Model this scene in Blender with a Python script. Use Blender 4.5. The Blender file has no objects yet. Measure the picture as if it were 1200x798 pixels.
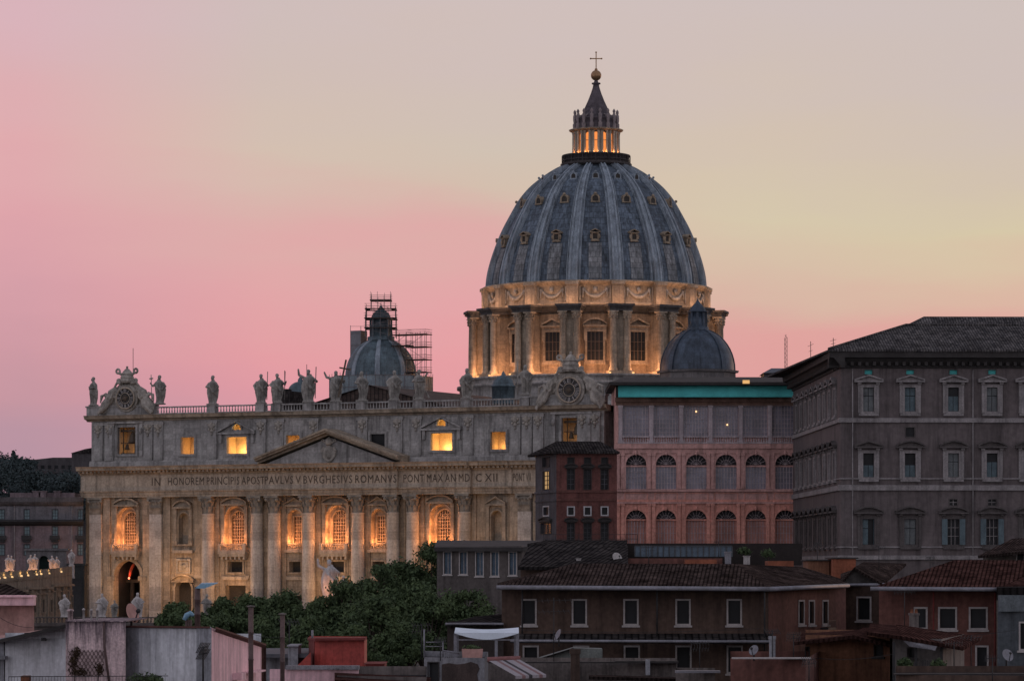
import bpy, bmesh, math, random
import numpy as np
from mathutils import Matrix, Vector
R = math.radians
SC = bpy.context.scene
COL = SC.collection
rnd = random.Random(7)

# ---------------------------------------------------------------- camera, sky, sun, exposure
F, CX, HY, CZ = 4062.0, 600.0, 665.0, 15.0      # focal length and horizon in photo pixels, eye height
cam = bpy.data.cameras.new('camera')
camo = bpy.data.objects.new('camera', cam); COL.objects.link(camo)
camo.location = (0, 0, CZ); camo.rotation_euler = (R(90), 0, 0)
cam.sensor_width = 36; cam.lens = 36 * F / 1200; cam.shift_y = (HY - 399) / 1200
cam.clip_start = 1; cam.clip_end = 20000
SC.camera = camo
SC.view_settings.view_transform = 'Standard'; SC.view_settings.look = 'None'
SC.view_settings.gamma = 1; SC.view_settings.exposure = 0.0
SC.cycles.use_denoising = True
SC.cycles.max_bounces = 5; SC.cycles.diffuse_bounces = 3
SC.cycles.sample_clamp_indirect = 4

def s2l(c):
    return tuple((x / 255 / 12.92) if x <= 10 else ((x / 255 + .055) / 1.055) ** 2.4 for x in c)

SUN_EL, SUN_AZ = 2.0, 38.0                      # degrees; azimuth to the right of the view
world = bpy.data.worlds.new('World'); SC.world = world; world.use_nodes = True
def build_sky():
    nt = world.node_tree; N = nt.nodes; L = nt.links
    N.clear()
    def nd(t, **k):
        n = N.new(t)
        for a, b in k.items(): setattr(n, a, b)
        return n
    def mth(op, a, b=None, clamp=False):
        n = nd('ShaderNodeMath', operation=op, use_clamp=clamp)
        for i, x in enumerate((a, b)):
            if x is None: continue
            if isinstance(x, (int, float)): n.inputs[i].default_value = x
            else: L.new(x, n.inputs[i])
        return n.outputs[0]
    def mix(fac, a, b):
        n = nd('ShaderNodeMix', data_type='RGBA')
        L.new(fac, n.inputs[0])
        for i, x in ((6, a), (7, b)):
            if isinstance(x, tuple): n.inputs[i].default_value = (*x, 1)
            else: L.new(x, n.inputs[i])
        return n.outputs[2]
    def rng(x, a, b):
        n = nd('ShaderNodeMapRange', interpolation_type='SMOOTHSTEP')
        L.new(x, n.inputs[0]); n.inputs[1].default_value = a; n.inputs[2].default_value = b
        return n.outputs[0]
    def rngl(x, a, b):
        n = nd('ShaderNodeMapRange'); n.clamp = True
        L.new(x, n.inputs[0]); n.inputs[1].default_value = a; n.inputs[2].default_value = b
        return n.outputs[0]
    tc = nd('ShaderNodeTexCoord')
    sep = nd('ShaderNodeSeparateXYZ'); L.new(tc.outputs['Generated'], sep.inputs[0])
    x, y, z = sep.outputs
    ys = mth('MAXIMUM', y, 0.02)
    az = mth('DIVIDE', x, ys); el = mth('DIVIDE', z, ys)
    # thin cloud streaks push the colour bands up and down a little
    mp = nd('ShaderNodeMapping'); L.new(tc.outputs['Generated'], mp.inputs[0]); mp.inputs['Scale'].default_value = (5, 5, 26)
    mp.inputs['Rotation'].default_value = (0, R(-7), 0)
    ns = nd('ShaderNodeTexNoise'); L.new(mp.outputs[0], ns.inputs[0]); ns.inputs['Scale'].default_value = 1.9; ns.inputs['Detail'].default_value = 6
    wob = mth('MULTIPLY', mth('SUBTRACT', ns.outputs[0], .5), .25)
    pyn = mth('ADD', mth('MULTIPLY', el, F / 665), wob)
    pxn = mth('ADD', mth('MULTIPLY', az, F / 1200), .5)
    cols = [
     (30,   [(0,(216,178,186)),(60,(218,175,180)),(180,(223,170,174)),(260,(221,163,170)),(330,(213,158,168)),(400,(204,152,163)),(460,(194,148,160)),(530,(181,146,162))]),
     (310,  [(0,(206,188,186)),(67,(207,188,181)),(180,(211,190,176)),(250,(217,177,171)),(330,(224,164,167)),(407,(226,156,163)),(460,(222,152,163)),(530,(205,150,163))]),
     (580,  [(0,(206,190,189)),(60,(206,189,184)),(150,(207,192,178)),(225,(210,189,173)),(285,(218,173,168)),(345,(226,163,167)),(410,(229,157,163)),(530,(225,154,160))]),
     (780,  [(0,(205,190,188)),(80,(206,189,184)),(180,(209,192,176)),(250,(212,194,172)),(310,(214,186,167)),(350,(216,177,163)),(390,(219,165,160)),(530,(224,154,158))]),
     (900,  [(0,(205,190,187)),(80,(206,190,183)),(180,(209,192,176)),(250,(212,198,171)),(320,(213,187,167)),(360,(215,176,163)),(407,(221,161,158)),(530,(222,154,155))]),
     (1160, [(0,(204,190,186)),(120,(204,189,184)),(215,(208,192,174)),(280,(212,198,168)),(330,(215,188,165)),(375,(217,178,162)),(420,(221,165,158)),(530,(222,158,156))])]
    outs = []
    for px, st in cols:
        cr = nd('ShaderNodeValToRGB'); L.new(pyn, cr.inputs[0])
        e = cr.color_ramp.elements
        st = sorted(((665 - py) / 665, c) for py, c in st)
        e[0].position, e[0].color = st[0][0], (*s2l(st[0][1]), 1)
        e[1].position, e[1].color = st[-1][0], (*s2l(st[-1][1]), 1)
        for p, c in st[1:-1]:
            k = e.new(p); k.color = (*s2l(c), 1)
        outs.append(cr.outputs[0])
    cur = outs[0]
    for i in range(1, len(cols)):
        cur = mix(rngl(pxn, cols[i - 1][0] / 1200, cols[i][0] / 1200), cur, outs[i])
    zen = mix(rng(z, .22, .7), cur, (.20, .21, .27))             # the sky overhead
    east = mix(rng(z, -.05, .65), (.95, .88, .97), (.42, .42, .50))  # the sky behind the viewer
    full = mix(rng(y, .05, .65), east, zen)
    sky = nd('ShaderNodeTexSky', sky_type='NISHITA', sun_disc=False)
    sky.sun_elevation = R(SUN_EL); sky.sun_rotation = R(SUN_AZ)
    b1 = nd('ShaderNodeBackground'); L.new(full, b1.inputs[0]); b1.inputs[1].default_value = 1.0
    b2 = nd('ShaderNodeBackground'); L.new(sky.outputs[0], b2.inputs[0]); b2.inputs[1].default_value = 0.004
    ad = nd('ShaderNodeAddShader'); L.new(b1.outputs[0], ad.inputs[0]); L.new(b2.outputs[0], ad.inputs[1])
    out = nd('ShaderNodeOutputWorld'); L.new(ad.outputs[0], out.inputs[0])
build_sky()
sun = bpy.data.lights.new('sun', 'SUN'); sun.energy = 0.25; sun.angle = R(8); sun.color = (1, .62, .45)
suno = bpy.data.objects.new('sun', sun); COL.objects.link(suno)
sd = Vector((math.sin(R(SUN_AZ)) * math.cos(R(SUN_EL)), math.cos(R(SUN_AZ)) * math.cos(R(SUN_EL)), math.sin(R(SUN_EL))))
suno.rotation_euler = sd.to_track_quat('Z', 'Y').to_euler()

# ---------------------------------------------------------------- geometry helpers
class Frame:
    """A vertical plane standing in the world: u along it, v into the building, z up."""
    def __init__(s, ox, oy, yaw):
        s.o = (ox, oy); s.yaw = yaw
        s.c, s.s = math.cos(yaw), math.sin(yaw)
        s.mat = Matrix.Translation((ox, oy, 0)) @ Matrix.Rotation(yaw, 4, 'Z')
    @staticmethod
    def edge(a, b):
        return Frame(a[0], a[1], math.atan2(b[1] - a[1], b[0] - a[0]))
    def xy(s, u, v=0):
        return s.o[0] + u * s.c - v * s.s, s.o[1] + u * s.s + v * s.c
    def u(s, px, v=0):
        k = (px - CX) / F
        return -(s.o[0] - v * s.s - k * (s.o[1] + v * s.c)) / (s.c - k * s.s)
    def z(s, py, u=0, v=0):
        return CZ + (HY - py) / F * s.xy(u, v)[1]
    def q(s, px, py, v=0):
        u = s.u(px, v); return u, s.z(py, u, v)

def P(px, py, Y):
    return Vector(((px - CX) / F * Y, Y, CZ - (py - HY) / F * Y))
def G(px, Y):
    return ((px - CX) / F * Y, Y)
def ZZ(py, Y):
    return CZ - (py - HY) / F * Y

class MB:
    def __init__(s, M=None):
        s.v, s.f, s.sm, s.uv = [], [], [], []
        s.M = M
    def add(s, vs, fs, smooth=False, uvs=None):
        n = len(s.v)
        vs = [Vector(p) for p in vs]
        for k, f in enumerate(fs):
            if uvs is not None: s.uv.append([uvs[i] for i in f])
            else:
                nx = ny = nz = 0.0
                for a in range(len(f)):
                    p, q = vs[f[a]], vs[f[(a + 1) % len(f)]]
                    nx += (p.y - q.y) * (p.z + q.z); ny += (p.z - q.z) * (p.x + q.x); nz += (p.x - q.x) * (p.y + q.y)
                nx, ny, nz = abs(nx), abs(ny), abs(nz)
                if nz >= nx and nz >= ny: s.uv.append([(vs[i].x, vs[i].y) for i in f])
                elif ny >= nx: s.uv.append([(vs[i].x, vs[i].z) for i in f])
                else: s.uv.append([(vs[i].y, vs[i].z) for i in f])
            s.f.append([i + n for i in f]); s.sm.append(smooth)
        s.v += [s.M @ p for p in vs] if s.M is not None else vs
        return s
    def box(s, x0, x1, y0, y1, z0, z1):
        return s.add([(x0,y0,z0),(x1,y0,z0),(x1,y1,z0),(x0,y1,z0),(x0,y0,z1),(x1,y0,z1),(x1,y1,z1),(x0,y1,z1)],
                     [(0,3,2,1),(4,5,6,7),(0,1,5,4),(1,2,6,5),(2,3,7,6),(3,0,4,7)])
    def prism(s, poly, a, b, axis='y'):
        n = len(poly)
        def pt(p, t):
            return (p[0], t, p[1]) if axis == 'y' else (p[0], p[1], t) if axis == 'z' else (t, p[0], p[1])
        vs = [pt(p, a) for p in poly] + [pt(p, b) for p in poly]
        fs = [tuple(range(n))[::-1], tuple(range(n, 2 * n))] + [(i, (i + 1) % n, n + (i + 1) % n, n + i) for i in range(n)]
        return s.add(vs, fs)
    def lathe(s, prof, cx=0, cy=0, n=24, a0=0, a1=2 * math.pi, smooth=True, rot=0, sx=1, sy=1, fn=None):
        full = abs(a1 - a0 - 2 * math.pi) < 1e-6
        m = n if full else n + 1
        vs, fs, uvs = [], [], []
        L = 0; prev = None
        for j, (r, z) in enumerate(prof):
            if prev: L += math.hypot(r - prev[0], z - prev[1])
            prev = (r, z)
            for i in range(m + (1 if full else 0)):
                a = rot + a0 + (a1 - a0) * i / n
                k = r * (fn(a, z) if fn else 1)
                vs.append((cx + k * math.cos(a) * sx, cy + k * math.sin(a) * sy, z)); uvs.append((a * max(p[0] for p in prof), L))
        w = m + (1 if full else 0)
        for j in range(len(prof) - 1):
            for i in range(w - 1):
                fs.append((j * w + i, j * w + i + 1, (j + 1) * w + i + 1, (j + 1) * w + i))
        return s.add(vs, fs, smooth, uvs)
    def tube(s, pts, r, n=6, smooth=True, cap=True):
        pts = [Vector(p) for p in pts]
        rs = r if isinstance(r, (list, tuple)) else [r] * len(pts)
        vs, fs = [], []
        up = None
        for i, p in enumerate(pts):
            d = (pts[min(i + 1, len(pts) - 1)] - pts[max(i - 1, 0)]).normalized()
            if up is None: up = Vector((0, 0, 1)) if abs(d.z) < .9 else Vector((1, 0, 0))
            a = d.cross(up).normalized(); b = a.cross(d).normalized(); up = b
            for k in range(n):
                t = 2 * math.pi * (k + .5) / n
                vs.append(p + a * (math.cos(t) * rs[i]) + b * (math.sin(t) * rs[i]))
        for i in range(len(pts) - 1):
            for k in range(n):
                fs.append((i * n + k, i * n + (k + 1) % n, (i + 1) * n + (k + 1) % n, (i + 1) * n + k))
        if cap:
            fs.append(tuple(range(n))[::-1]); fs.append(tuple((len(pts) - 1) * n + k for k in range(n)))
        return s.add(vs, fs, smooth and n > 4)
    def ball(s, c, r, nu=12, nv=8):
        r = r if isinstance(r, (tuple, list)) else (r, r, r)
        vs, fs = [], []
        for j in range(nv + 1):
            t = math.pi * j / nv
            for i in range(nu):
                a = 2 * math.pi * i / nu
                vs.append((c[0] + r[0] * math.sin(t) * math.cos(a), c[1] + r[1] * math.sin(t) * math.sin(a), c[2] - r[2] * math.cos(t)))
        for j in range(nv):
            for i in range(nu):
                fs.append((j * nu + i, j * nu + (i + 1) % nu, (j + 1) * nu + (i + 1) % nu, (j + 1) * nu + i))
        return s.add(vs, fs, True)
    def torus(s, c, R0, r, axis='y', n=24, m=6):
        pts = []
        vs, fs = [], []
        for i in range(n):
            a = 2 * math.pi * i / n
            for k in range(m):
                b = 2 * math.pi * k / m
                q = R0 + r * math.cos(b); h = r * math.sin(b)
                p = (q * math.cos(a), h, q * math.sin(a)) if axis == 'y' else (q * math.cos(a), q * math.sin(a), h)
                vs.append((c[0] + p[0], c[1] + p[1], c[2] + p[2]))
        for i in range(n):
            for k in range(m):
                fs.append((i * m + k, i * m + (k + 1) % m, ((i + 1) % n) * m + (k + 1) % m, ((i + 1) % n) * m + k))
        return s.add(vs, fs, True)
    def wall(s, u0, u1, z0, z1, holes=(), v=0, d=.3):
        """a wall face at depth v with openings (ua, ub, za, zb, arched) and their reveals going d deep"""
        us = sorted({u0, u1, *[h[0] for h in holes], *[h[1] for h in holes]})
        zs = sorted({z0, z1, *[h[2] for h in holes], *[h[3] for h in holes]})
        us = [x for x in us if u0 - 1e-6 <= x <= u1 + 1e-6]; zs = [x for x in zs if z0 - 1e-6 <= x <= z1 + 1e-6]
        for i in range(len(us) - 1):
            run = None
            for j in range(len(zs) - 1):
                cu, cz = (us[i] + us[i + 1]) / 2, (zs[j] + zs[j + 1]) / 2
                inside = any(h[0] < cu < h[1] and h[2] < cz < h[3] for h in holes)
                if inside:
                    if run is not None: s.quadw(us[i], us[i + 1], run, zs[j], v); run = None
                elif run is None: run = zs[j]
            if run is not None: s.quadw(us[i], us[i + 1], run, zs[-1], v)
        for h in holes:
            s.reveal(h, v, d)
        return s
    def quadw(s, a, b, c, e, v):
        s.add([(a, v, c), (b, v, c), (b, v, e), (a, v, e)], [(0, 1, 2, 3)])
    @staticmethod
    def outline(h, n=14):
        ua, ub, za, zb = h[:4]
        arch = h[4] if len(h) > 4 else False
        if not arch: return [(ua, za), (ub, za), (ub, zb), (ua, zb)]
        r = (ub - ua) / 2; cu = (ua + ub) / 2; rise = r if arch is True else arch
        return [(ua, za), (ub, za)] + [(cu + r * math.cos(math.pi * k / n), zb - rise + rise * math.sin(math.pi * k / n)) for k in range(n + 1)]
    def reveal(s, h, v, d):
        o = MB.outline(h)
        n = len(o)
        vs = [(p[0], v, p[1]) for p in o] + [(p[0], v + d, p[1]) for p in o]
        s.add(vs, [(i, n + i, n + (i + 1) % n, (i + 1) % n) for i in range(n)])
        if len(h) > 4 and h[4]:
            for k in range(2, n - 1):
                p, q = o[k], o[k + 1]
                s.add([(p[0], v, p[1]), (p[0], v, h[3]), (q[0], v, h[3]), (q[0], v, q[1])], [(0, 1, 2, 3)])
        return s
    def pane(s, h, v):
        o = MB.outline(h)
        return s.add([(p[0], v, p[1]) for p in o], [tuple(range(len(o)))])
    def border(s, h, w, v0, v1):
        """a frame of width w round an opening, standing from v0 to v1"""
        ua, ub, za, zb = h[:4]; arch = h[4] if len(h) > 4 else False
        o = MB.outline(h)
        if arch:
            r = (ub - ua) / 2; rise = r if arch is True else arch
            big = MB.outline((ua - w, ub + w, za, zb + w, rise + w))
            o2, b2 = o[1:] + o[:1], big[1:] + big[:1]      # open at the foot
            idx = range(len(o2) - 1)
        else:
            b2 = MB.outline((ua - w, ub + w, za - w, zb + w)); o2 = o; idx = range(4)
        n = len(o2)
        vs = [(p[0], v0, p[1]) for p in o2] + [(p[0], v0, p[1]) for p in b2] + [(p[0], v1, p[1]) for p in o2] + [(p[0], v1, p[1]) for p in b2]
        fs = []
        for i in idx:
            j = (i + 1) % n
            fs += [(i, j, n + j, n + i), (2 * n + i, 3 * n + i, 3 * n + j, 2 * n + j), (n + i, n + j, 3 * n + j, 3 * n + i), (i, 2 * n + i, 2 * n + j, j)]
        return s.add(vs, fs)

ROOTM = {}
def obj(name, mb, mat, parent=None, label=None):
    me = bpy.data.meshes.new(name)
    me.from_pydata([tuple(p) for p in mb.v], [], mb.f)
    me.polygons.foreach_set('use_smooth', mb.sm)
    uv = me.uv_layers.new(name='UVMap')
    flat = [c for f in mb.uv for p in f for c in p]
    uv.data.foreach_set('uv', flat)
    me.materials.append(mat)
    me.update()
    o = bpy.data.objects.new(name, me); COL.objects.link(o)
    if parent is not None: o.parent = parent
    if label: o['label'] = label
    return o
def tag(o, label, cat, group=None, kind=None):
    o['label'] = label; o['category'] = cat
    if group: o['group'] = group
    if kind: o['kind'] = kind
    return o
def thing(name, label, cat, M=None, group=None):
    o = bpy.data.objects.new(name, None); COL.objects.link(o)
    o.empty_display_size = .5
    if M is not None: o.matrix_world = M if isinstance(M, Matrix) else Matrix.Translation(M)
    return tag(o, label, cat, group)
def copy_tree(o, parent=None):
    c = o.copy(); COL.objects.link(c)
    if parent is not None: c.parent = parent
    for ch in list(o.children): copy_tree(ch, c)
    return c
def structure(name, mb, mat):
    o = obj(name, mb, mat); o['kind'] = 'structure'; return o
def remesh(mb, voxel, mat, name, parent=None, smooth=True):
    """one continuous sculpted surface grown out of overlapping pieces"""
    o = obj(name + '_draft', mb, mat)
    md = o.modifiers.new('r', 'REMESH'); md.mode = 'VOXEL'; md.voxel_size = voxel; md.use_smooth_shade = smooth
    dg = bpy.context.evaluated_depsgraph_get(); dg.update()
    me = bpy.data.meshes.new_from_object(o.evaluated_get(dg)); me.name = name
    bpy.data.objects.remove(o)
    if not me.materials: me.materials.append(mat)
    n = bpy.data.objects.new(name, me); COL.objects.link(n)
    if parent is not None: n.parent = parent
    return n
def lamp(name, loc, power, col, parent=None, size=.25, spot=None, aim=None, M=None, blend=.6):
    li = bpy.data.lights.new(name, 'SPOT' if spot else 'POINT')
    li.energy = power; li.color = col; li.shadow_soft_size = size
    if spot: li.spot_size = R(spot); li.spot_blend = blend
    o = bpy.data.objects.new(name, li); COL.objects.link(o)
    loc = Vector(loc)
    if M is not None:
        if aim is not None: aim = M @ Vector(aim)
        loc = M @ loc
    o.location = loc
    if aim is not None: o.rotation_euler = (Vector(aim) - loc).to_track_quat('-Z', 'Y').to_euler()
    return o

# ---------------------------------------------------------------- materials
def newmat(name):
    m = bpy.data.materials.new(name); m.use_nodes = True
    nt = m.node_tree; b = nt.nodes['Principled BSDF']
    return m, nt, b
def mk(name, col, rough=.85, var=.25, ns=.5, streak=0, brick=None, bump=0.0, metal=0, spec=.3, tile=None, fine=.12, corr=None, mortar=.6, ss=1.0, drip=None, ms=None):
    m, nt, b = newmat(name)
    N, L = nt.nodes, nt.links
    def nd(t, **k):
        n = N.new(t)
        for a, c in k.items(): setattr(n, a, c)
        return n
    def mixc(fac, a, c, mode='MIX'):
        n = nd('ShaderNodeMix', data_type='RGBA', blend_type=mode)
        for i, x in ((0, fac), (6, a), (7, c)):
            if isinstance(x, (int, float)): n.inputs[i].default_value = x
            elif isinstance(x, tuple): n.inputs[i].default_value = (*x, 1)
            else: L.new(x, n.inputs[i])
        return n.outputs[2]
    tc = nd('ShaderNodeTexCoord')
    def noise(scale, detail=5, vec=None, rough_=.6):
        n = nd('ShaderNodeTexNoise'); n.inputs['Scale'].default_value = scale; n.inputs['Detail'].default_value = detail
        n.inputs['Roughness'].default_value = rough_
        L.new(vec if vec is not None else tc.outputs['Object'], n.inputs['Vector']); return n.outputs[0]
    def stretch(fac, a, c):
        n = nd('ShaderNodeMapRange'); L.new(fac, n.inputs[0])
        n.inputs[1].default_value = a; n.inputs[2].default_value = c; return n.outputs[0]
    dark = tuple(x * (1 - var) for x in col); light = tuple(min(1, x * (1 + var)) for x in col)
    c = mixc(stretch(noise(ns), .3, .7), dark, light)
    if fine: c = mixc(stretch(noise(ns * 9, 3), .3, .7), c, mixc(1.0, c, (1 - fine * 3,) * 3, 'MULTIPLY'))
    h = None
    if streak:
        mp = nd('ShaderNodeMapping'); L.new(tc.outputs['Object'], mp.inputs[0]); mp.inputs['Scale'].default_value = (.9 * ss, .9 * ss, .07 * ss)
        f = stretch(noise(1.0, 6, mp.outputs[0], .7), .46, .68)
        c = mixc(f, c, mixc(1.0, c, (1 - streak,) * 3, 'MULTIPLY'))
    if drip:                                     # rain stains running down from a wall's top edge
        zt, ln, dk_ = drip
        sp = nd('ShaderNodeSeparateXYZ'); L.new(tc.outputs['UV'], sp.inputs[0])
        cb = nd('ShaderNodeCombineXYZ'); mx = nd('ShaderNodeMath', operation='MULTIPLY'); L.new(sp.outputs[0], mx.inputs[0]); mx.inputs[1].default_value = 7.0; L.new(mx.outputs[0], cb.inputs[0])
        my = nd('ShaderNodeMath', operation='MULTIPLY'); L.new(sp.outputs[1], my.inputs[0]); my.inputs[1].default_value = .6; L.new(my.outputs[0], cb.inputs[1])
        nz = noise(1.0, 6, cb.outputs[0], .75)
        a1 = nd('ShaderNodeMapRange'); L.new(sp.outputs[1], a1.inputs[0]); a1.inputs[1].default_value = zt - ln; a1.inputs[2].default_value = zt; a1.inputs[3].default_value = -.28; a1.inputs[4].default_value = .12
        sm = nd('ShaderNodeMath', operation='ADD'); L.new(nz, sm.inputs[0]); L.new(a1.outputs[0], sm.inputs[1])
        c = mixc(stretch(sm.outputs[0], .42, .66), c, mixc(1.0, c, (1 - dk_, 1 - dk_, 1 - dk_ * .95), 'MULTIPLY'))
    if brick:
        w, hh = brick
        bt = nd('ShaderNodeTexBrick'); L.new(tc.outputs['UV'], bt.inputs[0]); bt.inputs['Scale'].default_value = 1
        bt.inputs['Brick Width'].default_value = w; bt.inputs['Row Height'].default_value = hh; bt.inputs['Mortar Size'].default_value = ms or min(.035, hh * .07)
        bt.inputs['Color1'].default_value = (1, 1, 1, 1); bt.inputs['Color2'].default_value = (.70, .70, .70, 1); bt.inputs['Mortar'].default_value = (mortar, mortar, mortar, 1)
        c = mixc(1.0, c, bt.outputs[0], 'MULTIPLY')
    if tile:
        sx, sy = tile
        wv = nd('ShaderNodeTexWave', wave_type='BANDS', bands_direction='X'); L.new(tc.outputs['UV'], wv.inputs[0])
        wv.inputs['Scale'].default_value = 2 * math.pi / 20 / sx; wv.inputs['Distortion'].default_value = .5
        bt = nd('ShaderNodeTexBrick'); L.new(tc.outputs['UV'], bt.inputs[0]); bt.inputs['Scale'].default_value = 1; bt.offset = 0
        bt.inputs['Brick Width'].default_value = sx; bt.inputs['Row Height'].default_value = sy; bt.inputs['Mortar Size'].default_value = .03
        bt.inputs['Color1'].default_value = (1.3, 1.25, 1.2, 1); bt.inputs['Color2'].default_value = (.5, .5, .52, 1); bt.inputs['Mortar'].default_value = (.4, .4, .4, 1)
        c = mixc(1.0, c, bt.outputs[0], 'MULTIPLY')
        c = mixc(stretch(wv.outputs[1], .0, .45), mixc(1.0, c, (.45, .45, .45), 'MULTIPLY'), c)
        h = wv.outputs[1]
    if corr:
        wv = nd('ShaderNodeTexWave', wave_type='BANDS', bands_direction='X'); L.new(tc.outputs['UV'], wv.inputs[0])
        wv.inputs['Scale'].default_value = 2 * math.pi / 20 / corr; h = wv.outputs[1]
    if bump:
        bp = nd('ShaderNodeBump'); bp.inputs['Strength'].default_value = bump; bp.inputs['Distance'].default_value = .12
        L.new(h if h is not None else noise(ns * 6, 6), bp.inputs['Height']); L.new(bp.outputs[0], b.inputs['Normal'])
    L.new(c, b.inputs['Base Color'])
    b.inputs['Roughness'].default_value = rough; b.inputs['Metallic'].default_value = metal
    b.inputs['Specular IOR Level'].default_value = spec
    return m
def emit(name, col, st):
    m, nt, b = newmat(name)
    b.inputs['Base Color'].default_value = (0, 0, 0, 1); b.inputs['Emission Color'].default_value = (*col, 1); b.inputs['Emission Strength'].default_value = st
    return m
WARM = (1.0, .46, .16); ORANGE = (1.0, .36, .12)
M = dict(
    colm=mk('column_travertine', (.53, .485, .44), var=.16, ns=.3, streak=.35, brick=(30, 1.6), bump=.25, mortar=.75),
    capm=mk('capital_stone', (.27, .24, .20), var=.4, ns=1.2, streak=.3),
    trav=mk('travertine', (.45, .365, .275), var=.22, ns=.25, streak=.5, brick=(2.4, .95), bump=.25, mortar=.72),
    travl=mk('travertine_pale', (.48, .40, .315), var=.18, ns=.3, streak=.5, bump=.3),
    attic=mk('travertine_attic', (.40, .385, .37), var=.2, ns=.22, streak=.55, brick=(2.6, 1.1), bump=.25, mortar=.75),
    carve=mk('carved_travertine', (.36, .33, .29), var=.4, ns=.9, streak=.4, bump=.5),
    statue=mk('weathered_statue_stone', (.30, .285, .26), var=.45, ns=1.1, streak=.6, bump=.4),
    marble=mk('pale_statue_stone', (.5, .47, .46), var=.3, ns=1.2, streak=.5, bump=.3),
    bronze=mk('bronze_letters', (.095, .07, .05), rough=.6),
    lead=mk('dome_lead', (.13, .17, .22), rough=.65, var=.45, ns=.2, streak=.65, brick=(1.22, 1.5), bump=.2, fine=.16, mortar=.5, ms=.09),
    leadr=mk('rib_lead', (.27, .32, .37), rough=.6, var=.3, ns=.4, streak=.5, bump=.2),
    leadb=mk('dark_blue_lead', (.062, .088, .125), rough=.5, var=.35, ns=.4, streak=.5, brick=(1.2, 1.2), bump=.2, mortar=.6),
    leadt=mk('weathered_teal_lead', (.115, .165, .195), rough=.6, var=.3, ns=.4, streak=.5, brick=(1.2, .9), bump=.2, mortar=.55),
    roofd=mk('dark_roof_tiles', (.055, .05, .05), var=.4, ns=.5, tile=(.5, .7), bump=.5, rough=1, spec=0),
    glass=mk('dark_glass', (.018, .019, .021), rough=.35, var=.3, spec=.12, fine=0),
    glassp=mk('curtained_glass', (.21, .20, .25), rough=.25, var=.45, ns=.35, spec=.5, streak=.3, fine=.05),
    glassr=mk('pink_curtain', (.50, .245, .20), rough=.6, var=.25, ns=.4, streak=.3, fine=.05),
    grille=mk('window_lattice', (.42, .33, .25), rough=.6),
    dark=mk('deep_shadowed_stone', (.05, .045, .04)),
    iron=mk('dark_iron', (.03, .03, .032), rough=.6),
    steel=mk('scaffold_steel', (.15, .125, .13), rough=.5, metal=.3),
    board=mk('scaffold_boards', (.06, .045, .04)),
    gold=mk('gilded_ball', (.34, .20, .11), rough=.45, metal=.6),
    curtain=mk('amber_curtain', (.075, .055, .04), var=.3, ns=.8, rough=.6),
    plaster=mk('warm_room_plaster', (.62, .5, .34), var=.1),
)
# ---------------------------------------------------------------- ground and far hill
structure('ground', MB().add([(-4000, -300, 0), (4000, -300, 0), (4000, 9000, 0), (-4000, 9000, 0)], [(0, 1, 2, 3)]),
          mk('ground_paving', (.06, .056, .052), var=.3, ns=.05))

def hill(name, x0, x1, y0, y1, top, seed, mat):
    r = random.Random(seed); mb = MB(); nx, ny = 40, 14
    ph = [r.uniform(0, 6) for _ in range(6)]
    vs, fs = [], []
    for j in range(ny + 1):
        for i in range(nx + 1):
            a, b = i / nx, j / ny
            e = math.sin(math.pi * min(1, b * 1.15)) ** .8 * min(1, min(a, 1 - a) * 6) ** .7
            h = top * e * (.82 + .1 * math.sin(a * 9 + ph[0]) + .06 * math.sin(a * 23 + ph[1]) + .04 * math.sin(b * 14 + ph[2]))
            vs.append((x0 + (x1 - x0) * a, y0 + (y1 - y0) * b, -1 + h))
    for j in range(ny):
        for i in range(nx):
            k = j * (nx + 1) + i
            fs.append((k, k + 1, k + nx + 2, k + nx + 1))
    mb.add(vs, fs, True)
    return structure(name, mb, mat)
hill('hill', -420, 330, 1050, 1500, 44, 3, mk('hill_scrub', (.045, .058, .06), var=.4, ns=.04))

# ---------------------------------------------------------------- foliage
def leaf_mat(name, c1, c2):
    m, nt, b = newmat(name); N, L = nt.nodes, nt.links
    tc = N.new('ShaderNodeTexCoord')
    n1 = N.new('ShaderNodeTexNoise'); n1.inputs['Scale'].default_value = .55; n1.inputs['Detail'].default_value = 3; L.new(tc.outputs['Object'], n1.inputs[0])
    n2 = N.new('ShaderNodeTexNoise'); n2.inputs['Scale'].default_value = 4.5; L.new(tc.outputs['Object'], n2.inputs[0])
    ad = N.new('ShaderNodeMath'); ad.operation = 'ADD'; L.new(n1.outputs[0], ad.inputs[0]); L.new(n2.outputs[0], ad.inputs[1])
    cr = N.new('ShaderNodeValToRGB'); L.new(ad.outputs[0], cr.inputs[0])
    cr.color_ramp.elements[0].position = .0; cr.color_ramp.elements[1].position = 1
    mr = N.new('ShaderNodeMapRange'); L.new(ad.outputs[0], mr.inputs[0]); mr.inputs[1].default_value = .75; mr.inputs[2].default_value = 1.25; L.new(mr.outputs[0], cr.inputs[0])
    cr.color_ramp.elements[0].color = (*c1, 1); cr.color_ramp.elements[1].color = (*c2, 1)
    L.new(cr.outputs[0], b.inputs['Base Color']); b.inputs['Roughness'].default_value = .75; b.inputs['Specular IOR Level'].default_value = .12
    return m
LEAF = leaf_mat('holm_oak_leaves', (.034, .054, .03), (.10, .14, .062))
LEAFD = leaf_mat('dark_far_leaves', (.030, .042, .046), (.055, .074, .074))
BARK = mk('bark', (.05, .038, .03), var=.4, ns=3)
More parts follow.
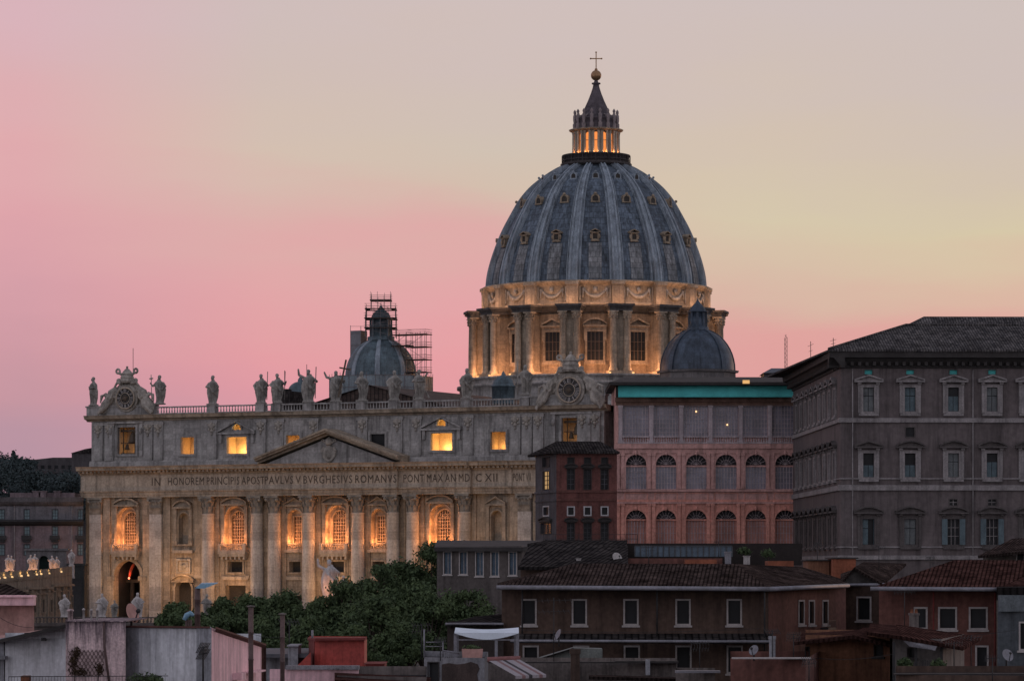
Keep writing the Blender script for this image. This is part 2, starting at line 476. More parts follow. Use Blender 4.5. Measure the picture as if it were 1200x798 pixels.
def leaf_cloud(mb, blobs, n, size, rs):
    """n small leaf sprays spread through a set of ellipsoid clumps (cx,cy,cz,rx,ry,rz)"""
    B = np.array(blobs, float)
    w = (B[:, 3] * B[:, 4] * B[:, 5]) ** .7; w /= w.sum()
    k = rs.choice(len(B), n, p=w)
    d = rs.normal(size=(n, 3)); d /= np.linalg.norm(d, axis=1)[:, None]
    rad = rs.uniform(.15, 1, n) ** .5 * (1 + .24 * rs.normal(size=n))
    c = B[k, :3] + d * B[k, 3:] * rad[:, None]
    nrm = d + rs.normal(size=(n, 3)) * .8; nrm /= np.linalg.norm(nrm, axis=1)[:, None]
    t = np.cross(nrm, rs.normal(size=(n, 3))); t /= np.linalg.norm(t, axis=1)[:, None] + 1e-9
    b = np.cross(nrm, t)
    s = size * rs.uniform(.5, 1.3, n)[:, None]
    p = np.stack([c - t * s, c + b * s * .5, c + t * s, c - b * s * .5], 1).reshape(-1, 3)
    base = len(mb.v)
    mb.v += [Vector(q) for q in p]
    mb.f += [[base + 4 * i, base + 4 * i + 1, base + 4 * i + 2, base + 4 * i + 3] for i in range(n)]
    mb.uv += [[(0, 0), (1, 0), (1, 1), (0, 1)]] * n; mb.sm += [False] * n
def make_tree(label, loc, H, W, seed, leafmat=LEAF, n=6500, leaf=.32, group='holm oaks below the basilica', trunk_share=.32, name='oak_tree', flat=1.0):
    r = random.Random(seed); rs = np.random.RandomState(seed)
    root = thing(name, label, 'tree', Vector(loc), group)
    t = MB(); th = H * trunk_share
    t.tube([(0, 0, -.3), (.1, .05, th * .5), (.05, -.1, th), (0, 0, th * 1.5)], [.032 * H, .026 * H, .022 * H, .012 * H], 8)
    blobs = []
    NB = 26
    for i in range(NB):
        a = i * 2.4 + r.uniform(-.4, .4); q = math.sqrt((i + .5) / NB)
        rr = W * .40 * q
        zc = th + (H - th) * (.33 + .42 * (1 - q * q) + r.uniform(-.16, .16)) * flat + (1 - flat) * (H - th) * .7
        s = W * r.uniform(.09, .19)
        blobs.append((math.cos(a) * rr, math.sin(a) * rr, zc, s, s, s * r.uniform(.65, .95)))
        t.tube([(0, 0, th * .8), (math.cos(a) * rr * .5, math.sin(a) * rr * .5, (th + zc) * .5), (math.cos(a) * rr, math.sin(a) * rr, zc)], [.012 * H, .008 * H, .003 * H], 5)
    obj('trunk', t, BARK, root)
    c = MB(); leaf_cloud(c, blobs, n, leaf, rs)
    obj('crown', c, leafmat, root)
    return root

# ---------------------------------------------------------------- sculpture
def figure_mb(seed, arms, lean=0.0, book=False, w=1.0):
    """a robed standing figure one unit tall, facing -y"""
    r = random.Random(seed); mb = MB()
    ph = r.uniform(0, 6); nf = r.choice([5, 6, 7])
    sway = r.choice((-1, 1)) * r.uniform(.018, .035)
    prof = [(.0, 0), (.112, 0), (.118, .03), (.112, .12), (.122, .25), (.138, .38), (.148, .5), (.15, .6), (.148, .68), (.13, .745), (.085, .79), (.05, .82), (.045, .86), (0, .87)]
    def fold(a, z):
        k = max(0, 1 - z / .8)
        return 1 + (.14 * math.sin(nf * a + ph + z * 5) + .07 * math.sin(nf * 2.1 * a + ph)) * (.35 + k)
    base = len(mb.v)
    mb.lathe(prof, 0, 0, 22, sx=w * 1.12, sy=w * .8, fn=fold)
    # hip sway and mantle
    for i in range(base, len(mb.v)):
        p = mb.v[i]; mb.v[i] = Vector((p.x + sway * math.sin(p.z * 5) * 1.5 + lean * p.z, p.y, p.z))
    mb.tube([(-.11, -.06, .72), (-.02, -.125, .58), (.10, -.09, .42), (.14, .02, .30)], [.045, .05, .055, .03], 7)
    mb.tube([(.10, .02, .73), (.16, .05, .5), (.13, .07, .25), (.08, .05, .03)], [.05, .07, .055, .04], 7)
    hx = lean * .93 + r.uniform(-.015, .015); hy = -.015
    mb.tube([(lean * .8, 0, .80), (hx, hy, .90)], [.05, .042], 8)
    mb.ball((hx, hy, .925), (.058, .064, .074), 12, 10)
    mb.ball((hx, hy - .055, .925), (.011, .018, .018), 6, 5)         # nose
    mb.ball((hx, hy - .04, .892), (.04, .04, .045), 8, 6)            # beard
    mb.ball((hx, hy + .015, .945), (.066, .066, .064), 10, 8)        # hair
    for sgn, pts in arms:
        q = [Vector((sgn * .115 * w, 0, .735))] + [Vector((p[0] * w * 1.12, p[1], p[2])) for p in pts]
        mb.tube(q, [.052, .045, .03][:len(q)] if len(q) <= 3 else [.052] * len(q), 7)
        mb.ball(tuple(q[-1]), (.028, .028, .034), 8, 6)
    mb.box(-.17, .17, -.14, .14, -.03, .02)
    return mb
ARMS = {
    'down':  [(-1, [(-.20, -.02, .60), (-.15, -.10, .46)]), (1, [(.20, -.02, .60), (.13, -.12, .52)])],
    'book':  [(-1, [(-.20, -.03, .60), (-.05, -.15, .60)]), (1, [(.20, -.02, .60), (.17, -.06, .44)])],
    'raise': [(-1, [(-.24, -.02, .84), (-.25, -.05, 1.0)]), (1, [(.22, -.02, .62), (.20, -.10, .66)])],
    'both':  [(-1, [(-.25, -.03, .80), (-.30, -.06, .95)]), (1, [(.22, -.03, .62), (.26, -.12, .70)])],
    'staff': [(-1, [(-.21, -.03, .62), (-.24, -.12, .72)]), (1, [(.20, -.02, .60), (.14, -.11, .50)])],
    'staffr': [(1, [(.21, -.03, .62), (.24, -.12, .72)]), (-1, [(-.20, -.02, .60), (-.12, -.12, .52)])],
    'fold':  [(-1, [(-.19, -.03, .60), (-.02, -.15, .64)]), (1, [(.19, -.03, .60), (.03, -.16, .60)])],
}
BODY = {}
def statue(label, M0, h, seed, pose, extra=None, mat=None, group=None, lean=0, name='statue', ped=None, w=1.0):
    root = thing(name, label, 'statue', M0, group)
    key = (seed, pose, h, mat)
    mb = figure_mb(seed, ARMS[pose], lean, w=w)
    mb.v = [p * h for p in mb.v]
    b = remesh(mb, h * .013, mat or M['statue'], 'body', root)
    if ped:
        p = MB(); a, hh = ped
        p.box(-a, a, -a, a, -hh, -.03 * h); p.box(-a * 1.15, a * 1.15, -a * 1.15, a * 1.15, -hh - .01, -hh + .3)
        obj('pedestal', p, mat or M['travl'], root)
    k = h
    e = MB()
    if extra == 'staff': e.tube([(-.24 * k, -.13 * k, 0), (-.25 * k, -.13 * k, 1.12 * k)], .016 * k, 6)
    if extra == 'staffr': e.tube([(.24 * k, -.13 * k, .1 * k), (.27 * k, -.13 * k, 1.08 * k)], .014 * k, 6)
    if extra == 'crossstaff':
        e.tube([(-.24 * k, -.13 * k, 0), (-.27 * k, -.13 * k, 1.02 * k)], .016 * k, 6)
        e.tube([(-.34 * k, -.13 * k, .88 * k), (-.19 * k, -.13 * k, .89 * k)], .02 * k, 6); e.ball((-.265 * k, -.13 * k, .88 * k), .045 * k, 8, 6)
    if extra == 'bigcross':
        e.tube([(.14 * k, -.22 * k, .12 * k), (.38 * k, -.12 * k, 1.36 * k)], .036 * k, 4)
        e.tube([(.16 * k, -.14 * k, 1.10 * k), (.54 * k, -.14 * k, 1.03 * k)], .036 * k, 4)
    if extra == 'saltire':
        e.tube([(-.30 * k, .10 * k, .05 * k), (.25 * k, .14 * k, .9 * k)], .03 * k, 4); e.tube([(.30 * k, .16 * k, .05 * k), (-.25 * k, .19 * k, .9 * k)], .03 * k, 4)
    if extra == 'book': e.box(-.10 * k, .02 * k, -.20 * k, -.16 * k, .57 * k, .70 * k)
    if e.v: obj({'bigcross': 'cross', 'crossstaff': 'cross_staff', 'book': 'book', 'saltire': 'saltire_cross'}.get(extra, 'staff'), e, M['bronze'] if extra == 'bigcross' else mat or M['statue'], root)
    return root
# ================================================================ the basilica
B = Frame(-34.2, 677.0, R(-25.9))
BAS = thing('basilica', 'huge domed travertine basilica with floodlit columned front and lead covered dome', 'basilica', B.mat)
def bl(name, loc, power, col=ORANGE, **k):
    return lamp(name, loc, power, col, M=B.mat, **k)

COLU = [-28.5, -17.3, -13.2, -5.45, 5.45, 13.2, 17.3, 28.5]
PILU = [-55.2, -41, 41, 55.2]
CAPB, CAPT = 25.7, 29.1

def pediment_seg(mb, cu, w, z0, h, v0, v1, t=.35):
    """segmental (curved) pediment: an arched hood over a flat cornice"""
    n = 12; rise = h
    r = (w * w / 4 + rise * rise) / (2 * rise); a = math.asin(min(1, w / 2 / r))
    pts = [(cu + r * math.sin(-a + 2 * a * i / n), z0 + r * math.cos(-a + 2 * a * i / n) - (r - rise)) for i in range(n + 1)]
    for i in range(n):
        p, q = pts[i], pts[i + 1]
        mb.prism([p, q, (q[0], q[1] + t), (p[0], p[1] + t)], v0, v1)
    mb.box(cu - w / 2, cu + w / 2, v0 + .003, v1, z0 - t, z0)
    mb.prism([pts[0]] + pts[1:-1] + [pts[-1]], v0 + (v1 - v0) * .65, v1)
def pediment_tri(mb, cu, w, z0, h, v0, v1, t=.35, fill=True):
    for sgn in (-1, 1):
        a = (cu + sgn * w / 2, z0); b = (cu, z0 + h)
        poly = [a, b, (b[0], b[1] + t), (a[0], a[1] + t)]
        mb.prism(poly if sgn < 0 else poly[::-1], v0, v1)
    mb.box(cu - w / 2, cu + w / 2, v0 + .003, v1, z0 - t, z0)
    if fill: mb.prism([(cu - w / 2 + .05, z0), (cu + w / 2 - .05, z0), (cu, z0 + h)], v0 + (v1 - v0) * .65, v1)
def lattice(mb, h, v, nx, nz, r=.05):
    ua, ub, za, zb = h[:4]; arch = len(h) > 4 and h[4]
    R0 = (ub - ua) / 2; cu = (ua + ub) / 2
    for i in range(1, nx):
        x = ua + (ub - ua) * i / nx
        top = zb - R0 + math.sqrt(max(0, R0 * R0 - (x - cu) ** 2)) if arch else zb
        mb.box(x - r, x + r, v - r, v + r, za, top)
    zt = zb - R0 if arch else zb
    for j in range(1, nz + (1 if arch else 0)):
        z = za + (zt - za) * j / nz
        mb.box(ua, ub, v - r * .99, v + r * .99, z - r, z + r)
    if arch:
        for a in (45, 90, 135):
            c, s = math.cos(R(a)), math.sin(R(a))
            mb.tube([(cu, v, zt), (cu + R0 * c, v, zt + R0 * s)], r, 4)
        for q in (.5,):
            pts = [(cu + R0 * q * math.cos(math.pi * i / 10), v, zt + R0 * q * math.sin(math.pi * i / 10)) for i in range(11)]
            mb.tube(pts, r, 4)
def balusters(mb, u0, u1, z0, z1, v, step=.55, r=.13, dv=.35):
    mb.box(u0, u1, v - dv / 2, v + dv / 2, z0, z0 + (z1 - z0) * .17)
    mb.box(u0, u1, v - dv / 2 - .04, v + dv / 2 + .04, z1 - (z1 - z0) * .17, z1)
    n = max(1, int((u1 - u0) / step)); a, b = z0 + (z1 - z0) * .17, z1 - (z1 - z0) * .17
    for i in range(n):
        x = u0 + (i + .5) * (u1 - u0) / n
        mb.lathe([(r * .6, a), (r, a + (b - a) * .3), (r * .5, a + (b - a) * .65), (r * .7, b)], x, v, 6)

# ---- lower wall with its openings
WIN_BIG = [0, -22.9, 22.9]
WIN_SIDE = [-9.3, 9.3]
NICHE = [-34.8, 34.8]
holes = []
for u in WIN_BIG:
    holes.append((u - 2.35, u + 2.35, 19.2, 27.1, True))
    holes.append((u - 1.7, u + 1.7, 14.1, 16.2))
    holes.append((u - 2.3, u + 2.3, 0, 11.5))
for u in WIN_SIDE:
    holes.append((u - 1.6, u + 1.6, 19.3, 26.4, True)); holes.append((u - 1.3, u + 1.3, 14.1, 16.2)); holes.append((u - 1.5, u + 1.5, 0, 9.5))
for u in NICHE:
    holes.append((u - 1.15, u + 1.15, 19.7, 25.9, True)); holes.append((u - 1.9, u + 1.9, 0, 12.6, True))
holes.append((-48 - 2.35, -48 + 2.35, 19.2, 27.1, True)); holes.append((-48 - 3.1, -48 + 3.1, 0, 16.4, True))
w = MB(); w.wall(-58, 58, 0, CAPT, holes, 0, 1.5)
w.add([(-58, 0, 0), (-58, 0, CAPT), (-58, 14, CAPT), (-58, 14, 0)], [(0, 1, 2, 3)])
w.add([(58, 0, 0), (58, 0, CAPT), (58, 14, CAPT), (58, 14, 0)], [(3, 2, 1, 0)])
wall = obj('facade_wall', w, M['trav'], BAS)
# rustic string course and door-level lintel band
sc = MB()
for a, b in ((-57.8, -53.2), (-42.8, -37), (-32.4, -30), (-20.6, -19.6), (26.9 - 1.2, 26.9 - .2), (-16, -14.6), (38, 39.4)):
    sc.box(a, b, -.25, 0, 12.9, 13.5)
for u in WIN_BIG + WIN_SIDE:
    sc.box(u - 3.0, u + 3.0, -.3, 0, 12.6, 13.3)
obj('string_course', sc, M['travl'], BAS)

for u in WIN_BIG + WIN_SIDE + NICHE:
    hw, dw, dt = (1.7, 2.3, 11.5) if u in WIN_BIG else (1.3, 1.5, 9.5)
    d = MB()
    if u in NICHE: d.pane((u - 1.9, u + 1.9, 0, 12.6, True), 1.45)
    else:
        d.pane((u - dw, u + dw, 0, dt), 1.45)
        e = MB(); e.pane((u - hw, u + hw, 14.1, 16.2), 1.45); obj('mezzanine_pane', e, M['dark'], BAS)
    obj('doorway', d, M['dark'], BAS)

def aedicule(u, kind, w_, z0, z1, name='window'):
    """the window frame: side columns, hood and sill"""
    f = MB()
    if kind == 'seg': pediment_seg(f, u, w_ * 2, z1 + .15, 1.05, -1.0, 0)
    else: pediment_tri(f, u, w_ * 2, z1 + .15, 1.2, -.8, 0, .3)
    for s in (-1, 1):
        f.box(u + s * (w_ - .35) - .32, u + s * (w_ - .35) + .32, -.55, 0, z0 + 1, z1 - .2)
        f.box(u + s * (w_ - .35) - .42, u + s * (w_ - .35) + .42, -.65, 0, z0, z0 + 1)
        f.box(u + s * (w_ - .35) - .42, u + s * (w_ - .35) + .42, -.65, 0, z1 - .55, z1 - .201)
    return f
for u in WIN_BIG + [-48]:
    f = aedicule(u, 'seg', 2.95, 19.2, 27.5)
    f.border((u - 2.35, u + 2.35, 19.2, 27.1, True), .3, -.25, .02)
    inner = (u - 1.6, u + 1.6, 19.3, 26.2, True)
    f.wall(u - 2.4, u + 2.4, 19.0, 27.15, [inner], 1.35, .5)
    f.border(inner, .22, 1.15, 1.37)
    win = obj('arched_window', f, M['trav'], BAS)
    g = MB(); g.pane(inner, 1.8); obj('pane', g, M['curtain'], win)
    g = MB(); lattice(g, inner, 1.62, 6, 8, .05); obj('lattice', g, M['grille'], win)
    b = MB()
    b.box(u - 3.1, u + 3.1, -1.7, 0, 17.7, 18.3); b.box(u - 2.9, u + 2.9, -1.5, 0, 17.2, 17.7)
    for k in range(6): b.box(u - 2.6 + k * 1.0, u - 2.2 + k * 1.0, -1.3, 0, 16.6, 17.2)
    balusters(b, u - 2.5, u + 2.5, 18.3, 19.7, -1.35, .42, .12, .3)
    for s in (-1, 1): b.box(u + s * 2.8 - .28, u + s * 2.8 + .28, -1.62, -1.1, 18.3, 19.75)
    obj('balcony', b, M['travl'], BAS)
    p = {0: 1.15, -22.9: .8, 22.9: 1.05, -48: .95}[u]; q = {0: 1.3, -22.9: 1.15, 22.9: 1.3, -48: .8}[u]
    bl('wall_floodlight', (u, -3.6, 10.5), 650, (1.0, .50, .20), size=.8)
    for s in (-1, 1):
        bl('window_floodlight', (u + s * 1.5, .35, 20.2), 170 * p * (q if s < 0 else 2 - q), size=.35); bl('window_floodlight', (u + s * 1.6, .2, 23.6), 110 * p, size=.35)
        bl('balcony_floodlight', (u + s * 1.5, -1.7, 20.6), 430 * p, size=.4)
for u in WIN_SIDE:
    f = MB()
    pediment_tri(f, u, 4.4, 27.3, 1.2, -.7, 0, .3)
    f.border((u - 1.6, u + 1.6, 19.3, 26.4, True), .35, -.3, .02)
    inner = (u - 1.0, u + 1.0, 19.4, 25.0)
    f.wall(u - 1.65, u + 1.65, 19.1, 26.45, [inner], 1.35, .4); f.border(inner, .2, 1.15, 1.37)
    win = obj('arched_window', f, M['trav'], BAS)
    g = MB(); g.pane(inner, 1.7); obj('pane', g, M['curtain'], win)
    g = MB(); lattice(g, inner, 1.55, 4, 8, .05); obj('lattice', g, M['grille'], win)
    b = MB(); b.box(u - 2.3, u + 2.3, -.6, 0, 18.0, 18.5); balusters(b, u - 1.7, u + 1.7, 18.5, 19.8, -.3, .42, .12, .3)
    obj('balcony', b, M['travl'], BAS)
    for s in (-1, 1): bl('window_floodlight', (u + s * 1.0, .4, 20.1), (150 if u < 0 else 105) * (1.25 if s < 0 else .75), size=.3)
    bl('window_floodlight', (u, .2, 22.8), 120, size=.35); bl('balcony_floodlight', (u, -1.3, 20.4), 300, size=.4)
for i, u in enumerate(NICHE):
    f = aedicule(u, 'seg' if i == 0 else 'tri', 2.1, 19.4, 27.0)
    f.border((u - 1.15, u + 1.15, 19.7, 25.9, True), .3, -.2, .02)
    f.pane((u - 1.2, u + 1.2, 19.6, 26.0, True), 1.42)
    n = obj('niche', f, M['trav'], BAS)
    b = MB(); b.box(u - 2.3, u + 2.3, -.7, 0, 17.9, 18.5); balusters(b, u - 1.6, u + 1.6, 18.5, 19.65, -.4, .42, .12, .3); obj('balcony', b, M['travl'], BAS)
    p = MB(); p.border((u - 1.3, u + 1.3, 14.2, 16.4), .35, -.3, 0); p.box(u - 1.0, u + 1.0, -.12, 0, 14.4, 16.2); p.ball((u, -.1, 15.3), (.7, .25, .6)); obj('relief_panel', p, M['carve'], BAS)
    d = MB(); d.border((u - 1.9, u + 1.9, 0, 12.6, True), .4, -.35, .02); pediment_seg(d, u, 5.2, 12.4, 1.0, -.8, 0, .3); obj('door_surround', d, M['trav'], BAS)
    bl('niche_floodlight', (u, -3.6, 14), 650, (1.0, .50, .20), size=.8)
    bl('wall_floodlight', (u, -4, 3), 700, (1.0, .50, .20), size=.8)
for u in WIN_BIG + WIN_SIDE:
    hw = 1.7 if u in WIN_BIG else 1.3
    d = MB(); d.border((u - hw, u + hw, 14.1, 16.2), .35, -.25, .02)
    if u in WIN_BIG: d.border((u - hw - .8, u + hw + .8, 13.75, 16.3), .12, -.12, .01)
    obj('mezzanine_window', d, M['trav'], BAS)
# the great arch under the south bell
a = MB(); a.border((-48 - 3.1, -48 + 3.1, 0, 16.4, True), .7, -.35, .02)
for s in (-1, 1):
    a.box(-48 + s * 3.7 - .9, -48 + s * 3.7 + .9, -.6, .02, 12.4, 13.3); a.box(-48 + s * 3.75 - .62, -48 + s * 3.75 + .62, -.42, .02, 0, 12.4)
arch = obj('arched_gateway', a, M['trav'], BAS)
a = MB(); a.box(-51.2, -44.8, 9, 9.3, -1, 17); a.box(-51.4, -51.1, 1.5, 9, -1, 17); a.box(-44.9, -44.6, 1.5, 9, -1, 17); a.box(-51.2, -44.8, 1.5, 9, 16.4, 16.8)
a.tube([(-50, 5, 0), (-50, 5, 12)], .5, 10); a.tube([(-46, 5, 0), (-46, 5, 12)], .5, 10); a.box(-51.1, -44.9, 4.4, 5.6, 12, 12.6)
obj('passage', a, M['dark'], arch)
a = MB(); a.tube([(-48.0, 3.0, 16.2), (-48.7, 3.0, 15.4), (-49.25, 3.0, 14.3), (-49.45, 3.0, 13.3)], [.12, .3, .34, .2], 8); obj('drape', a, mk('red_lit_drape', (.55, .10, .06)), arch)  # cloth in red light; that red is put into its colour
a = MB(); a.ball((-49.4, 2.7, 12.9), (.2, .2, .25)); obj('lantern', a, emit('red_lantern_glow', (1, .25, .12), 3), arch)
bl('passage_lamp', (-49.2, 2.2, 13.2), 60, (1, .28, .14), size=.2)

# ---- giant order
def capital_mb(r, flat=False, hw=1.35):
    mb = MB(); h = CAPT - CAPB
    if not flat:
        mb.lathe([(r * .98, CAPB), (r * 1.06, CAPB + .1), (r * .95, CAPB + .2), (r * .97, CAPB + h * .5), (r * 1.12, CAPB + h * .75), (r * 1.32, CAPB + h * .87)], 0, 0, 20)
        for row, (zz, n, rr, hh) in enumerate(((CAPB + .2, 8, r * .98, h * .36), (CAPB + .2 + h * .28, 8, r * 1.02, h * .4))):
            for k in range(n):
                t = 2 * math.pi * (k + row * .5) / n; c, s = math.cos(t), math.sin(t); tx, ty = -s, c
                wv = r * .30
                p = [(rr, 0), (rr * 1.07, hh * .45), (rr * 1.18, hh * .85), (rr * 1.36, hh), (rr * 1.36, hh * .82)]
                for j in range(4):
                    (ra, za), (rb, zb) = p[j], p[j + 1]
                    wa, wb = wv * (1, 1, .9, .6, .4)[j], wv * (1, 1, .9, .6, .4)[j + 1]
                    mb.add([(ra * c + wa * tx, ra * s + wa * ty, zz + za), (ra * c - wa * tx, ra * s - wa * ty, zz + za), (rb * c - wb * tx, rb * s - wb * ty, zz + zb), (rb * c + wb * tx, rb * s + wb * ty, zz + zb)], [(0, 1, 2, 3)], True)
        for k in range(4):
            t = math.pi / 4 + k * math.pi / 2
            mb.ball((r * 1.38 * math.cos(t), r * 1.38 * math.sin(t), CAPB + h * .78), (.36, .36, .4), 8, 6)
        q = r * 1.30
        mb.prism([(-q, -q), (0, -q * .86), (q, -q), (q * .86, 0), (q, q), (0, q * .86), (-q, q), (-q * .86, 0)], CAPT - .4, CAPT - .003, 'z')
    else:
        mb.prism([(-hw, CAPB), (hw, CAPB), (hw * 1.02, CAPB + h * .5), (hw * 1.22, CAPB + h * .86), (-hw * 1.22, CAPB + h * .86), (-hw * 1.02, CAPB + h * .5)], -.9, 0)
        for row, n, z0, hh in ((0, 5, CAPB + .15, h * .36), (1, 4, CAPB + .2 + h * .28, h * .4)):
            for k in range(n):
                x = -hw + (k + .5) * 2 * hw / n
                p = [(-.9, 0), (-1.0, hh * .5), (-1.12, hh * .85), (-1.32, hh), (-1.32, hh * .8)]
                for j in range(4):
                    (ya, za), (yb, zb) = p[j], p[j + 1]
                    wa, wb = hw / n * (.95, .95, .85, .6, .4)[j], hw / n * (.95, .95, .85, .6, .4)[j + 1]
                    mb.add([(x - wa, ya, z0 + za), (x + wa, ya, z0 + za), (x + wb, yb, z0 + zb), (x - wb, yb, z0 + zb)], [(0, 1, 2, 3)], True)
        for s in (-1, 1): mb.ball((s * hw * 1.12, -1.0, CAPB + h * .78), (.36, .36, .4), 8, 6)
        mb.box(-hw * 1.32, hw * 1.32, -1.25, .0, CAPT - .4, CAPT - .003)
    return mb
def place(o, x, y=0, z=0):
    o.location = (x, y, z); return o
col_mb = MB()
rr = 1.36
col_mb.lathe([(rr * 1.35, 0), (rr * 1.35, .5), (rr * 1.2, .55), (rr * 1.3, .8), (rr * 1.22, 1.05), (rr * 1.05, 1.1), (rr, 1.6), (rr, 9), (rr * .96, 17), (rr * .87, CAPB - .3), (rr * .93, CAPB - .2), (rr * .93, CAPB)], 0, 0, 32)
c0 = None
for u in COLU:
    v = -1.5 if abs(u) < 15 else -1.15
    if c0 is None:
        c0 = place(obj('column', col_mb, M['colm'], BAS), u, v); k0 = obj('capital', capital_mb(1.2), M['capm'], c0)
    else:
        c = c0.copy(); COL.objects.link(c); place(c, u, v); c.parent = BAS
        k = k0.copy(); COL.objects.link(k); k.parent = c
p_mb = MB(); p_mb.box(-1.4, 1.4, -.85, 0, 1.6, CAPB - .003); p_mb.box(-1.6, 1.6, -1.05, 0, 0, 1.6)
p0 = None
for u in PILU:
    if p0 is None:
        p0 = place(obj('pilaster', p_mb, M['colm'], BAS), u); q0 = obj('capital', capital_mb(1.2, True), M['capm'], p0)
    else:
        c = p0.copy(); COL.objects.link(c); place(c, u); c.parent = BAS
        k = q0.copy(); COL.objects.link(k); k.parent = c
bp = MB()
for u in COLU:
    bp.box(u - 2.0, u + 2.0, -.35, 0, 0, CAPT - .004)
for u in (-38.6, -43.4, 38.6, 43.4, -52.8, 52.8): bp.box(u - .8, u + .8, -.4, 0, 0, CAPT - .004)
obj('pilaster_strip', bp, M['trav'], BAS, 'flat stone strips behind the columns')

# ---- entablature
ENT = [(-58.4, -38.7, -1.25), (-38.7, -14.7, -2.45), (-14.7, 14.9, -2.95), (14.9, 30.4, -2.45), (30.4, 38.7, -1.55), (38.7, 58.4, -1.25)]
for k, (a, b, vf) in enumerate(ENT):
    arc = MB(); arc.prism([(vf, CAPT), (vf, 29.6), (vf - .12, 29.62), (vf - .12, 30.15), (vf - .4, 30.2), (vf - .4, 30.5), (0.6, 30.5), (.6, CAPT)], a, b, 'x')
    obj('architrave', arc, M['trav'], BAS)
    fr = MB(); fr.box(a, b, vf, .6, 30.503, 33.6); obj('frieze', fr, M['travl'], BAS)
    co = MB(); co.prism([(vf - .2, 33.603), (vf - .35, 34.0), (vf - .75, 34.02), (vf - .85, 34.35), (vf - 1.75, 34.5), (vf - 1.8, 34.9), (vf - 2.05, 35.3), (.6, 35.3), (.6, 33.603)], a, b, 'x')
    n = int((b - a) / .9)
    for i in range(n): co.box(a + (i + .25) * (b - a) / n, a + (i + .75) * (b - a) / n, vf - 1.3, vf - .5, 34.0, 34.42)
    obj('cornice', co, M['trav'], BAS)
def text_mb(s, u0, u1, z0, z1, v, depth=.08):
    cu = bpy.data.curves.new('t', 'FONT'); cu.body = s; cu.size = 1; cu.extrude = 0; cu.resolution_u = 2; cu.offset = 0; cu.space_word = .55; cu.space_character = 1.12
    o = bpy.data.objects.new('t', cu); COL.objects.link(o)
    dg = bpy.context.evaluated_depsgraph_get(); dg.update()
    me = bpy.data.meshes.new_from_object(o.evaluated_get(dg))
    xs = [p.co.x for p in me.vertices]; ys = [p.co.y for p in me.vertices]
    x0, x1, y0, y1 = min(xs), max(xs), min(ys), max(ys)
    mb = MB()
    vs = [(u0 + (p.co.x - x0) / (x1 - x0) * (u1 - u0), v, z0 + (p.co.y - y0) / (y1 - y0) * (z1 - z0)) for p in me.vertices]
    mb.add(vs, [tuple(f.vertices) for f in me.polygons])
    bpy.data.objects.remove(o); bpy.data.meshes.remove(me); bpy.data.curves.remove(cu)
    # thickness
    n = len(vs); mb2 = MB(); mb2.add([(p[0], v - depth, p[2]) for p in vs], [tuple(f) for f in mb.f])
    return mb2
TXT = [('IN', 178, 188, 0), ('HONOREM PRINCIPIS APOST', 197, 330, 1), ('PAVLVS V BVRGHESIVS ROMANVS', 308, 467, 2), ('PONT MAX AN MD', 473, 551, 3), ('C XII', 557.5, 583, 4), ('PONT VII', 587, 622, 5)]
for s, xa, xb, k in TXT:
    vf = ENT[k][2]
    ua, ub = B.u(xa, vf), B.u(xb, vf)
    ua = max(ua, ENT[k][0] + .2); ub = min(ub, ENT[k][1] - .15)
    obj('inscription', text_mb(s, ua, ub, 31.4, 32.95, vf), M['bronze'], BAS)

# ---- pediment with its carved arms
p = MB(); vf = -3.0
p.prism([(-14.4, 35.31), (14.4, 35.31), (0, 40.3)], vf, .55)
obj('tympanum', p, M['attic'], BAS)
p = MB()
for s in (-1, 1):
    for (o0, o1, va) in ((0, .45, vf - .5), (.45, .85, vf - 1.6), (.85, 1.25, vf - 2.0)):
        a, b = (s * 15.9, 35.34 + o0), (0, 40.75 + o0); c, d = (0, 40.75 + o1), (s * 15.9, 35.34 + o1)
        p.prism([a, b, c, d] if s > 0 else [a, d, c, b], va, .5)
obj('raking_cornice', p, M['trav'], BAS)
def shield(c, s):
    mb = MB(); x, y, z = c
    mb.ball((x, y, z), (1.15 * s, .5 * s, 1.5 * s), 14, 10); mb.ball((x, y - .3 * s, z - .1 * s), (.7 * s, .4 * s, 1.0 * s), 12, 8)
    for q in (-1, 1):
        mb.tube([(x + q * 1.0 * s, y, z + 1.2 * s), (x + q * 1.5 * s, y - .2, z + .5 * s), (x + q * 1.2 * s, y, z - .6 * s), (x + q * .5 * s, y - .2, z - 1.6 * s)], [.3 * s, .35 * s, .3 * s, .2 * s], 7)
        mb.tube([(x - q * 1.5 * s, y, z + .2 * s), (x + q * 1.2 * s, y - .1, z + 2.3 * s)], .16 * s, 6); mb.torus((x + q * 1.3 * s, y - .1, z + 2.4 * s), .25 * s, .12 * s)
    mb.lathe([(.0, z + 1.5 * s), (.62 * s, z + 1.5 * s), (.75 * s, z + 2.0 * s), (.6 * s, z + 2.6 * s), (.25 * s, z + 3.0 * s), (.0, z + 3.2 * s)], x, y, 12)
    mb.ball((x, y, z - 1.7 * s), .4 * s)
    return mb
remesh(shield((0, vf - .2, 37.3), 1.0), .12, M['carve'], 'coat_of_arms', BAS)

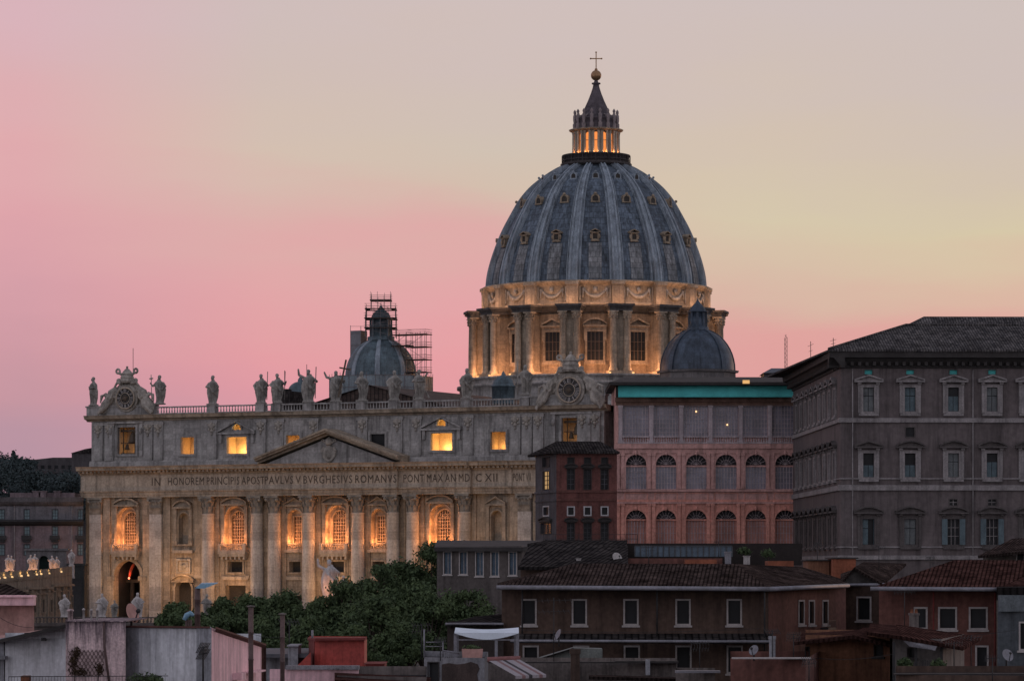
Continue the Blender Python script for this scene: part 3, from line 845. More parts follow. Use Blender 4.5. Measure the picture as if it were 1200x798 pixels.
# ---- attic storey
AT, AB = 44.5, 35.3
def hp(px0, px1, py0, py1, v=.6):
    a, b = B.u(px0, v), B.u(px1, v); cu = (a + b) / 2
    return (a, b, B.z(py1, cu, v), B.z(py0, cu, v))
AW = [dict(h=hp(138.5, 159.5, 500.5, 532), k='bell'), dict(h=hp(212.5, 228, 512.5, 532), k='lit'), dict(h=hp(266.5, 289.5, 512, 531.5), k='big', lun=hp(273, 283, 497, 503.5)),
      dict(h=hp(336, 351.5, 510, 530), k='lit'), dict(h=hp(434.5, 451.5, 508.5, 527.5), k='unlit'), dict(h=hp(505.5, 530.5, 507.5, 527.5), k='big', lun=hp(512.5, 523, 491.5, 499)),
      dict(h=hp(575.5, 593, 506, 526.5), k='lit'), dict(h=hp(658.5, 683, 489.5, 519), k='bell')]
ah = [d['h'] for d in AW] + [(*d['lun'], True) for d in AW if 'lun' in d]
w = MB(); w.wall(-57, 57, AB, AT, ah, .6, .5)
for x in (-57, 57): w.add([(x, .6, AB), (x, .6, AT), (x, 14, AT), (x, 14, AB)], [(0, 1, 2, 3)])
w.add([(-57, .6, AT + 1.2), (57, .6, AT + 1.2), (57, 14, AT + 1.2), (-57, 14, AT + 1.2)], [(0, 1, 2, 3)])
w.add([(-57, 14, 0), (57, 14, 0), (57, 14, AT + 1.2), (-57, 14, AT + 1.2)], [(0, 1, 2, 3)])
w.add([(-58.2, -1.2, 35.302), (58.2, -1.2, 35.302), (58.2, .6, 35.302), (-58.2, .6, 35.302)], [(0, 1, 2, 3)])
obj('attic_wall', w, M['attic'], BAS)
for d in AW:
    ua, ub, za, zb = d['h']; cu = (ua + ub) / 2
    f = MB(); f.border(d['h'], .42, .33, .62); f.border((ua - .42, ub + .42, za - .42, zb + .42), .12, .45, .61)
    if d['k'] == 'big':
        l = d['lun']; f.border((*l, True), .25, .3, .62)
        pediment_tri(f, cu, (ub - ua) * 1.9, zb + .9, 2.0, -.2, .6, .35, fill=False)
        for s in (-1, 1): f.box(cu + s * (ub - ua) * .82 - .3, cu + s * (ub - ua) * .82 + .3, .1, .6, zb - 1.2, zb + .55)
    if d['k'] == 'bell':
        for s in (-1, 1): f.box(cu + s * (ub - ua) * .85 - .35, cu + s * (ub - ua) * .85 + .35, .0, .6, za - .3, zb + .6)
        f.box(cu - (ub - ua), cu + (ub - ua), -.1, .6, zb + .7, zb + 1.1)
        for s in (-1, 1): f.ball((cu + s * (ub - ua) * .85, -.1, zb - .8), (.4, .35, .7), 8, 6)
    win = obj('attic_window', f, M['attic'], BAS)
    D = 4.5
    r_ = MB(); a, b, c, e = ua - .3, ub + .3, za - .2, (d['lun'][3] + .3) if 'lun' in d else zb + .2
    if d['k'] == 'unlit':
        r_.pane(d['h'], 1.0); obj('pane', r_, M['glass'], win); continue
    r_.add([(a, 1.1, c), (b, 1.1, c), (b, D, c), (a, D, c), (a, 1.1, e), (b, 1.1, e), (b, D, e), (a, D, e)], [(0, 1, 2, 3), (7, 6, 5, 4), (3, 2, 6, 7), (0, 3, 7, 4), (2, 1, 5, 6)])
    obj('lit_room', r_, M['plaster'], win)
    pw = {'lit': 330, 'big': 640, 'bell': 110}[d['k']]
    bl('attic_room_lamp', (cu + rnd.choice((-.5, .6, .6)), 3.5, za + .45), pw * rnd.uniform(.38, .6), (1.0, .50, .15), size=.35)
    if 'lun' in d: bl('attic_room_lamp', (cu, 2.2, zb + 1.2), 180, (1.0, .55, .15), size=.2)
    if d['k'] == 'bell':
        m = MB()
        m.box(ua, ub, 1.6, 1.9, zb - .9, zb - .5)
        m.lathe([(0, zb - .9), (.35, zb - 1.0), (.6, zb - 1.8), (.75, zb - 2.6), (1.0, zb - 3.2), (.9, zb - 3.2), (.0, zb - 3.0)], cu + .55, 1.9, 14)
        m.lathe([(0, za + 2.1), (.25, za + 2.0), (.4, za + 1.3), (.62, za + .9), (.0, za + .9)], cu - .8, 1.9, 12)
        for s in (-.35, .3): m.box(cu + s * (ub - ua) - .09, cu + s * (ub - ua) + .09, 1.5, 1.7, za, zb)
        m.box(ua, ub, 1.55, 1.75, za + 2.1, za + 2.3); m.box(ua, ub, 1.55, 1.75, za + .05, za + .25)
        obj('bell', m, M['bronze'], win)
# attic pilasters with hanging garlands
pl = MB(); pl.box(-1.05, 1.05, .22, .6, AB + 1.25, AT - .3); pl.box(-1.25, 1.25, .1, .6, AT - .8, AT - .25)
gar = MB()
for x, z, s in ((0, -1.5, .55), (-.55, -1.2, .38), (.55, -1.2, .38), (0, -2.3, .42), (0, -2.9, .28), (-.6, -2.0, .25), (.6, -2.0, .25), (0, -.95, .4)):
    gar.ball((x, .12, AT + z), (s, s * .6, s), 8, 6)
pl0 = None
for u in [-55.2, -52.6, -43.4, -41] + COLU + [38.6, 41, 43.4, 52.6, 55.2]:
    if pl0 is None: pl0 = place(obj('attic_pilaster', pl, M['attic'], BAS), u); g0 = obj('garland', gar, M['carve'], pl0)
    else:
        c = pl0.copy(); COL.objects.link(c); place(c, u); c.parent = BAS
        k = g0.copy(); COL.objects.link(k); k.parent = c
b = MB(); b.prism([(.2, AB + .003), (.2, AB + .9), (.35, AB + 1.1), (.35, AB + 1.25), (.6, AB + 1.25), (.6, AB + .003)], -57.3, 57.3, 'x'); obj('attic_plinth', b, M['attic'], BAS)
b = MB(); b.prism([(.4, AT + .003), (.2, AT + .3), (-.6, AT + .5), (-.75, AT + .9), (-.9, AT + 1.2), (1.5, AT + 1.2), (1.5, AT + .003)], -58.0, 58.0, 'x'); obj('attic_cornice', b, M['trav'], BAS)

# ---- balustrade, statues
BZ0, BZ1 = AT + 1.203, AT + 2.75
ST = [(109.5, 'fold', None, 'bareheaded stone statue in long robe at the far left end of the balustrade'),
      (187, 'staff', 'crossstaff', 'stone statue gripping a small cross staff beside the left clock'),
      (249, 'book', None, 'lone stone statue on the balustrade above the small lit window next to the left clock'),
      (306, 'down', 'staffr', 'stone statue with slim staff, outer one of the close pair of statues'),
      (325, 'staffr', 'staffr', 'stone statue with staff and shortened robe, inner one of the close pair'),
      (361.5, 'raise', 'staffr', 'stone statue with one arm raised high above the left slope of the pediment'),
      (393.5, 'both', 'bigcross', 'stone statue carrying a tall leaning cross above the pediment peak'),
      (424, 'book', 'book', 'pale stone statue holding a book in front of the scaffolded dome'),
      (462, 'down', None, 'stone statue with lowered arms in front of the right half of the scaffolded dome'),
      (491, 'fold', 'saltire', 'stone statue leaning against diagonal beams above the pediment right end'),
      (547, 'down', 'book', 'dark robed stone statue standing alone against pink sky left of the great drum'),
      (616, 'staff', 'staff', 'stone statue just left of the right clock, drum behind it')]
pu = [B.u(s[0], .2) for s in ST]
bz = MB()
edges_ = [-44.6] + [x for x in pu[2:] if x < 42] + [45.6]
for i in range(len(edges_) - 1):
    balusters(bz, edges_[i] + .95, edges_[i + 1] - .95, BZ0, BZ1, .2, .62, .17, .45)
bz.box(-57.6, -41.5, -.35, 1.0, BZ0, BZ1 + .1); bz.box(-57.8, -41.3, -.5, 1.15, BZ1 + .1, BZ1 + .4)
bz.box(42.0, 57.6, -.35, 1.0, BZ0, BZ1 + .1); bz.box(41.8, 57.8, -.5, 1.15, BZ1 + .1, BZ1 + .4)
for x in pu[2:]:
    bz.box(x - .95, x + .95, -.45, .9, BZ0, BZ1 - .1); bz.box(x - 1.05, x + 1.05, -.55, 1.0, BZ1 - .1, BZ1 + .06)
obj('balustrade', bz, M['attic'], BAS)
for i, (px, pose, ex, lab) in enumerate(ST):
    h = {5: 6.3, 6: 5.9}.get(i, 5.7)
    rz = {0: -.9, 1: -.2, 10: -.3}.get(i, rnd.uniform(-.35, .35))
    zb = BZ1 + (.42 if i < 2 or i == 11 else .07) + .03 * h
    mm = B.mat @ Matrix.Translation((pu[i], .22, zb)) @ Matrix.Rotation(rz + .2, 4, 'Z')
    statue(lab, mm, h, 20 + i, pose, ex, group='statues along the roof balustrade', w=1.12)

# ---- the two clocks
def clock(cu, cz, r, hand, mirror=1, tall=1.0):
    v = -.35
    root_parts = []
    body = MB()
    body.lathe([(0, -.55), (r * 1.32, -.55), (r * 1.36, -.2), (r * 1.2, 0), (0, 0)], 0, 0, 36)
    k = len(body.v); body.v = [Vector((cu + p.x, v + .2 + p.z, cz + p.y)) for p in body.v]
    zb_ = BZ1 + .2
    body.prism([(cu - r * 2.9, zb_), (cu + r * 2.9, zb_), (cu + r * 2.35, zb_ + r * .75), (cu + r * 1.75, cz + r * .1), (cu + r * 1.45, cz + r * .9), (cu + r * .8, cz + r * 1.6), (cu - r * .8, cz + r * 1.6), (cu - r * 1.45, cz + r * .9), (cu - r * 1.75, cz + r * .1), (cu - r * 2.35, zb_ + r * .75)], -.1, 1.0)
    for q in range(60):
        a_ = rnd.uniform(.1, 3.04); d_ = rnd.uniform(1.75, 2.4); body.ball((cu + math.cos(a_) * r * d_ * 1.1, v + rnd.uniform(-.3, .3), cz - r * .9 + math.sin(a_) * r * d_ * .75), (rnd.uniform(.16, .42), .35, rnd.uniform(.16, .45)), 7, 5)
    for s in (-1, 1):
        # scrolls
        body.tube([(cu + s * r * 1.2, v + .3, cz + r * 1.0), (cu + s * r * 1.75, v + .2, cz + r * .55), (cu + s * r * 2.0, v + .2, cz - r * .1), (cu + s * r * 2.6, v + .2, cz - r * .65), (cu + s * r * 3.0, v + .2, cz - r * 1.15)], [.6, .95, 1.0, .95, .6], 8)
        body.torus((cu + s * r * 2.7, v - .1, cz - r * 1.1), .65, .32)
        # reclining angel: torso, head, wing, legs
        tx = cu + s * r * 1.95
        body.tube([(tx, v - .5, cz - r * .2), (tx + s * .5, v - .7, cz - r * .75), (tx + s * 1.3, v - .8, cz - r * 1.1), (tx + s * 2.5, v - .7, cz - r * 1.45)], [.42, .55, .45, .3], 8)
        body.ball((tx - s * .05, v - .7, cz + r * .12), (.36, .36, .42), 8, 7)
        body.tube([(tx, v - .6, cz - r * .25), (tx - s * .7, v - .8, cz + r * .05), (tx - s * .9, v - .8, cz + r * .45)], [.24, .2, .15], 6)
        body.tube([(tx + s * .3, v, cz - r * .2), (tx + s * 1.2, v + .1, cz + r * .45), (tx + s * 2.0, v + .1, cz + r * .3), (tx + s * 2.3, v, cz - r * .4)], [.3, .45, .38, .12], 7)
        body.tube([(tx + s * .3, v - .8, cz - r * .9), (tx + s * 1.6, v - 1.0, cz - r * 1.0), (tx + s * 2.2, v - 1.0, cz - r * 1.6)], [.34, .3, .2], 7)
        # keys crossing behind the crown
        body.tube([(cu - s * r * .8, v + .2, cz + r * 1.45), (cu + s * r * .95, v, cz + r * 2.55 * tall)], .3, 6)
        body.torus((cu + s * r * 1.02, v, cz + r * 2.68 * tall), .42, .24)
        body.ball((cu + s * r * .95, v + .1, cz + r * 1.75), (.6, .45, .5), 8, 6)
        body.tube([(cu + s * r * .4, v, cz + r * 1.5), (cu + s * r * 1.1, v - .1, cz + r * 1.55), (cu + s * r * 1.45, v, cz + r * 1.1)], [.35, .32, .2], 6)
    b0 = cz + r * 1.5
    body.lathe([(0, b0), (r * .62, b0), (r * .66, b0 + r * .35), (r * .60, b0 + r * .75), (r * .45, b0 + r * 1.1 * tall), (r * .2, b0 + r * 1.38 * tall), (0, b0 + r * 1.45 * tall)], cu, v + .1, 14)
    for q in (.2, .55, .9): body.torus((cu, v + .1, b0 + r * q), r * (.68 - q * .1), .14, 'z', 18)
    body.ball((cu, v + .1, b0 + r * 1.55 * tall), .26)
    c = remesh(body, .09, M['carve'], 'clock', BAS)
    fc = MB(); fc.lathe([(0, -.02), (r * 1.02, -.02), (r * 1.02, .1)], 0, 0, 36); fc.v = [Vector((cu + p.x, v - .62 - p.z + .05, cz + p.y)) for p in fc.v]
    obj('dial', fc, mk('clock_dial' , (.085, .082, .08), var=.2, ns=2), c)
    ring = MB(); ring.torus((cu, v - .66, cz), r * 1.02, .16, 'y', 40); ring.torus((cu, v - .68, cz), r * .52, .07, 'y', 30)
    obj('dial_ring', ring, M['travl'], c)
    num = MB(); ROM = ['XII', 'I', 'II', 'III', 'IIII', 'V', 'VI', 'VII', 'VIII', 'IX', 'X', 'XI']
    for i, s in enumerate(ROM):
        t = math.pi / 2 - i * math.pi / 6; wtot = len(s) * .19 * r / 2.2
        for j, ch in enumerate(s):
            off = (j - (len(s) - 1) / 2) * .24 * r / 2.2
            def rp(o, rad):
                return (cu + math.cos(t) * rad + math.sin(t) * o, v - .71, cz + math.sin(t) * rad - math.cos(t) * o)
            ra, rb = r * .60, r * .93; q = .05 * r / 2.2
            st = {'I': [(0, 0)], 'V': [(-.09, 0), (.09, 0)], 'X': [(-.09, .09), (.09, -.09)]}[ch]
            for (oa, ob) in st:
                x = r / 2.2
                a, b_ = (rp(off + oa * x * (0 if ch == 'V' else 1), ra), rp(off + (oa if ch == 'V' else ob) * x, rb))
                num.tube([a, b_], q, 4)
    obj('numerals', num, M['marble'], c)
    hd = MB()
    ht = R(hand)
    hd.tube([(cu - math.cos(ht) * r * .35, v - .80, cz - math.sin(ht) * r * .35), (cu + math.cos(ht) * r * .62, v - .80, cz + math.sin(ht) * r * .62)], [.16, .07], 4)
    for k in range(12):
        t = k * math.pi / 6; hd.tube([(cu, v - .77, cz), (cu + math.cos(t) * r * .4, v - .77, cz + math.sin(t) * r * .4)], [.14, .03], 4)
    obj('hand', hd, M['bronze'], c)
cl = B.q(148.7, 466.8, -.35); clock(cl[0], cl[1], 2.05, 200)
cr_ = B.q(668.5, 457.0, -.35); clock(cr_[0], cr_[1], 2.3, 178, tall=1.0)

# ---- body, nave and roofs behind the front
nb = MB(); nb.box(-44, 44, 14.1, 100, 0, 43); nb.box(-56.5, 56.5, 7, 13.95, 30, 44.8); obj('nave_wall', nb, M['attic'], BAS)
nr = MB()
g = [(-19, 45), (19, 45), (19, 46.3), (0, 51.2), (-19, 46.3)]
nr.prism(g, 13.9, 96, 'y'); nr.add([(-19.6, 13.2, 46.2), (0, 13.2, 51.3), (0, 97, 51.3), (-19.6, 97, 46.2)], [(0, 1, 2, 3)]); nr.add([(19.6, 13.2, 46.2), (0, 13.2, 51.3), (0, 97, 51.3), (19.6, 97, 46.2)], [(3, 2, 1, 0)])
obj('nave_roof', nr, mk('brown_nave_roof', (.085, .062, .055), var=.35, ns=.4, tile=(.9, .9), bump=.3), BAS)
def cupola(u, v, r, z0, drum=1.5):
    m = MB(); m.lathe([(r * 1.05, z0 - 2), (r * 1.05, z0 + drum), (r * 1.12, z0 + drum), (r * 1.12, z0 + drum + .3), (r, z0 + drum + .35)] + [(r * math.cos(t), z0 + drum + .35 + r * .85 * math.sin(t)) for t in [R(10 * i) for i in range(1, 9)]], u, v, 20)
    m.lathe([(r * .2, z0 + drum + r * .8), (r * .22, z0 + drum + r * 1.1), (.02, z0 + drum + r * 1.45)], u, v, 8)
    return m
obj('cupola', cupola(B.u(590, 45), 45, 2.3, B.z(462, B.u(590, 45), 45)), M['leadt'], BAS)
obj('cupola', cupola(B.u(352, 32), 32, 2.6, B.z(470, B.u(352, 32), 32)), M['leadt'], BAS)
obj('roof_lantern', MB().box(B.u(335, 25) - 2, B.u(335, 25) + 2.2, 23, 29, 44, B.z(459, B.u(335, 25), 25)).box(B.u(335, 25) - .6, B.u(335, 25) + .8, 24, 26, 46, B.z(456, B.u(335, 25), 25)), M['roofd'], BAS)
for px, py0, py1 in ((333.5, 434, 472), (359.5, 427, 470), (156, 408, 470)):
    u = B.u(px, 20); m = MB(); m.tube([(u, 20, B.z(py1 + 25, u, 20)), (u, 20, B.z(py0, u, 20))], .06, 5)
    o = obj('lightning_rod', m, M['iron']); o.matrix_world = B.mat
    tag(o, {333.5: 'thin lightning rod beside the close pair of statues', 359.5: 'thin lightning rod behind the statue with raised arm', 156: 'thin lightning rod rising behind the left clock crown'}[px], 'lightning rod', 'lightning rods on the roof')
# ================================================================ the great dome (parts of the basilica)
DV = 122.0
DR = R(1.5)                     # window axis turned a little from the axis of the front
DM = Matrix.Translation((0, DV, -1.8)) @ Matrix.Rotation(DR, 4, 'Z')
def dz(py): return CZ + (HY - py) / 5.155
def ring_mat(k, half=False):
    """frame at bay k of sixteen: +x outwards from the axis, y sideways"""
    return DM @ Matrix.Rotation(-math.pi / 2 + (k + (.5 if half else 0)) * math.pi / 8, 4, 'Z')
pod = MB(DM)
pod.lathe([(31.5, 40), (31.5, 54), (31.0, 54.3), (31.0, 56.8), (31.6, 57), (31.6, 57.6), (30.2, 57.7), (30.2, 58.6), (30.6, 58.7), (30.6, 59.2), (20, 59.2)], 0, 0, 96)
obj('dome_podium', pod, M['attic'], BAS)
dr = MB(DM); dr.lathe([(24.3, 59.2), (24.3, 73.2)], 0, 0, 96)
drum = obj('drum', dr, mk('drum_travertine', (.36, .275, .20), var=.25, ns=.3, streak=.5, brick=(2.2, 1.0), bump=.25), BAS)
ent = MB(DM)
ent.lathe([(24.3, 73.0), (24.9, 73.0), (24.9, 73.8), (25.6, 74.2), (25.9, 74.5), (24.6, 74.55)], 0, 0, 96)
obj('drum_cornice', ent, mk('shaded_cornice', (.085, .08, .08), var=.3, ns=.5, streak=.4), drum)  # ring the floodlights miss: its shade is put into the colour
at = MB(DM); at.lathe([(24.5, 74.5), (25.3, 74.5), (25.3, 75.1), (24.75, 75.2), (24.75, 78.9), (25.1, 79.0), (25.5, 79.4), (25.9, 79.7), (25.9, 80.0), (24.6, 80.1)], 0, 0, 96)
datt = obj('drum_attic', at, M['trav'], BAS)
# buttresses with their pairs of columns
for k in range(16):
    X = ring_mat(k, True)
    b = MB(X)
    b.box(24.0, 27.6, -1.55, 1.55, 59.2, 73.0)
    b.box(24.0, 29.6, -2.6, 2.6, 58.9, 59.9)
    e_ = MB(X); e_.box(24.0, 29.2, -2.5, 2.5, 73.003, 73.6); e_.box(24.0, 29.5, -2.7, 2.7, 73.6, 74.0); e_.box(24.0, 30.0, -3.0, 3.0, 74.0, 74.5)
    b.box(24.0, 26.1, -1.3, 1.3, 74.3, 79.0); b.box(24.0, 26.5, -1.5, 1.5, 79.0, 79.7)
    bu = obj('buttress', b, M['trav'], BAS)
    obj('entablature', e_, bpy.data.materials['shaded_cornice'], bu)  # same painted shade on the buttress tops
    for s in (-1, 1):
        c = MB(X); y = s * 1.55; x = 28.3; r = .78
        c.lathe([(r * 1.3, 59.9), (r * 1.3, 60.2), (r * 1.1, 60.5), (r, 60.7), (r, 65), (r * .86, 70.9), (r * .95, 71.0), (r * .9, 71.2), (r * 1.05, 72.0), (r * 1.35, 72.7)], x, y, 16)
        for row, (z0, n) in enumerate(((71.2, 8), (71.8, 8))):
            for q in range(n):
                t = 2 * math.pi * (q + row * .5) / n
                c.ball((x + math.cos(t) * r * (1.1 + row * .12), y + math.sin(t) * r * (1.1 + row * .12), z0 + .35), (.2, .2, .32), 6, 4)
        c.box(x - 1.05, x + 1.05, y - 1.05, y + 1.05, 72.7, 73.0)
        obj('column', c, M['trav'], bu)
BARM = mk('dark_window_bars', (.13, .10, .08))
# windows of the drum, garlands of its attic
for k in range(16):
    X = ring_mat(k)
    Y90 = X @ Matrix.Translation((24.1, 0, 0)) @ Matrix.Rotation(math.pi / 2, 4, 'Z')   # u sideways, v inwards
    f = MB(Y90); h = (-1.75, 1.75, 62.4, 68.7)
    f.border(h, .5, -.55, .6)
    f.box(-2.5, 2.5, -.7, .5, 61.5, 62.0); f.box(-2.3, 2.3, -.45, .5, 69.1, 69.8)
    for s in (-1, 1): f.box(s * 2.25 - .25, s * 2.25 + .25, -.6, .5, 66.8, 69.8)
    (pediment_tri if k % 2 == 0 else pediment_seg)(f, 0, 5.3, 70.15, 1.25, -1.0, .5, .35)
    win = obj('drum_window', f, M['trav'], BAS)
    g = MB(Y90); g.pane((-1.75, 1.75, 62.4, 68.7), -.34); obj('pane', g, M['glass'], win)
    g = MB(Y90)
    for i in range(1, 4): g.box(-1.75 + i * .875 - .06, -1.75 + i * .875 + .06, -.46, -.36, 62.4, 68.7)
    for i in (2, 4): g.box(-1.75, 1.75, -.455, -.365, 62.5 + i - .05, 62.5 + i + .05)
    obj('lattice', g, BARM, win)
    ga = MB(X)
    ga.border((-3.2, 3.2, 75.7, 78.5), .0, 0, 0) if False else None
    pts = []
    for i in range(13):
        t = -1 + i / 6
        a = t * 2.5 / 24.9
        pts.append((25.0 * math.cos(a), 25.0 * math.sin(a), 78.0 - 1.7 * (1 - t * t)))
    ga.tube(pts, [.22 + .3 * (1 - abs(-1 + i / 6)) for i in range(13)], 7)
    for s in (-1, 1): ga.ball((25.0 * math.cos(.1), s * 2.55, 77.9), (.3, .45, .45), 8, 6); ga.tube([(24.98, s * 2.6, 77.8), (24.98, s * 2.7, 76.2)], [.25, .12], 6)
    ga.ball((25.1, 0, 77.9), (.35, .55, .6), 8, 6)
    for s in (-1, 1):
        ga.box(24.9, 25.02, s * 3.3 - .1, s * 3.3 + .1, 75.6, 78.6)
    obj('garland', ga, M['carve'], datt)
# lights of the drum
for k in range(16):
    ang = -math.pi / 2 + k * math.pi / 8
    if not (-2.2 < ((ang + math.pi / 2 + math.pi) % (2 * math.pi) - math.pi) < 2.2): continue
    X = B.mat @ ring_mat(k)
    for s in (-1, 1):
        lamp('drum_floodlight', X @ Vector((28.4, s * .9, 60.5)), 520, (1.0, .45, .20), size=.6)
    lamp('drum_attic_floodlight', X @ Vector((28.6, 0, 75.3)), 400, (1.0, .50, .24), size=.4)
    for s in (-1, 1): lamp('drum_attic_floodlight', B.mat @ ring_mat(k, True) @ Vector((28.6, s * .7, 75.1)), 170, (1.0, .50, .25), size=.3)
    lamp('column_floodlight', X @ Vector((30.2, 2.0, 60.2)), 190, (1.0, .48, .22), size=.3)
    lamp('column_floodlight', X @ Vector((30.2, -2.0, 60.2)), 190, (1.0, .48, .22), size=.3)
fx = MB()
for k in range(16):
    X = ring_mat(k)
    for s in (-1, 1):
        q = X @ Vector((29.9, s * 3.3, 59.7))
        fx.box(q.x - .17, q.x + .17, q.y - .17, q.y + .17, q.z - .5, q.z - .2)
lampbox = obj('floodlight_housing', fx, emit('lit_lamp_glass', (1, .55, .2), 1.6), BAS, 'small glowing floodlights at the foot of the drum columns')

# ---- shell
PROF = [(24.7, 79.9), (24.45, 82.3), (24.0, 84.4), (23.3, 86.8), (22.3, 89.6), (20.95, 92.8), (19.25, 96.0), (17.3, 99.4), (14.9, 102.3), (12.0, 104.7), (9.4, 106.4), (7.4, 107.4), (6.6, 107.9)]
def rad(z):
    for (r0, z0), (r1, z1) in zip(PROF, PROF[1:]):
        if z0 <= z <= z1: return r0 + (r1 - r0) * (z - z0) / (z1 - z0)
    return PROF[-1][0] if z > 101 else PROF[0][0]
def smooth_prof(n=40):
    P_ = [Vector(p) for p in PROF]; out = []
    for i in range(len(P_) - 1):
        p0, p1, p2, p3 = P_[max(i - 1, 0)], P_[i], P_[i + 1], P_[min(i + 2, len(P_) - 1)]
        for t in [j / 4 for j in range(4)]:
            out.append(tuple(.5 * ((2 * p1) + (p2 - p0) * t + (2 * p0 - 5 * p1 + 4 * p2 - p3) * t * t + (3 * p1 - p0 - 3 * p2 + p3) * t ** 3)))
    return out + [PROF[-1]]
SP = smooth_prof()
sh = MB(DM); sh.lathe([(p[0] - .35, p[1]) for p in SP], 0, 0, 128)
shell = obj('dome_shell', sh, M['lead'], BAS)
PANL = mk('pale_lead_panel', (.27, .285, .30), var=.3, ns=.5, streak=.65, brick=(.97, 1.2), mortar=.5, ms=.08)
for k in range(16):
    b = MB(ring_mat(k, True))
    def strip(wf, off0, off1, y0f, y1f):
        vs, fs = [], []
        for i, (r, z) in enumerate(SP):
            hw = wf(r); ya, yb = y0f * hw, y1f * hw
            j = min(i + 1, len(SP) - 1); i0 = max(i - 1, 0)
            t = Vector((SP[j][0] - SP[i0][0], SP[j][1] - SP[i0][1])).normalized(); nn = Vector((t.y, -t.x))
            vs += [(r + nn.x * off0, ya, z + nn.y * off0), (r + nn.x * off1, ya, z + nn.y * off1), (r + nn.x * off1, yb, z + nn.y * off1), (r + nn.x * off0, yb, z + nn.y * off0)]
        for i in range(len(SP) - 1):
            for q in range(3): fs.append((i * 4 + q, i * 4 + q + 1, i * 4 + 4 + q + 1, i * 4 + 4 + q))
        b.add(vs, fs)
    strip(lambda r: .32 + r * .040, -.5, .06, -1.22, 1.22)
    strip(lambda r: .32 + r * .040, .06, .22, -1.22, -1.08); strip(lambda r: .32 + r * .040, .06, .22, 1.08, 1.22)
    strip(lambda r: .32 + r * .040, .06, .34, -.8, .8)
    strip(lambda r: .32 + r * .040, .34, .62, -.76, -.4); strip(lambda r: .32 + r * .040, .34, .62, .4, .76)
    obj('rib', b, M['leadr'], shell)
for z0, s in ((89.7, .76), (98.3, .85), (104.0, .7)):
    for k in range(16):
        r = rad(z0)
        Y90 = ring_mat(k) @ Matrix.Translation((r, 0, z0)) @ Matrix.Rotation(math.pi / 2, 4, 'Z')
        f = MB(Y90)
        dep = 2.6 * s if z0 < 95 else 3.2 * s
        if z0 < 95:
            f.border((-.5, .5, -.45, .75), .3, -.35, dep); pediment_tri(f, 0, 2.3, 1.1, .55, -.55, dep, .18); f.box(-1.0, 1.0, -.5, .5, -.95, -.75)
            for q in (-1, 1): f.ball((q * .95, -.2, .1), (.22, .3, .6), 8, 6)
        else:
            hh = (-.75 * s, .75 * s, -.3 * s, 1.2 * s, True)
            f.border(hh, .42 * s, -.22 * s, dep); f.box(-1.25 * s, 1.25 * s, -.35 * s, .8, -.6 * s, -.3 * s)
            f.ball((0, -.2 * s, 1.7 * s), (.45 * s, .4 * s, .4 * s), 8, 6)
        do = obj('dormer', f, M['leadr'] if z0 > 103 else mk('gold_lit_dormer_stone', (.28, .225, .165), var=.4, ns=1) if k == 0 and z0 < 95 else bpy.data.materials.get('gold_lit_dormer_stone'), shell)  # brown stone with the golden light on the hoods mixed into its colour
        g = MB(Y90); g.box(-.8 * s, .8 * s, -.15, .1, -.5 * s, 1.05 * s)
        # the dark opening is a sub-part depth already used: it stays in the dormer mesh as a second slot
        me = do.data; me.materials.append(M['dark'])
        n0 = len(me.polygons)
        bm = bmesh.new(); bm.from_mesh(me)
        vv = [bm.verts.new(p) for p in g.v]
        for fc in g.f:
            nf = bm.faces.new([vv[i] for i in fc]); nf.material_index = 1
        bm.to_mesh(me); bm.free()
    lampz = z0
for k in range(16):
    b = MB(ring_mat(k)); vs, fs = [], []
    zz = [80.3 + i * .9 for i in range(10)]
    for z in zz:
        r = rad(z) - .35; hw = 1.45
        vs += [(r - .2, -hw, z), (r + .12, -hw, z), (r + .12, hw, z), (r - .2, hw, z)]
    for i in range(len(zz) - 1):
        for q in range(3): fs.append((i * 4 + q, i * 4 + q + 1, i * 4 + 5 + q, i * 4 + 4 + q))
    b.add(vs, fs); obj('lead_panel', b, PANL, shell)
# ---- lantern
LZ = Matrix.Translation((0, 0, .9)); LM = LZ @ DM
la = MB(LM)
la.lathe([(7.3, 106.6), (8.1, 106.9), (8.1, 107.3), (7.6, 107.4), (7.6, 107.5)], 0, 0, 48)
la.lathe([(7.45, 107.2), (7.45, 108.9), (7.75, 109.0), (7.75, 109.3), (7.2, 109.3), (7.2, 107.3)], 0, 0, 48); la.lathe([(7.7, 107.9), (7.8, 107.9), (7.8, 108.1), (7.7, 108.1)], 0, 0, 48)
la.lathe([(7.35, 107.2), (7.35, 108.0), (7.3, 108.0)], 0, 0, 48)
for k in range(48):
    t = 2 * math.pi * k / 48; la.tube([(7.7 * math.cos(t), 7.7 * math.sin(t), 107.4), (7.7 * math.cos(t), 7.7 * math.sin(t), 109.2)], .07 if k % 3 else .14, 4)
la.lathe([(7.5, 107.3), (0, 107.35)], 0, 0, 48)
CANM = mk('candelabrum_stone', (.24, .20, .20), var=.3, ns=1)
LANP = emit('lantern_lit_pane', (1.0, .30, .07), 1.0)
lan = obj('lantern', la, mk('dark_gallery_metal', (.05, .045, .045), var=.3), BAS)
lb = MB(LM); lb.lathe([(4.4, 107.3), (5.9, 107.35), (5.9, 108.9), (5.7, 109.0), (4.4, 109.0), (4.4, 114.5)], 0, 0, 48)
lb.lathe([(4.4, 114.5), (5.5, 114.55), (5.8, 114.7), (6.1, 114.85), (6.2, 115.05), (4.8, 115.2)], 0, 0, 48)
obj('lantern_drum', lb, M['trav'], lan)
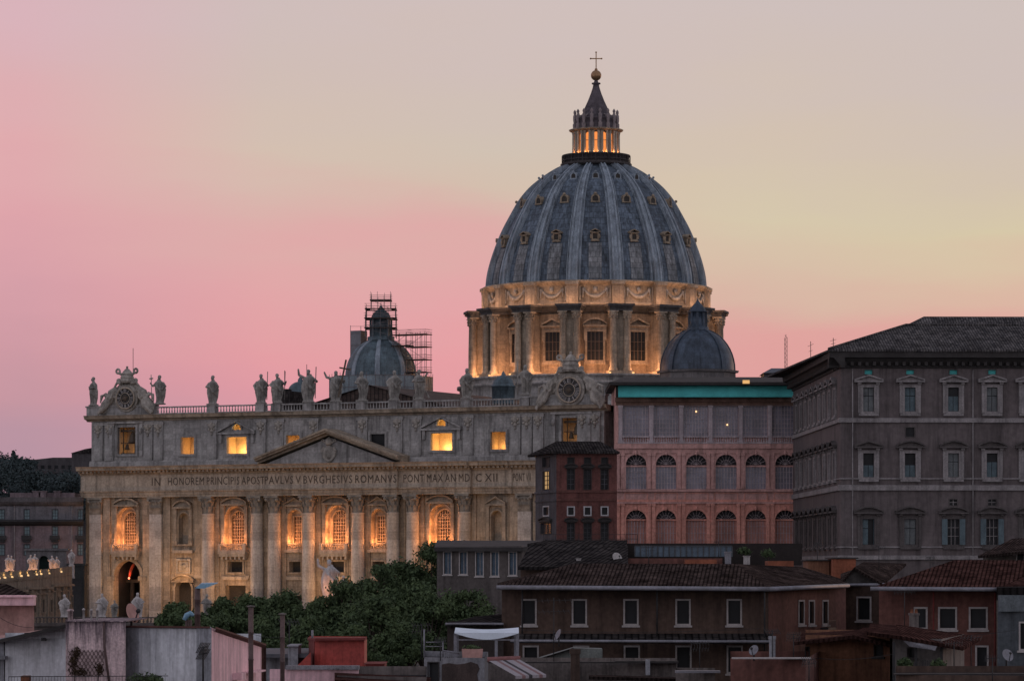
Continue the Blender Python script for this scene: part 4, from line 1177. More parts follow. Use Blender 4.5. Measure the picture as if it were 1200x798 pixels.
for k in range(16):
    X = LZ @ ring_mat(k, True)
    c = MB(X)
    for s in (-1, 1): c.lathe([(.36, 109), (.3, 109.3), (.26, 113.9), (.38, 114.5)], 5.15, s * .42, 8)
    c.box(4.3, 5.0, -.25, .25, 109, 114.5)
    obj('lantern_column', c, M['travl'], lan)
    X = LZ @ ring_mat(k)
    lamp('lantern_lamp', B.mat @ X @ Vector((5.35, 0, 109.5)), 120, (1.0, .40, .13), size=.2) if math.cos(-math.pi/2 + k*math.pi/8 + math.pi/2) > -.5 else None
    c = MB(X); c.pane((0, 0, 0, 0), 0) if False else None
    Y90 = X @ Matrix.Translation((4.4, 0, 0)) @ Matrix.Rotation(math.pi / 2, 4, 'Z')
    c = MB(Y90); c.border((-.62, .62, 109.2, 114.2, True), .1, -.14, .2); c.box(-.62, .62, -.11, -.05, 112.3, 112.45); obj('lantern_window', c, M['travl'], lan)
    c = MB(Y90); c.pane((-.62, .62, 109.2, 114.2, True), -.06); obj('lantern_pane', c, LANP, lan)
lc = MB(LM)
lc.lathe([(4.9, 115.0), (4.7, 115.3), (4.6, 117.2), (4.9, 117.4), (4.9, 117.7), (3.6, 117.9), (2.9, 119.0), (2.45, 120.2), (1.75, 121.8), (1.15, 123.4), (.75, 124.7), (.62, 125.4), (.95, 125.5), (.95, 125.8), (.5, 125.9), (.35, 126.4)], 0, 0, 32, fn=lambda a, z: 1 + (.05 * math.cos(16 * a) if z > 118 else 0))
obj('spire', lc, mk('spire_lead', (.10, .085, .095), var=.4, ns=.8, streak=.4), lan)
for k in range(16):
    X = LZ @ ring_mat(k, True); c = MB(X)
    c.lathe([(.45, 115.2), (.5, 116.2), (.3, 116.5), (.42, 117.3), (.4, 118.2), (.16, 118.5), (.34, 118.9), (.3, 119.2), (.02, 119.6)], 4.9, 0, 8)
    c.tube([(4.8, 0, 117.2), (4.2, 0, 118.0), (3.3, 0, 118.4)], [.2, .25, .15], 6)
    obj('candelabrum', c, CANM, lan)
bb = MB(LM); bb.ball((0, 0, 127.5), 1.2, 20, 14); obj('ball', bb, M['gold'], lan)
cx_ = MB(LM @ Matrix.Rotation(R(25), 4, 'Z')); cx_.box(-.11, .11, -.11, .11, 128.6, 132.7); cx_.box(-1.25, 1.25, -.1, .1, 131.2, 131.42)
for p in ((-1.25, 131.31), (1.25, 131.31), (0, 132.75)): cx_.ball((p[0], 0, p[1]), .2, 8, 6)
cx_.ball((0, 0, 128.8), .35); obj('cross', cx_, M['gold'], lan)

# ================================================================ the two smaller domes
def small_dome(u, v, r, zs, h, drum_h, mat, drmat, name, label, lw=1.15, ribs=8):
    X = Matrix.Translation((u, v, 0)) @ Matrix.Rotation(R(22), 4, 'Z')
    pr = [(r * math.cos(t) * (1 - .0 * t), zs + h * math.sin(t)) for t in [R(90 * i / 12) for i in range(0, 12)]]
    pr[-1] = (r * .16, zs + h * .985)
    s = MB(X); s.lathe(pr, 0, 0, 48)
    o = obj(name, s, mat, BAS, label)
    for k in range(ribs):
        b = MB(X @ Matrix.Rotation(2 * math.pi * k / ribs, 4, 'Z'))
        vs, fs = [], []
        for (q, z) in pr:
            n = Vector((q / r, (z - zs) / h)).normalized() * .22; hw = .18 + q * .05
            vs += [(q - .2, -hw, z), (q + n.x, -hw, z + n.y), (q + n.x, hw, z + n.y), (q - .2, hw, z)]
        for i in range(len(pr) - 1):
            for j in range(3): fs.append((i * 4 + j, i * 4 + j + 1, i * 4 + 5 + j, i * 4 + 4 + j))
        b.add(vs, fs); obj('rib', b, M['leadr'] if mat is M['leadt'] else mat, o)
    d = MB(X); d.lathe([(r * 1.04, zs - drum_h - 8), (r * 1.04, zs - drum_h), (r * 1.1, zs - drum_h + .1), (r * 1.1, zs - drum_h + .5), (r * 1.03, zs - drum_h + .55), (r * 1.03, zs - .6), (r * 1.1, zs - .5), (r * 1.12, zs - .05), (r * .98, zs)], 0, 0, 8 if ribs == 8 else 48, smooth=False)
    obj('drum', d, drmat, o)
    zt = zs + h
    l = MB(X); r_, r = r, r * lw; H_ = 1.2 if lw > 1.3 else 1.0
    l.lathe([(r * .26, zt - .4), (r * .26, zt + .3), (r * .2, zt + .35), (r * .17, zt + 3.4), (r * .25, zt + 3.5), (r * .25, zt + 3.8), (r * .19, zt + 3.9), (r * .16, zt + 4.6), (r * .06, zt + 5.5), (.12, zt + 6.2), (.02, zt + 6.9)], 0, 0, 16)
    for k in range(8):
        t = math.pi * k / 4; l.box(r * .2 * math.cos(t) - .22, r * .2 * math.cos(t) + .22, r * .2 * math.sin(t) - .22, r * .2 * math.sin(t) + .22, zt + .3, zt + 3.45)
    l.v = [Vector((p.x, p.y, zt + (p.z - zt) * H_)) for p in l.v]
    obj('lantern', l, mat, o)
    return X
XL = small_dome(-39.3, 92, 7.8, 57.7, 8.6, 4.6, M['leadt'], mk('blue_grey_drum', (.20, .25, .28), var=.25, ns=.4, streak=.4, brick=(2, 1.2)), 'side_dome', 'ribbed grey side dome with its lantern wrapped in scaffolding', 1.5)
XR = small_dome(37.6, 92, 7.9, 57.2, 9.0, 2.6, M['leadb'], mk('grey_octagon_drum', (.16, .15, .15), var=.3, ns=.4, streak=.4), 'side_dome', 'dark blue ribbed side dome with intact lantern')
# scaffold round the left lantern, and the tower beside it
def scaffold(label, boxes, M0):
    root = thing('scaffolding', label, 'scaffolding', M0, 'scaffolding at the side dome')
    fr = MB()
    for (x0, x1, y0, y1, z0, z1, nx, ny, nz, over) in boxes:
        xs = [x0 + (x1 - x0) * i / nx for i in range(nx + 1)]; ys = [y0 + (y1 - y0) * i / ny for i in range(ny + 1)]; zs = [z0 + (z1 - z0) * i / nz for i in range(nz + 1)]
        for x in xs:
            for y in ys:
                if x0 < x < x1 and y0 < y < y1: continue
                fr.tube([(x, y, z0), (x, y, z1 + over * (1 if (int(x * 7) + int(y * 5)) % 3 else .5))], .06, 4)
        for z in zs[1:]:
            for hz in (0, .55, 1.1):
                for y in (y0, y1): fr.tube([(x0 - .3, y, z + hz), (x1 + .3, y, z + hz)], .045, 4)
                for x in (x0, x1): fr.tube([(x, y0 - .3, z + hz), (x, y1 + .3, z + hz)], .045, 4)
            w_ = .9; dk = MB()
            dk.box(x0 - .2, x1 + .2, y0 - .2, y0 + w_, z - .1, z + .1); dk.box(x0 - .2, x1 + .2, y1 - w_, y1 + .2, z - .1, z + .1)
            dk.box(x0 - .2, x0 + w_, y0 + w_, y1 - w_, z - .1, z + .1); dk.box(x1 - w_, x1 + .2, y0 + w_, y1 - w_, z - .1, z + .1)
            obj('plank_deck', dk, M['board'], root)
        for i in range(nz):
            fr.tube([(x0, y0, zs[i]), (x1, y0, zs[i + 1])] if i % 2 else [(x1, y0, zs[i]), (x0, y0, zs[i + 1])], .045, 4)
    obj('tube_frame', fr, M['steel'], root)
    return root
scaffold('dense steel scaffolding wrapped round the lantern of the side dome', [(-3.4, 3.4, -3.4, 3.4, 66.4, 70.7, 4, 4, 2, .8), (-3.3, 3.3, -3.3, 3.3, 70.7, 72.8, 4, 4, 1, .7), (-2.2, 2.2, -2.2, 2.2, 72.8, 74.8, 3, 3, 1, 1.9)], B.mat @ XL @ Matrix.Rotation(R(4), 4, 'Z'))
scaffold('see-through steel scaffold tower standing right of the side dome', [(8.0, 12.6, -3, 0, 55.6, 66.8, 4, 1, 4, .6), (4.5, 8.0, -3, 0, 62, 66.8, 2, 1, 2, .4)], B.mat @ XL @ Matrix.Rotation(R(-22), 4, 'Z'))
sk = thing('scaffold_sheeting', 'pale blue grey sheeting wrapped round the drum of the scaffolded side dome', 'sheeting', B.mat @ XL)
m = MB(); m.lathe([(11.6, 50), (11.6, 57.6), (11.3, 57.6), (11.3, 50)], 0, 0, 8, smooth=False); obj('sheet', m, mk('blue_grey_sheeting', (.24, .29, .32), var=.25, ns=.5, streak=.5, brick=(2.4, 30)), sk)
m = MB()
for k in range(8):
    a0, a1 = k * math.pi / 4, (k + 1) * math.pi / 4
    for t in (0, .25, .5, .75):
        x, y = 11.65 * (math.cos(a0) * (1 - t) + math.cos(a1) * t), 11.65 * (math.sin(a0) * (1 - t) + math.sin(a1) * t); m.tube([(x, y, 50), (x, y, 58.3)], .07, 4)
    for z in (52, 55, 57.6): m.tube([(11.7 * math.cos(a0), 11.7 * math.sin(a0), z), (11.7 * math.cos(a1), 11.7 * math.sin(a1), z)], .06, 4)
obj('tube_frame', m, M['steel'], sk)
st = thing('stair_tower', 'sheeted temporary stair tower left of the side dome', 'stair tower', B.mat @ XL @ Matrix.Rotation(R(-22), 4, 'Z'))
m = MB(); m.box(-7.2, -4.6, -1, 2, 52, 68.2); obj('sheeting', m, mk('scaffold_sheet', (.22, .22, .24), var=.2, ns=.8), st)
m = MB()
for i in range(6): m.box(-7.25, -4.55, -1.05, 2.05, 54 + i * 2.7, 54.12 + i * 2.7)
m.tube([(-7.22, -1.02, 53), (-7.22, -1.02, 69.4)], .06, 4); m.tube([(-4.58, -1.02, 53), (-4.58, -1.02, 69.2)], .06, 4); m.tube([(-4.6, -1, 68), (-4.6, -1, 69.2)], .05, 4); m.tube([(-7.2, -1, 69.2), (-1.6, -1, 69.0)], .05, 4); obj('tube_frame', m, M['steel'], st)

# ---- floodlights of the front (lamps out in the square, hidden by the trees)
for u in (-50, -36, -22, -9, 0, 9, 22, 36):
    bl('square_floodlight', (u, -17, 4), 3200, (1.0, .58, .28), spot=80, aim=(u, 0, 21), size=.8, blend=1.0)
# ================================================================ palaces
def body(root, edges, mat, roofz=None, name='wall', d=.35, brick=True):
    """edges: list of (frame, length, z0, z1, holes) in the order of the outline"""
    inv = root.matrix_world.inverted()
    mb = MB()
    for fr, L_, z0, z1, holes in edges:
        mb.M = inv @ fr.mat; mb.wall(0, L_, z0, z1, holes, 0, d)
    mb.M = None
    return obj(name, mb, mat, root)
def EM(root, fr):
    return root.matrix_world.inverted() @ fr.mat
def outline_edges(pts):
    out = []
    for i in range(len(pts)):
        a, b = pts[i], pts[(i + 1) % len(pts)]
        out.append((Frame.edge(a, b), math.hypot(b[0] - a[0], b[1] - a[1])))
    return out
def rect(fr, px0, px1, py0, py1, arch=False):
    u0, u1 = fr.u(px0), fr.u(px1); c = (u0 + u1) / 2
    h = (u0, u1, fr.z(py1, c), fr.z(py0, c))
    return h + (arch,) if arch else h
def simple_window(root, fr, h, fmat, pmat, fw=.14, out=.06, d=.3, bars=(1, 1), sill=None, name='window', barw=.04, pmd=.05, shut=None):
    X = EM(root, fr)
    f = MB(X); f.border(h, fw, -out, .02)
    if sill: f.box(h[0] - fw - .1, h[1] + fw + .1, -sill, .0, h[2] - fw - .14, h[2] - fw + .003)
    ua, ub, za, zb = h[:4]
    if not (len(h) > 4 and h[4]):
        for i in range(1, bars[0] + 1):
            x = ua + (ub - ua) * i / (bars[0] + 1); f.box(x - barw, x + barw, d - .12, d - .06, za, zb)
        for j in range(1, bars[1] + 1):
            z = za + (zb - za) * j / (bars[1] + 1); f.box(ua, ub, d - .115, d - .065, z - barw, z + barw)
    w_ = obj(name, f, fmat, root)
    g = MB(X); g.pane(h, d - pmd); obj('pane', g, pmat, w_)
    return w_, X
M.update(
    pal=mk('palace_brown_stucco', (.125, .105, .105), var=.2, ns=.15, streak=.5, fine=.1, bump=.15),
    palt=mk('palace_travertine', (.27, .25, .25), var=.25, ns=.4, streak=.5),
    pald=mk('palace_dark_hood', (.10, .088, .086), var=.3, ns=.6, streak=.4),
    shutt=mk('teal_shutters', (.10, .145, .165), rough=.6, var=.3, ns=.8, corr=.12, bump=.4),
    shutt2=mk('faded_grey_shutters', (.15, .165, .17), rough=.7, var=.3, ns=.8, corr=.12, bump=.4),
    roofp=mk('palace_roof_tiles', (.125, .12, .122), var=.5, ns=.35, tile=(.45, .6), bump=.7, rough=1, spec=0),
    eave=mk('dark_eaves', (.045, .041, .040), var=.3),
    logg=mk('loggia_rose_stone', (.68, .395, .355), var=.2, ns=.25, streak=.45, bump=.2),
    loggo=mk('loggia_orange_lit_stone', (.80, .375, .295), var=.2, ns=.25, streak=.4, bump=.2),  # orange stone with warm lamplight mixed into its colour
    loggp=mk('loggia_pale_pilaster', (.54, .46, .48), var=.2, ns=.3, streak=.4),
    awn=mk('teal_awning_cloth', (.07, .40, .39), rough=.8, var=.2, ns=.4, fine=.05),
    gutw=mk('white_window_surround', (.42, .41, .42), var=.15, ns=1),
    redw=mk('red_plaster', (.145, .058, .05), var=.35, ns=.3, streak=.5),
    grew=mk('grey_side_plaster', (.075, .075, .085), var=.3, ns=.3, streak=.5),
)
# ---------------------------------------------------------------- the big palace at the right
def palace():
    A = G(985, 560); dirx = Vector((1, .03)).normalized()
    Bp = (A[0] + dirx.x * 75, A[1] + dirx.y * 75)
    far = G(929.5, 634)
    C_ = (Bp[0], Bp[1] + 70)
    T = thing('palace', 'large grey brown palace with hipped tile roof and hooded windows in three rows', 'palace', Matrix.Translation((A[0], A[1], 0)))
    bpy.context.view_layer.update()
    fr = Frame.edge(A, Bp); sd_ = Frame.edge(far, A); L2 = math.hypot(A[0] - far[0], A[1] - far[1])
    ez = fr.z(428, 0)
    cols = [1017.7, 1066.5, 1117.2, 1162.5, 1206, 1249]
    holes, specs = [], []
    for i, px in enumerate(cols):
        for row, (y0, y1, hw) in enumerate(((454, 482, 6.3), (531, 559, 6.3), (608, 638, 6.8))):
            h = rect(fr, px - hw, px + hw, y0, y1); holes.append(h); specs.append((h, row, i))
        h = rect(fr, px - 4.5, px + 4.5, 433.5, 438.5); holes.append(h); specs.append((h, 3, i))
    for i in (2, 3):
        h = rect(fr, cols[i] - 4.5, cols[i] + 4.5, 585, 592); holes.append(h); specs.append((h, 4, i))
    h = rect(fr, 1066.5 - 5, 1066.5 + 5, 501, 511.5); holes.append(h); specs.append((h, 5, 1))
    # side face, seven bays by proportion of its length
    sh_, ss = [], []
    zr = [(fr.z(484, 0), fr.z(454, 0)), (fr.z(559, 0), fr.z(529, 0)), (fr.z(638, 0), fr.z(606, 0))]
    for k in range(9):
        u = L2 * (.05 + .9 * (k + .5) / 9)
        for row, (z0, z1) in enumerate(zr):
            h = (u - .95, u + .95, z0, z1); sh_.append(h); ss.append((h, row, k))
    edges = [(sd_, L2, 0, ez, sh_), (fr, 75, 0, ez, holes), (Frame.edge(Bp, C_), 70, 0, ez, []), (Frame.edge(C_, far), 70, 0, ez, [])]
    body(T, edges, M['pal'], d=.5)
    for which, fr_, sp in ((0, fr, specs), (1, sd_, ss)):
        for h, row, i in sp:
            ua, ub, za, zb = h; cu = (ua + ub) / 2
            X = EM(T, fr_)
            if row in (0, 1, 2):
                openw = which == 0 and row == 1 and i in (0, 1)
                f = MB(X); f.border(h, .38, -.22, .02)
                f.box(ua - .75, ub + .75, -.5, 0, za - .75, za - .381)
                for s in (-1, 1):
                    f.box(cu + s * (ub - ua) * .5 + s * .62 - .22, cu + s * (ub - ua) * .5 + s * .62 + .22, -.25, .0, za - .3, zb + .5)
                    f.box(cu + s * ((ub - ua) * .5 + .62) - .3, cu + s * ((ub - ua) * .5 + .62) + .3, -.55, 0, zb + .5, zb + .82)
                f.box(ua - .9, ub + .9, -.3, 0, zb + .382, zb + .48)
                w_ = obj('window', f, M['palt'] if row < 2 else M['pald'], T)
                f = MB(X)
                (pediment_tri if (row == 0 or (row == 1 and i in (0, ) and which == 0)) else pediment_seg)(f, cu, (ub - ua) + 2.9, zb + 1.08, .72, -.85, 0, .26)
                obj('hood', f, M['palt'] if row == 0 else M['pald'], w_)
                g = MB(X); g.pane(h, .42); obj('pane', g, M['glass'], w_)
                g = MB(X)
                for s in (-1, 1):
                    a, b = (ua + .06, cu - .05) if s < 0 else (cu + .05, ub - .06)
                    mode = (i * 7 + row * 5 + which * 3) % 6
                    if openw: g.box(a, b, .24, .3, za + .05, za + (zb - za) * .5)
                    elif row == 2 and which == 0 and i in (2, 3):
                        a, b = (ua - .95, ua - .05) if s < 0 else (ub + .05, ub + .95)
                        g.box(a, b, -.32, -.23, za, zb)
                    elif mode == 4 and s > 0: g.box(ub - .1, ub - .05, -.1, .42, za + .05, zb - .05)
                    elif mode == 2: g.box(a, b, .24, .30, za + .05, (za + zb) / 2 + .5)
                    else:
                        g.box(a, b, .24, .30, za + .05, (za + zb) / 2 + .5); g.box(a, b, .24, .30, (za + zb) / 2 + .62, zb - .05)
                if (i * 3 + row) % 5 != 4 or which == 0: obj('shutter', g, M['shutt'] if (i + row) % 3 else M['shutt2'], w_)
                if row == 2 and which == 0 and i in (2, 3):
                    g = MB(X); lattice(g, h, .34, 3, 3, .05); obj('muntin', g, M['palt'], w_)
            else:
                f = MB(X); f.border(h, .15, -.08, .02); w_ = obj('window', f, M['pald'], T)
                g = MB(X); g.pane(h, .3); obj('pane', g, M['awn'] if row == 3 else M['glass'], w_)
                if row == 4:
                    g = MB(X); lattice(g, h, .22, 2, 2, .05); obj('muntin', g, M['palt'], w_)
    # string courses on both faces
    for nm, y0, y1, pr in (('upper_string_course', 489.5, 495.5, .35), ('middle_string_course', 568, 575, .35), ('sill_course', 559.8, 562, .2), ('low_sill_course', 640, 642.2, .2), ('base_course', 650.5, 656, .45)):
        for fr_, L_ in ((fr, 75), (sd_, L2)):
            c = MB(EM(T, fr_)); z0, z1 = fr.z(y1, 0), fr.z(y0, 0)
            c.prism([(0, z0), (-pr, z0 + .08), (-pr, z1 - .1), (0, z1)], -pr if fr_ is fr else 0, L_ + (0 if fr_ is fr else pr - .003), 'x')
            obj('string_course', c, M['palt'], T)
    # quoins and drainpipes
    q = MB(EM(T, fr))
    for px in (999, 1140): u = fr.u(px); q.tube([(u, -.14, 4), (u, -.14, ez - .6)], .11, 6)
    obj('drainpipe', q, M['palt'], T)
    # cornice, eaves and roof
    z1 = fr.z(416, 0); z2 = fr.z(410.5, 0)
    for fr_, L_, a in ((fr, 75, 1.8), (sd_, L2, 0)):
        c = MB(EM(T, fr_)); c.prism([(0, ez - .5), (-.25, ez - .45), (-.3, ez), (-1.3, z1 - .6), (-1.9, z1 - .5), (-2.0, z2), (.5, z2), (.5, ez - .5)], -2.0 if fr_ is fr else 0, L_ + (0 if fr_ is fr else 1.99), 'x')
        if fr_ is fr:
            pass
        for k in range(int(L_ / 1.2)): c.box(k * 1.2 + .3, k * 1.2 + .8, -1.2, -.25, ez - .1, ez + .5)
        obj('cornice', c, M['eave'], T)
    X = EM(T, fr)
    rz = fr.z(379, 0) - .2
    r = MB(X); o = 2.2
    ly = 70
    pts = [(-o, -o, z2), (75, -o, z2), (75, ly, z2), (-o - 2.0, ly + 4, z2), (12.5, 13, rz + .8), (75, 13, rz + .8), (75, ly - 13, rz + .8), (12.5, ly - 13, rz + .8)]
    r.add(pts, [(0, 1, 5, 4), (1, 2, 6, 5), (2, 3, 7, 6), (3, 0, 4, 7), (4, 5, 6, 7)])
    r.add([(a, b, c - .35) for a, b, c in pts[:4]] + pts[:4], [(0, 1, 5, 4), (1, 2, 6, 5), (2, 3, 7, 6), (3, 0, 4, 7), (3, 2, 1, 0)])
    roof = obj('roof', r, M['roofp'], T)
    r = MB(X); zz = rz + .8
    r.add([(14, 16, zz), (75, 16, zz), (75, 50, zz), (14, 50, zz), (16.5, 20, zz + 2.0), (75, 20, zz + 2.0), (75, 46, zz + 2.0), (16.5, 46, zz + 2.0)], [(0, 1, 5, 4), (1, 2, 6, 5), (2, 3, 7, 6), (3, 0, 4, 7), (4, 5, 6, 7)])
    r.tube([(12.5, 13, rz + .9), (75, 13, rz + .9)], .22, 6); r.tube([(-o, -o, z2 + .1), (12.5, 13, rz + .9)], .22, 6)
    obj('ridge', r, M['roofp'], roof)
    return fr
PAL = palace()
for px, y0, y1, Y, lab in ((921, 392, 440, 700, 'tall red lattice radio mast rising beyond the loggia roof'), (950, 400, 430, 600, 'thin aerial on the side eaves of the big palace'), (976.5, 396, 414, 565, 'short bent aerial at the corner of the palace roof')):
    T = thing('radio_mast', lab, 'antenna', P(px, y1, Y), 'masts on the roofs')
    h = (y1 - y0) / F * Y; m = MB(); m.tube([(0, 0, -3), (0, 0, h)], .07, 4)
    if px == 921:
        for k in range(int(h / .9)): m.tube([(-.28, 0, k * .9), (.28, 0, k * .9 + .45), (-.28, 0, k * .9 + .9)], .04, 4)
        m.tube([(-.28, 0, -3), (-.28, 0, h * .93)], .05, 4); m.tube([(.28, 0, -3), (.28, 0, h * .93)], .05, 4)
    else: m.tube([(-.5, 0, h * .8), (.5, 0, h * .9)], .04, 4); m.tube([(-.35, 0, h * .6), (.35, 0, h * .65)], .04, 4)
    obj('mast', m, M['iron'], T)

# ---------------------------------------------------------------- loggia building
def loggia():
    A, Bp = G(722, 640), G(940, 640)
    T = thing('loggia_building', 'rose loggia building with glazed arches in two storeys under a teal awning', 'building', Matrix.Translation((A[0], A[1], 0)))
    bpy.context.view_layer.update()
    fr = Frame.edge(A, Bp); L_ = Bp[0] - A[0]; X = EM(T, fr)
    def u(px): return fr.u(px)
    def z(py): return fr.z(py, 0)
    Y = lambda y: z(y)
    ops1 = [(445, 525), (562, 642), (680, 762), (795, 878), (912, 993), (1028, 1108)]
    ops = [(600 + a / 3.3333, 600 + b / 3.3333) for a, b in ops1]
    mid = [(u(a), u(b), Y(573), Y(532.5), True) for a, b in ops]
    low = [(u(a), u(b), Y(640), Y(597.5), True) for a, b in ops]
    pils = [727, 763.2, 798.3, 832.5, 867.8, 902.3, 937]
    top = [(u(pils[i] + 2.6), u(pils[i + 1] - 2.6), Y(511.5), Y(475.5)) for i in range(6)]
    w = MB(X); w.wall(0, L_, Y(585), Y(466), mid + top, 0, 1.2)
    w.add([(0, 0, 0), (0, 30, 0), (0, 30, Y(450)), (0, 0, Y(450))], [(0, 1, 2, 3)]); w.add([(L_, 0, 0), (L_, 30, 0), (L_, 30, Y(450)), (L_, 0, Y(450))], [(3, 2, 1, 0)])
    obj('wall', w, M['logg'], T, 'rose upper storeys')
    w = MB(X); w.wall(0, L_, 0, Y(585), low, 0, 1.2); obj('wall', w, M['loggo'], T, 'orange lowest storey')
    for hs, zt, pm in ((mid, 546, 'glassp'), (low, 609, 'glassr')):
        for h in hs:
            f = MB(X); f.border(h, .35, -.18, .02)
            sp = Y(zt)
            ua, ub = h[0], h[1]
            f.box(ua, ub, .5, .75, sp - .15, sp + .15)
            c = (ua + ub) / 2; r = (ub - ua) / 2; zc = h[3] - r
            f.ball((c, -.2, h[3] + .25), (.3, .2, .45), 8, 6)
            win = obj('arched_window', f, M['logg'] if hs is mid else M['loggo'], T)
            g = MB(X); hh = (ua, ub, sp, h[3], min(r, h[3] - sp)); g.pane(hh, .8); obj('fanlight', g, M['glass'], win)
            g = MB(X); g.pane((ua, ub, h[2], sp), .8); obj('pane', g, M[pm], win)
            g = MB(X)
            for k in range(1, 7): x = ua + (ub - ua) * k / 7; g.box(x - .05, x + .05, .66, .72, h[2], sp)
            for k in range(1, 4): z_ = h[2] + (sp - h[2]) * k / 4; g.box(ua, ub, .67, .71, z_ - .03, z_ + .03)
            for k in range(1, 8):
                t = math.pi * k / 8; g.tube([(c, .66, zc), (c + r * math.cos(t), .66, zc + r * math.sin(t))], .045, 4)
            g.tube([(c + r * .5 * math.cos(math.pi * k / 10), .66, zc + r * .5 * math.sin(math.pi * k / 10)) for k in range(11)], .045, 4)
            obj('muntin', g, M['loggp'], win)
    for k, h in enumerate(top):
        f = MB(X); f.border(h, .12, -.05, .02); win = obj('loggia_glazing', f, M['loggp'], T)
        g = MB(X); g.pane(h, .9); obj('pane', g, M['glassp'], win)
        g = MB(X)
        for i in range(1, 8): x = h[0] + (h[1] - h[0]) * i / 8; g.box(x - .05, x + .05, .75, .82, h[2], h[3])
        for i in range(1, 7): z_ = h[2] + (h[3] - h[2]) * i / 7; g.box(h[0], h[1], .76, .81, z_ - .035, z_ + .035)
        obj('muntin', g, M['loggp'], win)
        if k in (0, 3): pass
        b = MB(X); balusters(b, h[0], h[1], Y(519.5), Y(511), -.25, .42, .13, .3); obj('balustrade', b, M['loggp'], T)
    f = MB(X); f.box(-.2, L_, -.5, 0, Y(525.5), Y(520)); f.box(-.2, L_, -.2, 0, Y(531), Y(525.6)); f.box(-.2, L_, -.45, -.003, Y(576), Y(573.5)); f.box(-.2, L_, -.3, 0, Y(590), Y(588))
    obj('cornice', f, M['logg'], T)
    f = MB(X); f.box(-.2, L_, -.35, 0, Y(519.9), Y(519.5)); f.box(-.1, L_, -.15, .0, Y(475), Y(471)); f.box(-.2, L_, -.6, 0, Y(471), Y(466)); obj('upper_cornice', f, mk('ochre_cornice', (.20, .12, .09), var=.25, ns=.4, streak=.4), T)
    for k, px in enumerate(pils):
        p = MB(X); c = u(px); hw = 2.2 * 640 / F
        p.box(c - hw, c + hw, -.3, 0, Y(519.5), Y(475)); p.box(c - hw - .12, c + hw + .12, -.4, -.003, Y(478), Y(475.003)); p.box(c - hw - .12, c + hw + .12, -.4, -.003, Y(519.6), Y(516))
        obj('pilaster', p, M['loggp'], T)
        for (y0, y1, m_) in ((573, 531, 'logg'), (640, 590, 'loggo')):
            for s in (-1, 1):
                p = MB(X); q = c + s * .42
                p.box(q - .3, q + .3, -.28, 0, Y(y0), Y(y1) - .003); p.box(q - .38, q + .38, -.36, 0, Y(y1 + 3), Y(y1)); p.box(q - .38, q + .38, -.36, 0, Y(y0), Y(y0 - 2.5))
                obj('pilaster', p, M[m_], T)
    # parapet band between the storeys, with a row of sunk panels
    p = MB(X)
    for i in range(6):
        a, b = u(ops[i][0]) - .1, u(ops[i][1]) + .1
        p.border((a, b, Y(587), Y(578)), .15, -.12, 0)
    obj('parapet_panel', p, M['loggo'], T)
    # awning and roof
    a = MB(X); z0, z1 = Y(464.5), Y(452.5)
    n = 26
    for i in range(6):
        x0, x1 = u(pils[i] - (3 if i == 0 else 0)), u(pils[i + 1] if i < 5 else 938)
        a.add([(x0, -2.4, z0), (x1, -2.4, z0), (x1, -1.2, z1), (x0, -1.2, z1), (x0, -2.4, z0 - .25), (x1, -2.4, z0 - .25)], [(0, 1, 2, 3), (4, 5, 1, 0)])
    obj('awning', a, M['awn'], T)
    r = MB(X); ev = Y(452)
    r.box(-1.2, L_, -3.0, 30, ev, ev + .5)
    r.add([(-1.3, -3.1, ev + .5), (L_, -3.1, ev + .5), (L_, 14, Y(437)), (2, 14, Y(437)), (-1.3, 30, ev + .5), (L_, 30, ev + .5)], [(0, 1, 2, 3), (3, 2, 5, 4), (0, 3, 4)])
    r.box(0, L_, -.003, 2.0, Y(466), ev)
    obj('roof', r, M['eave'], T)
    c = MB(X); c.box(u(869), u(877), -3.25, -3.0, Y(450.5), Y(446.5)); obj('lit_sign_lamp', c, emit('warm_roof_lamp', (1, .55, .2), .8), T)
    # hanging lamps behind the top glass seen as warm spots
    for px, py in ((852.5, 497.5), (816, 482)):
        c = MB(X); c.ball((u(px), .6, Y(py)), .16, 8, 6); obj('ceiling_lamp', c, emit('gallery_lamp', (1, .6, .28), 2.0), T)
loggia()
T = thing('roof_pavilion', 'low blue grey roof peeking above the loggia beside the palace', 'roof', P(910, 437, 760))
m = MB(); k = 760 / F
m.add([(-16 * k, 0, 0), (24 * k, 0, 0), (24 * k, 12, 0), (-16 * k, 12, 0), (-4 * k, 5, 7 * k), (24 * k, 5, 7 * k)], [(0, 1, 5, 4), (2, 3, 4, 5), (3, 0, 4)]); obj('roof', m, M['leadb'], T)
m = MB(); m.box(-14 * k, 24 * k, 1, 11, -18, .0); obj('wall', m, M['grew'], T)

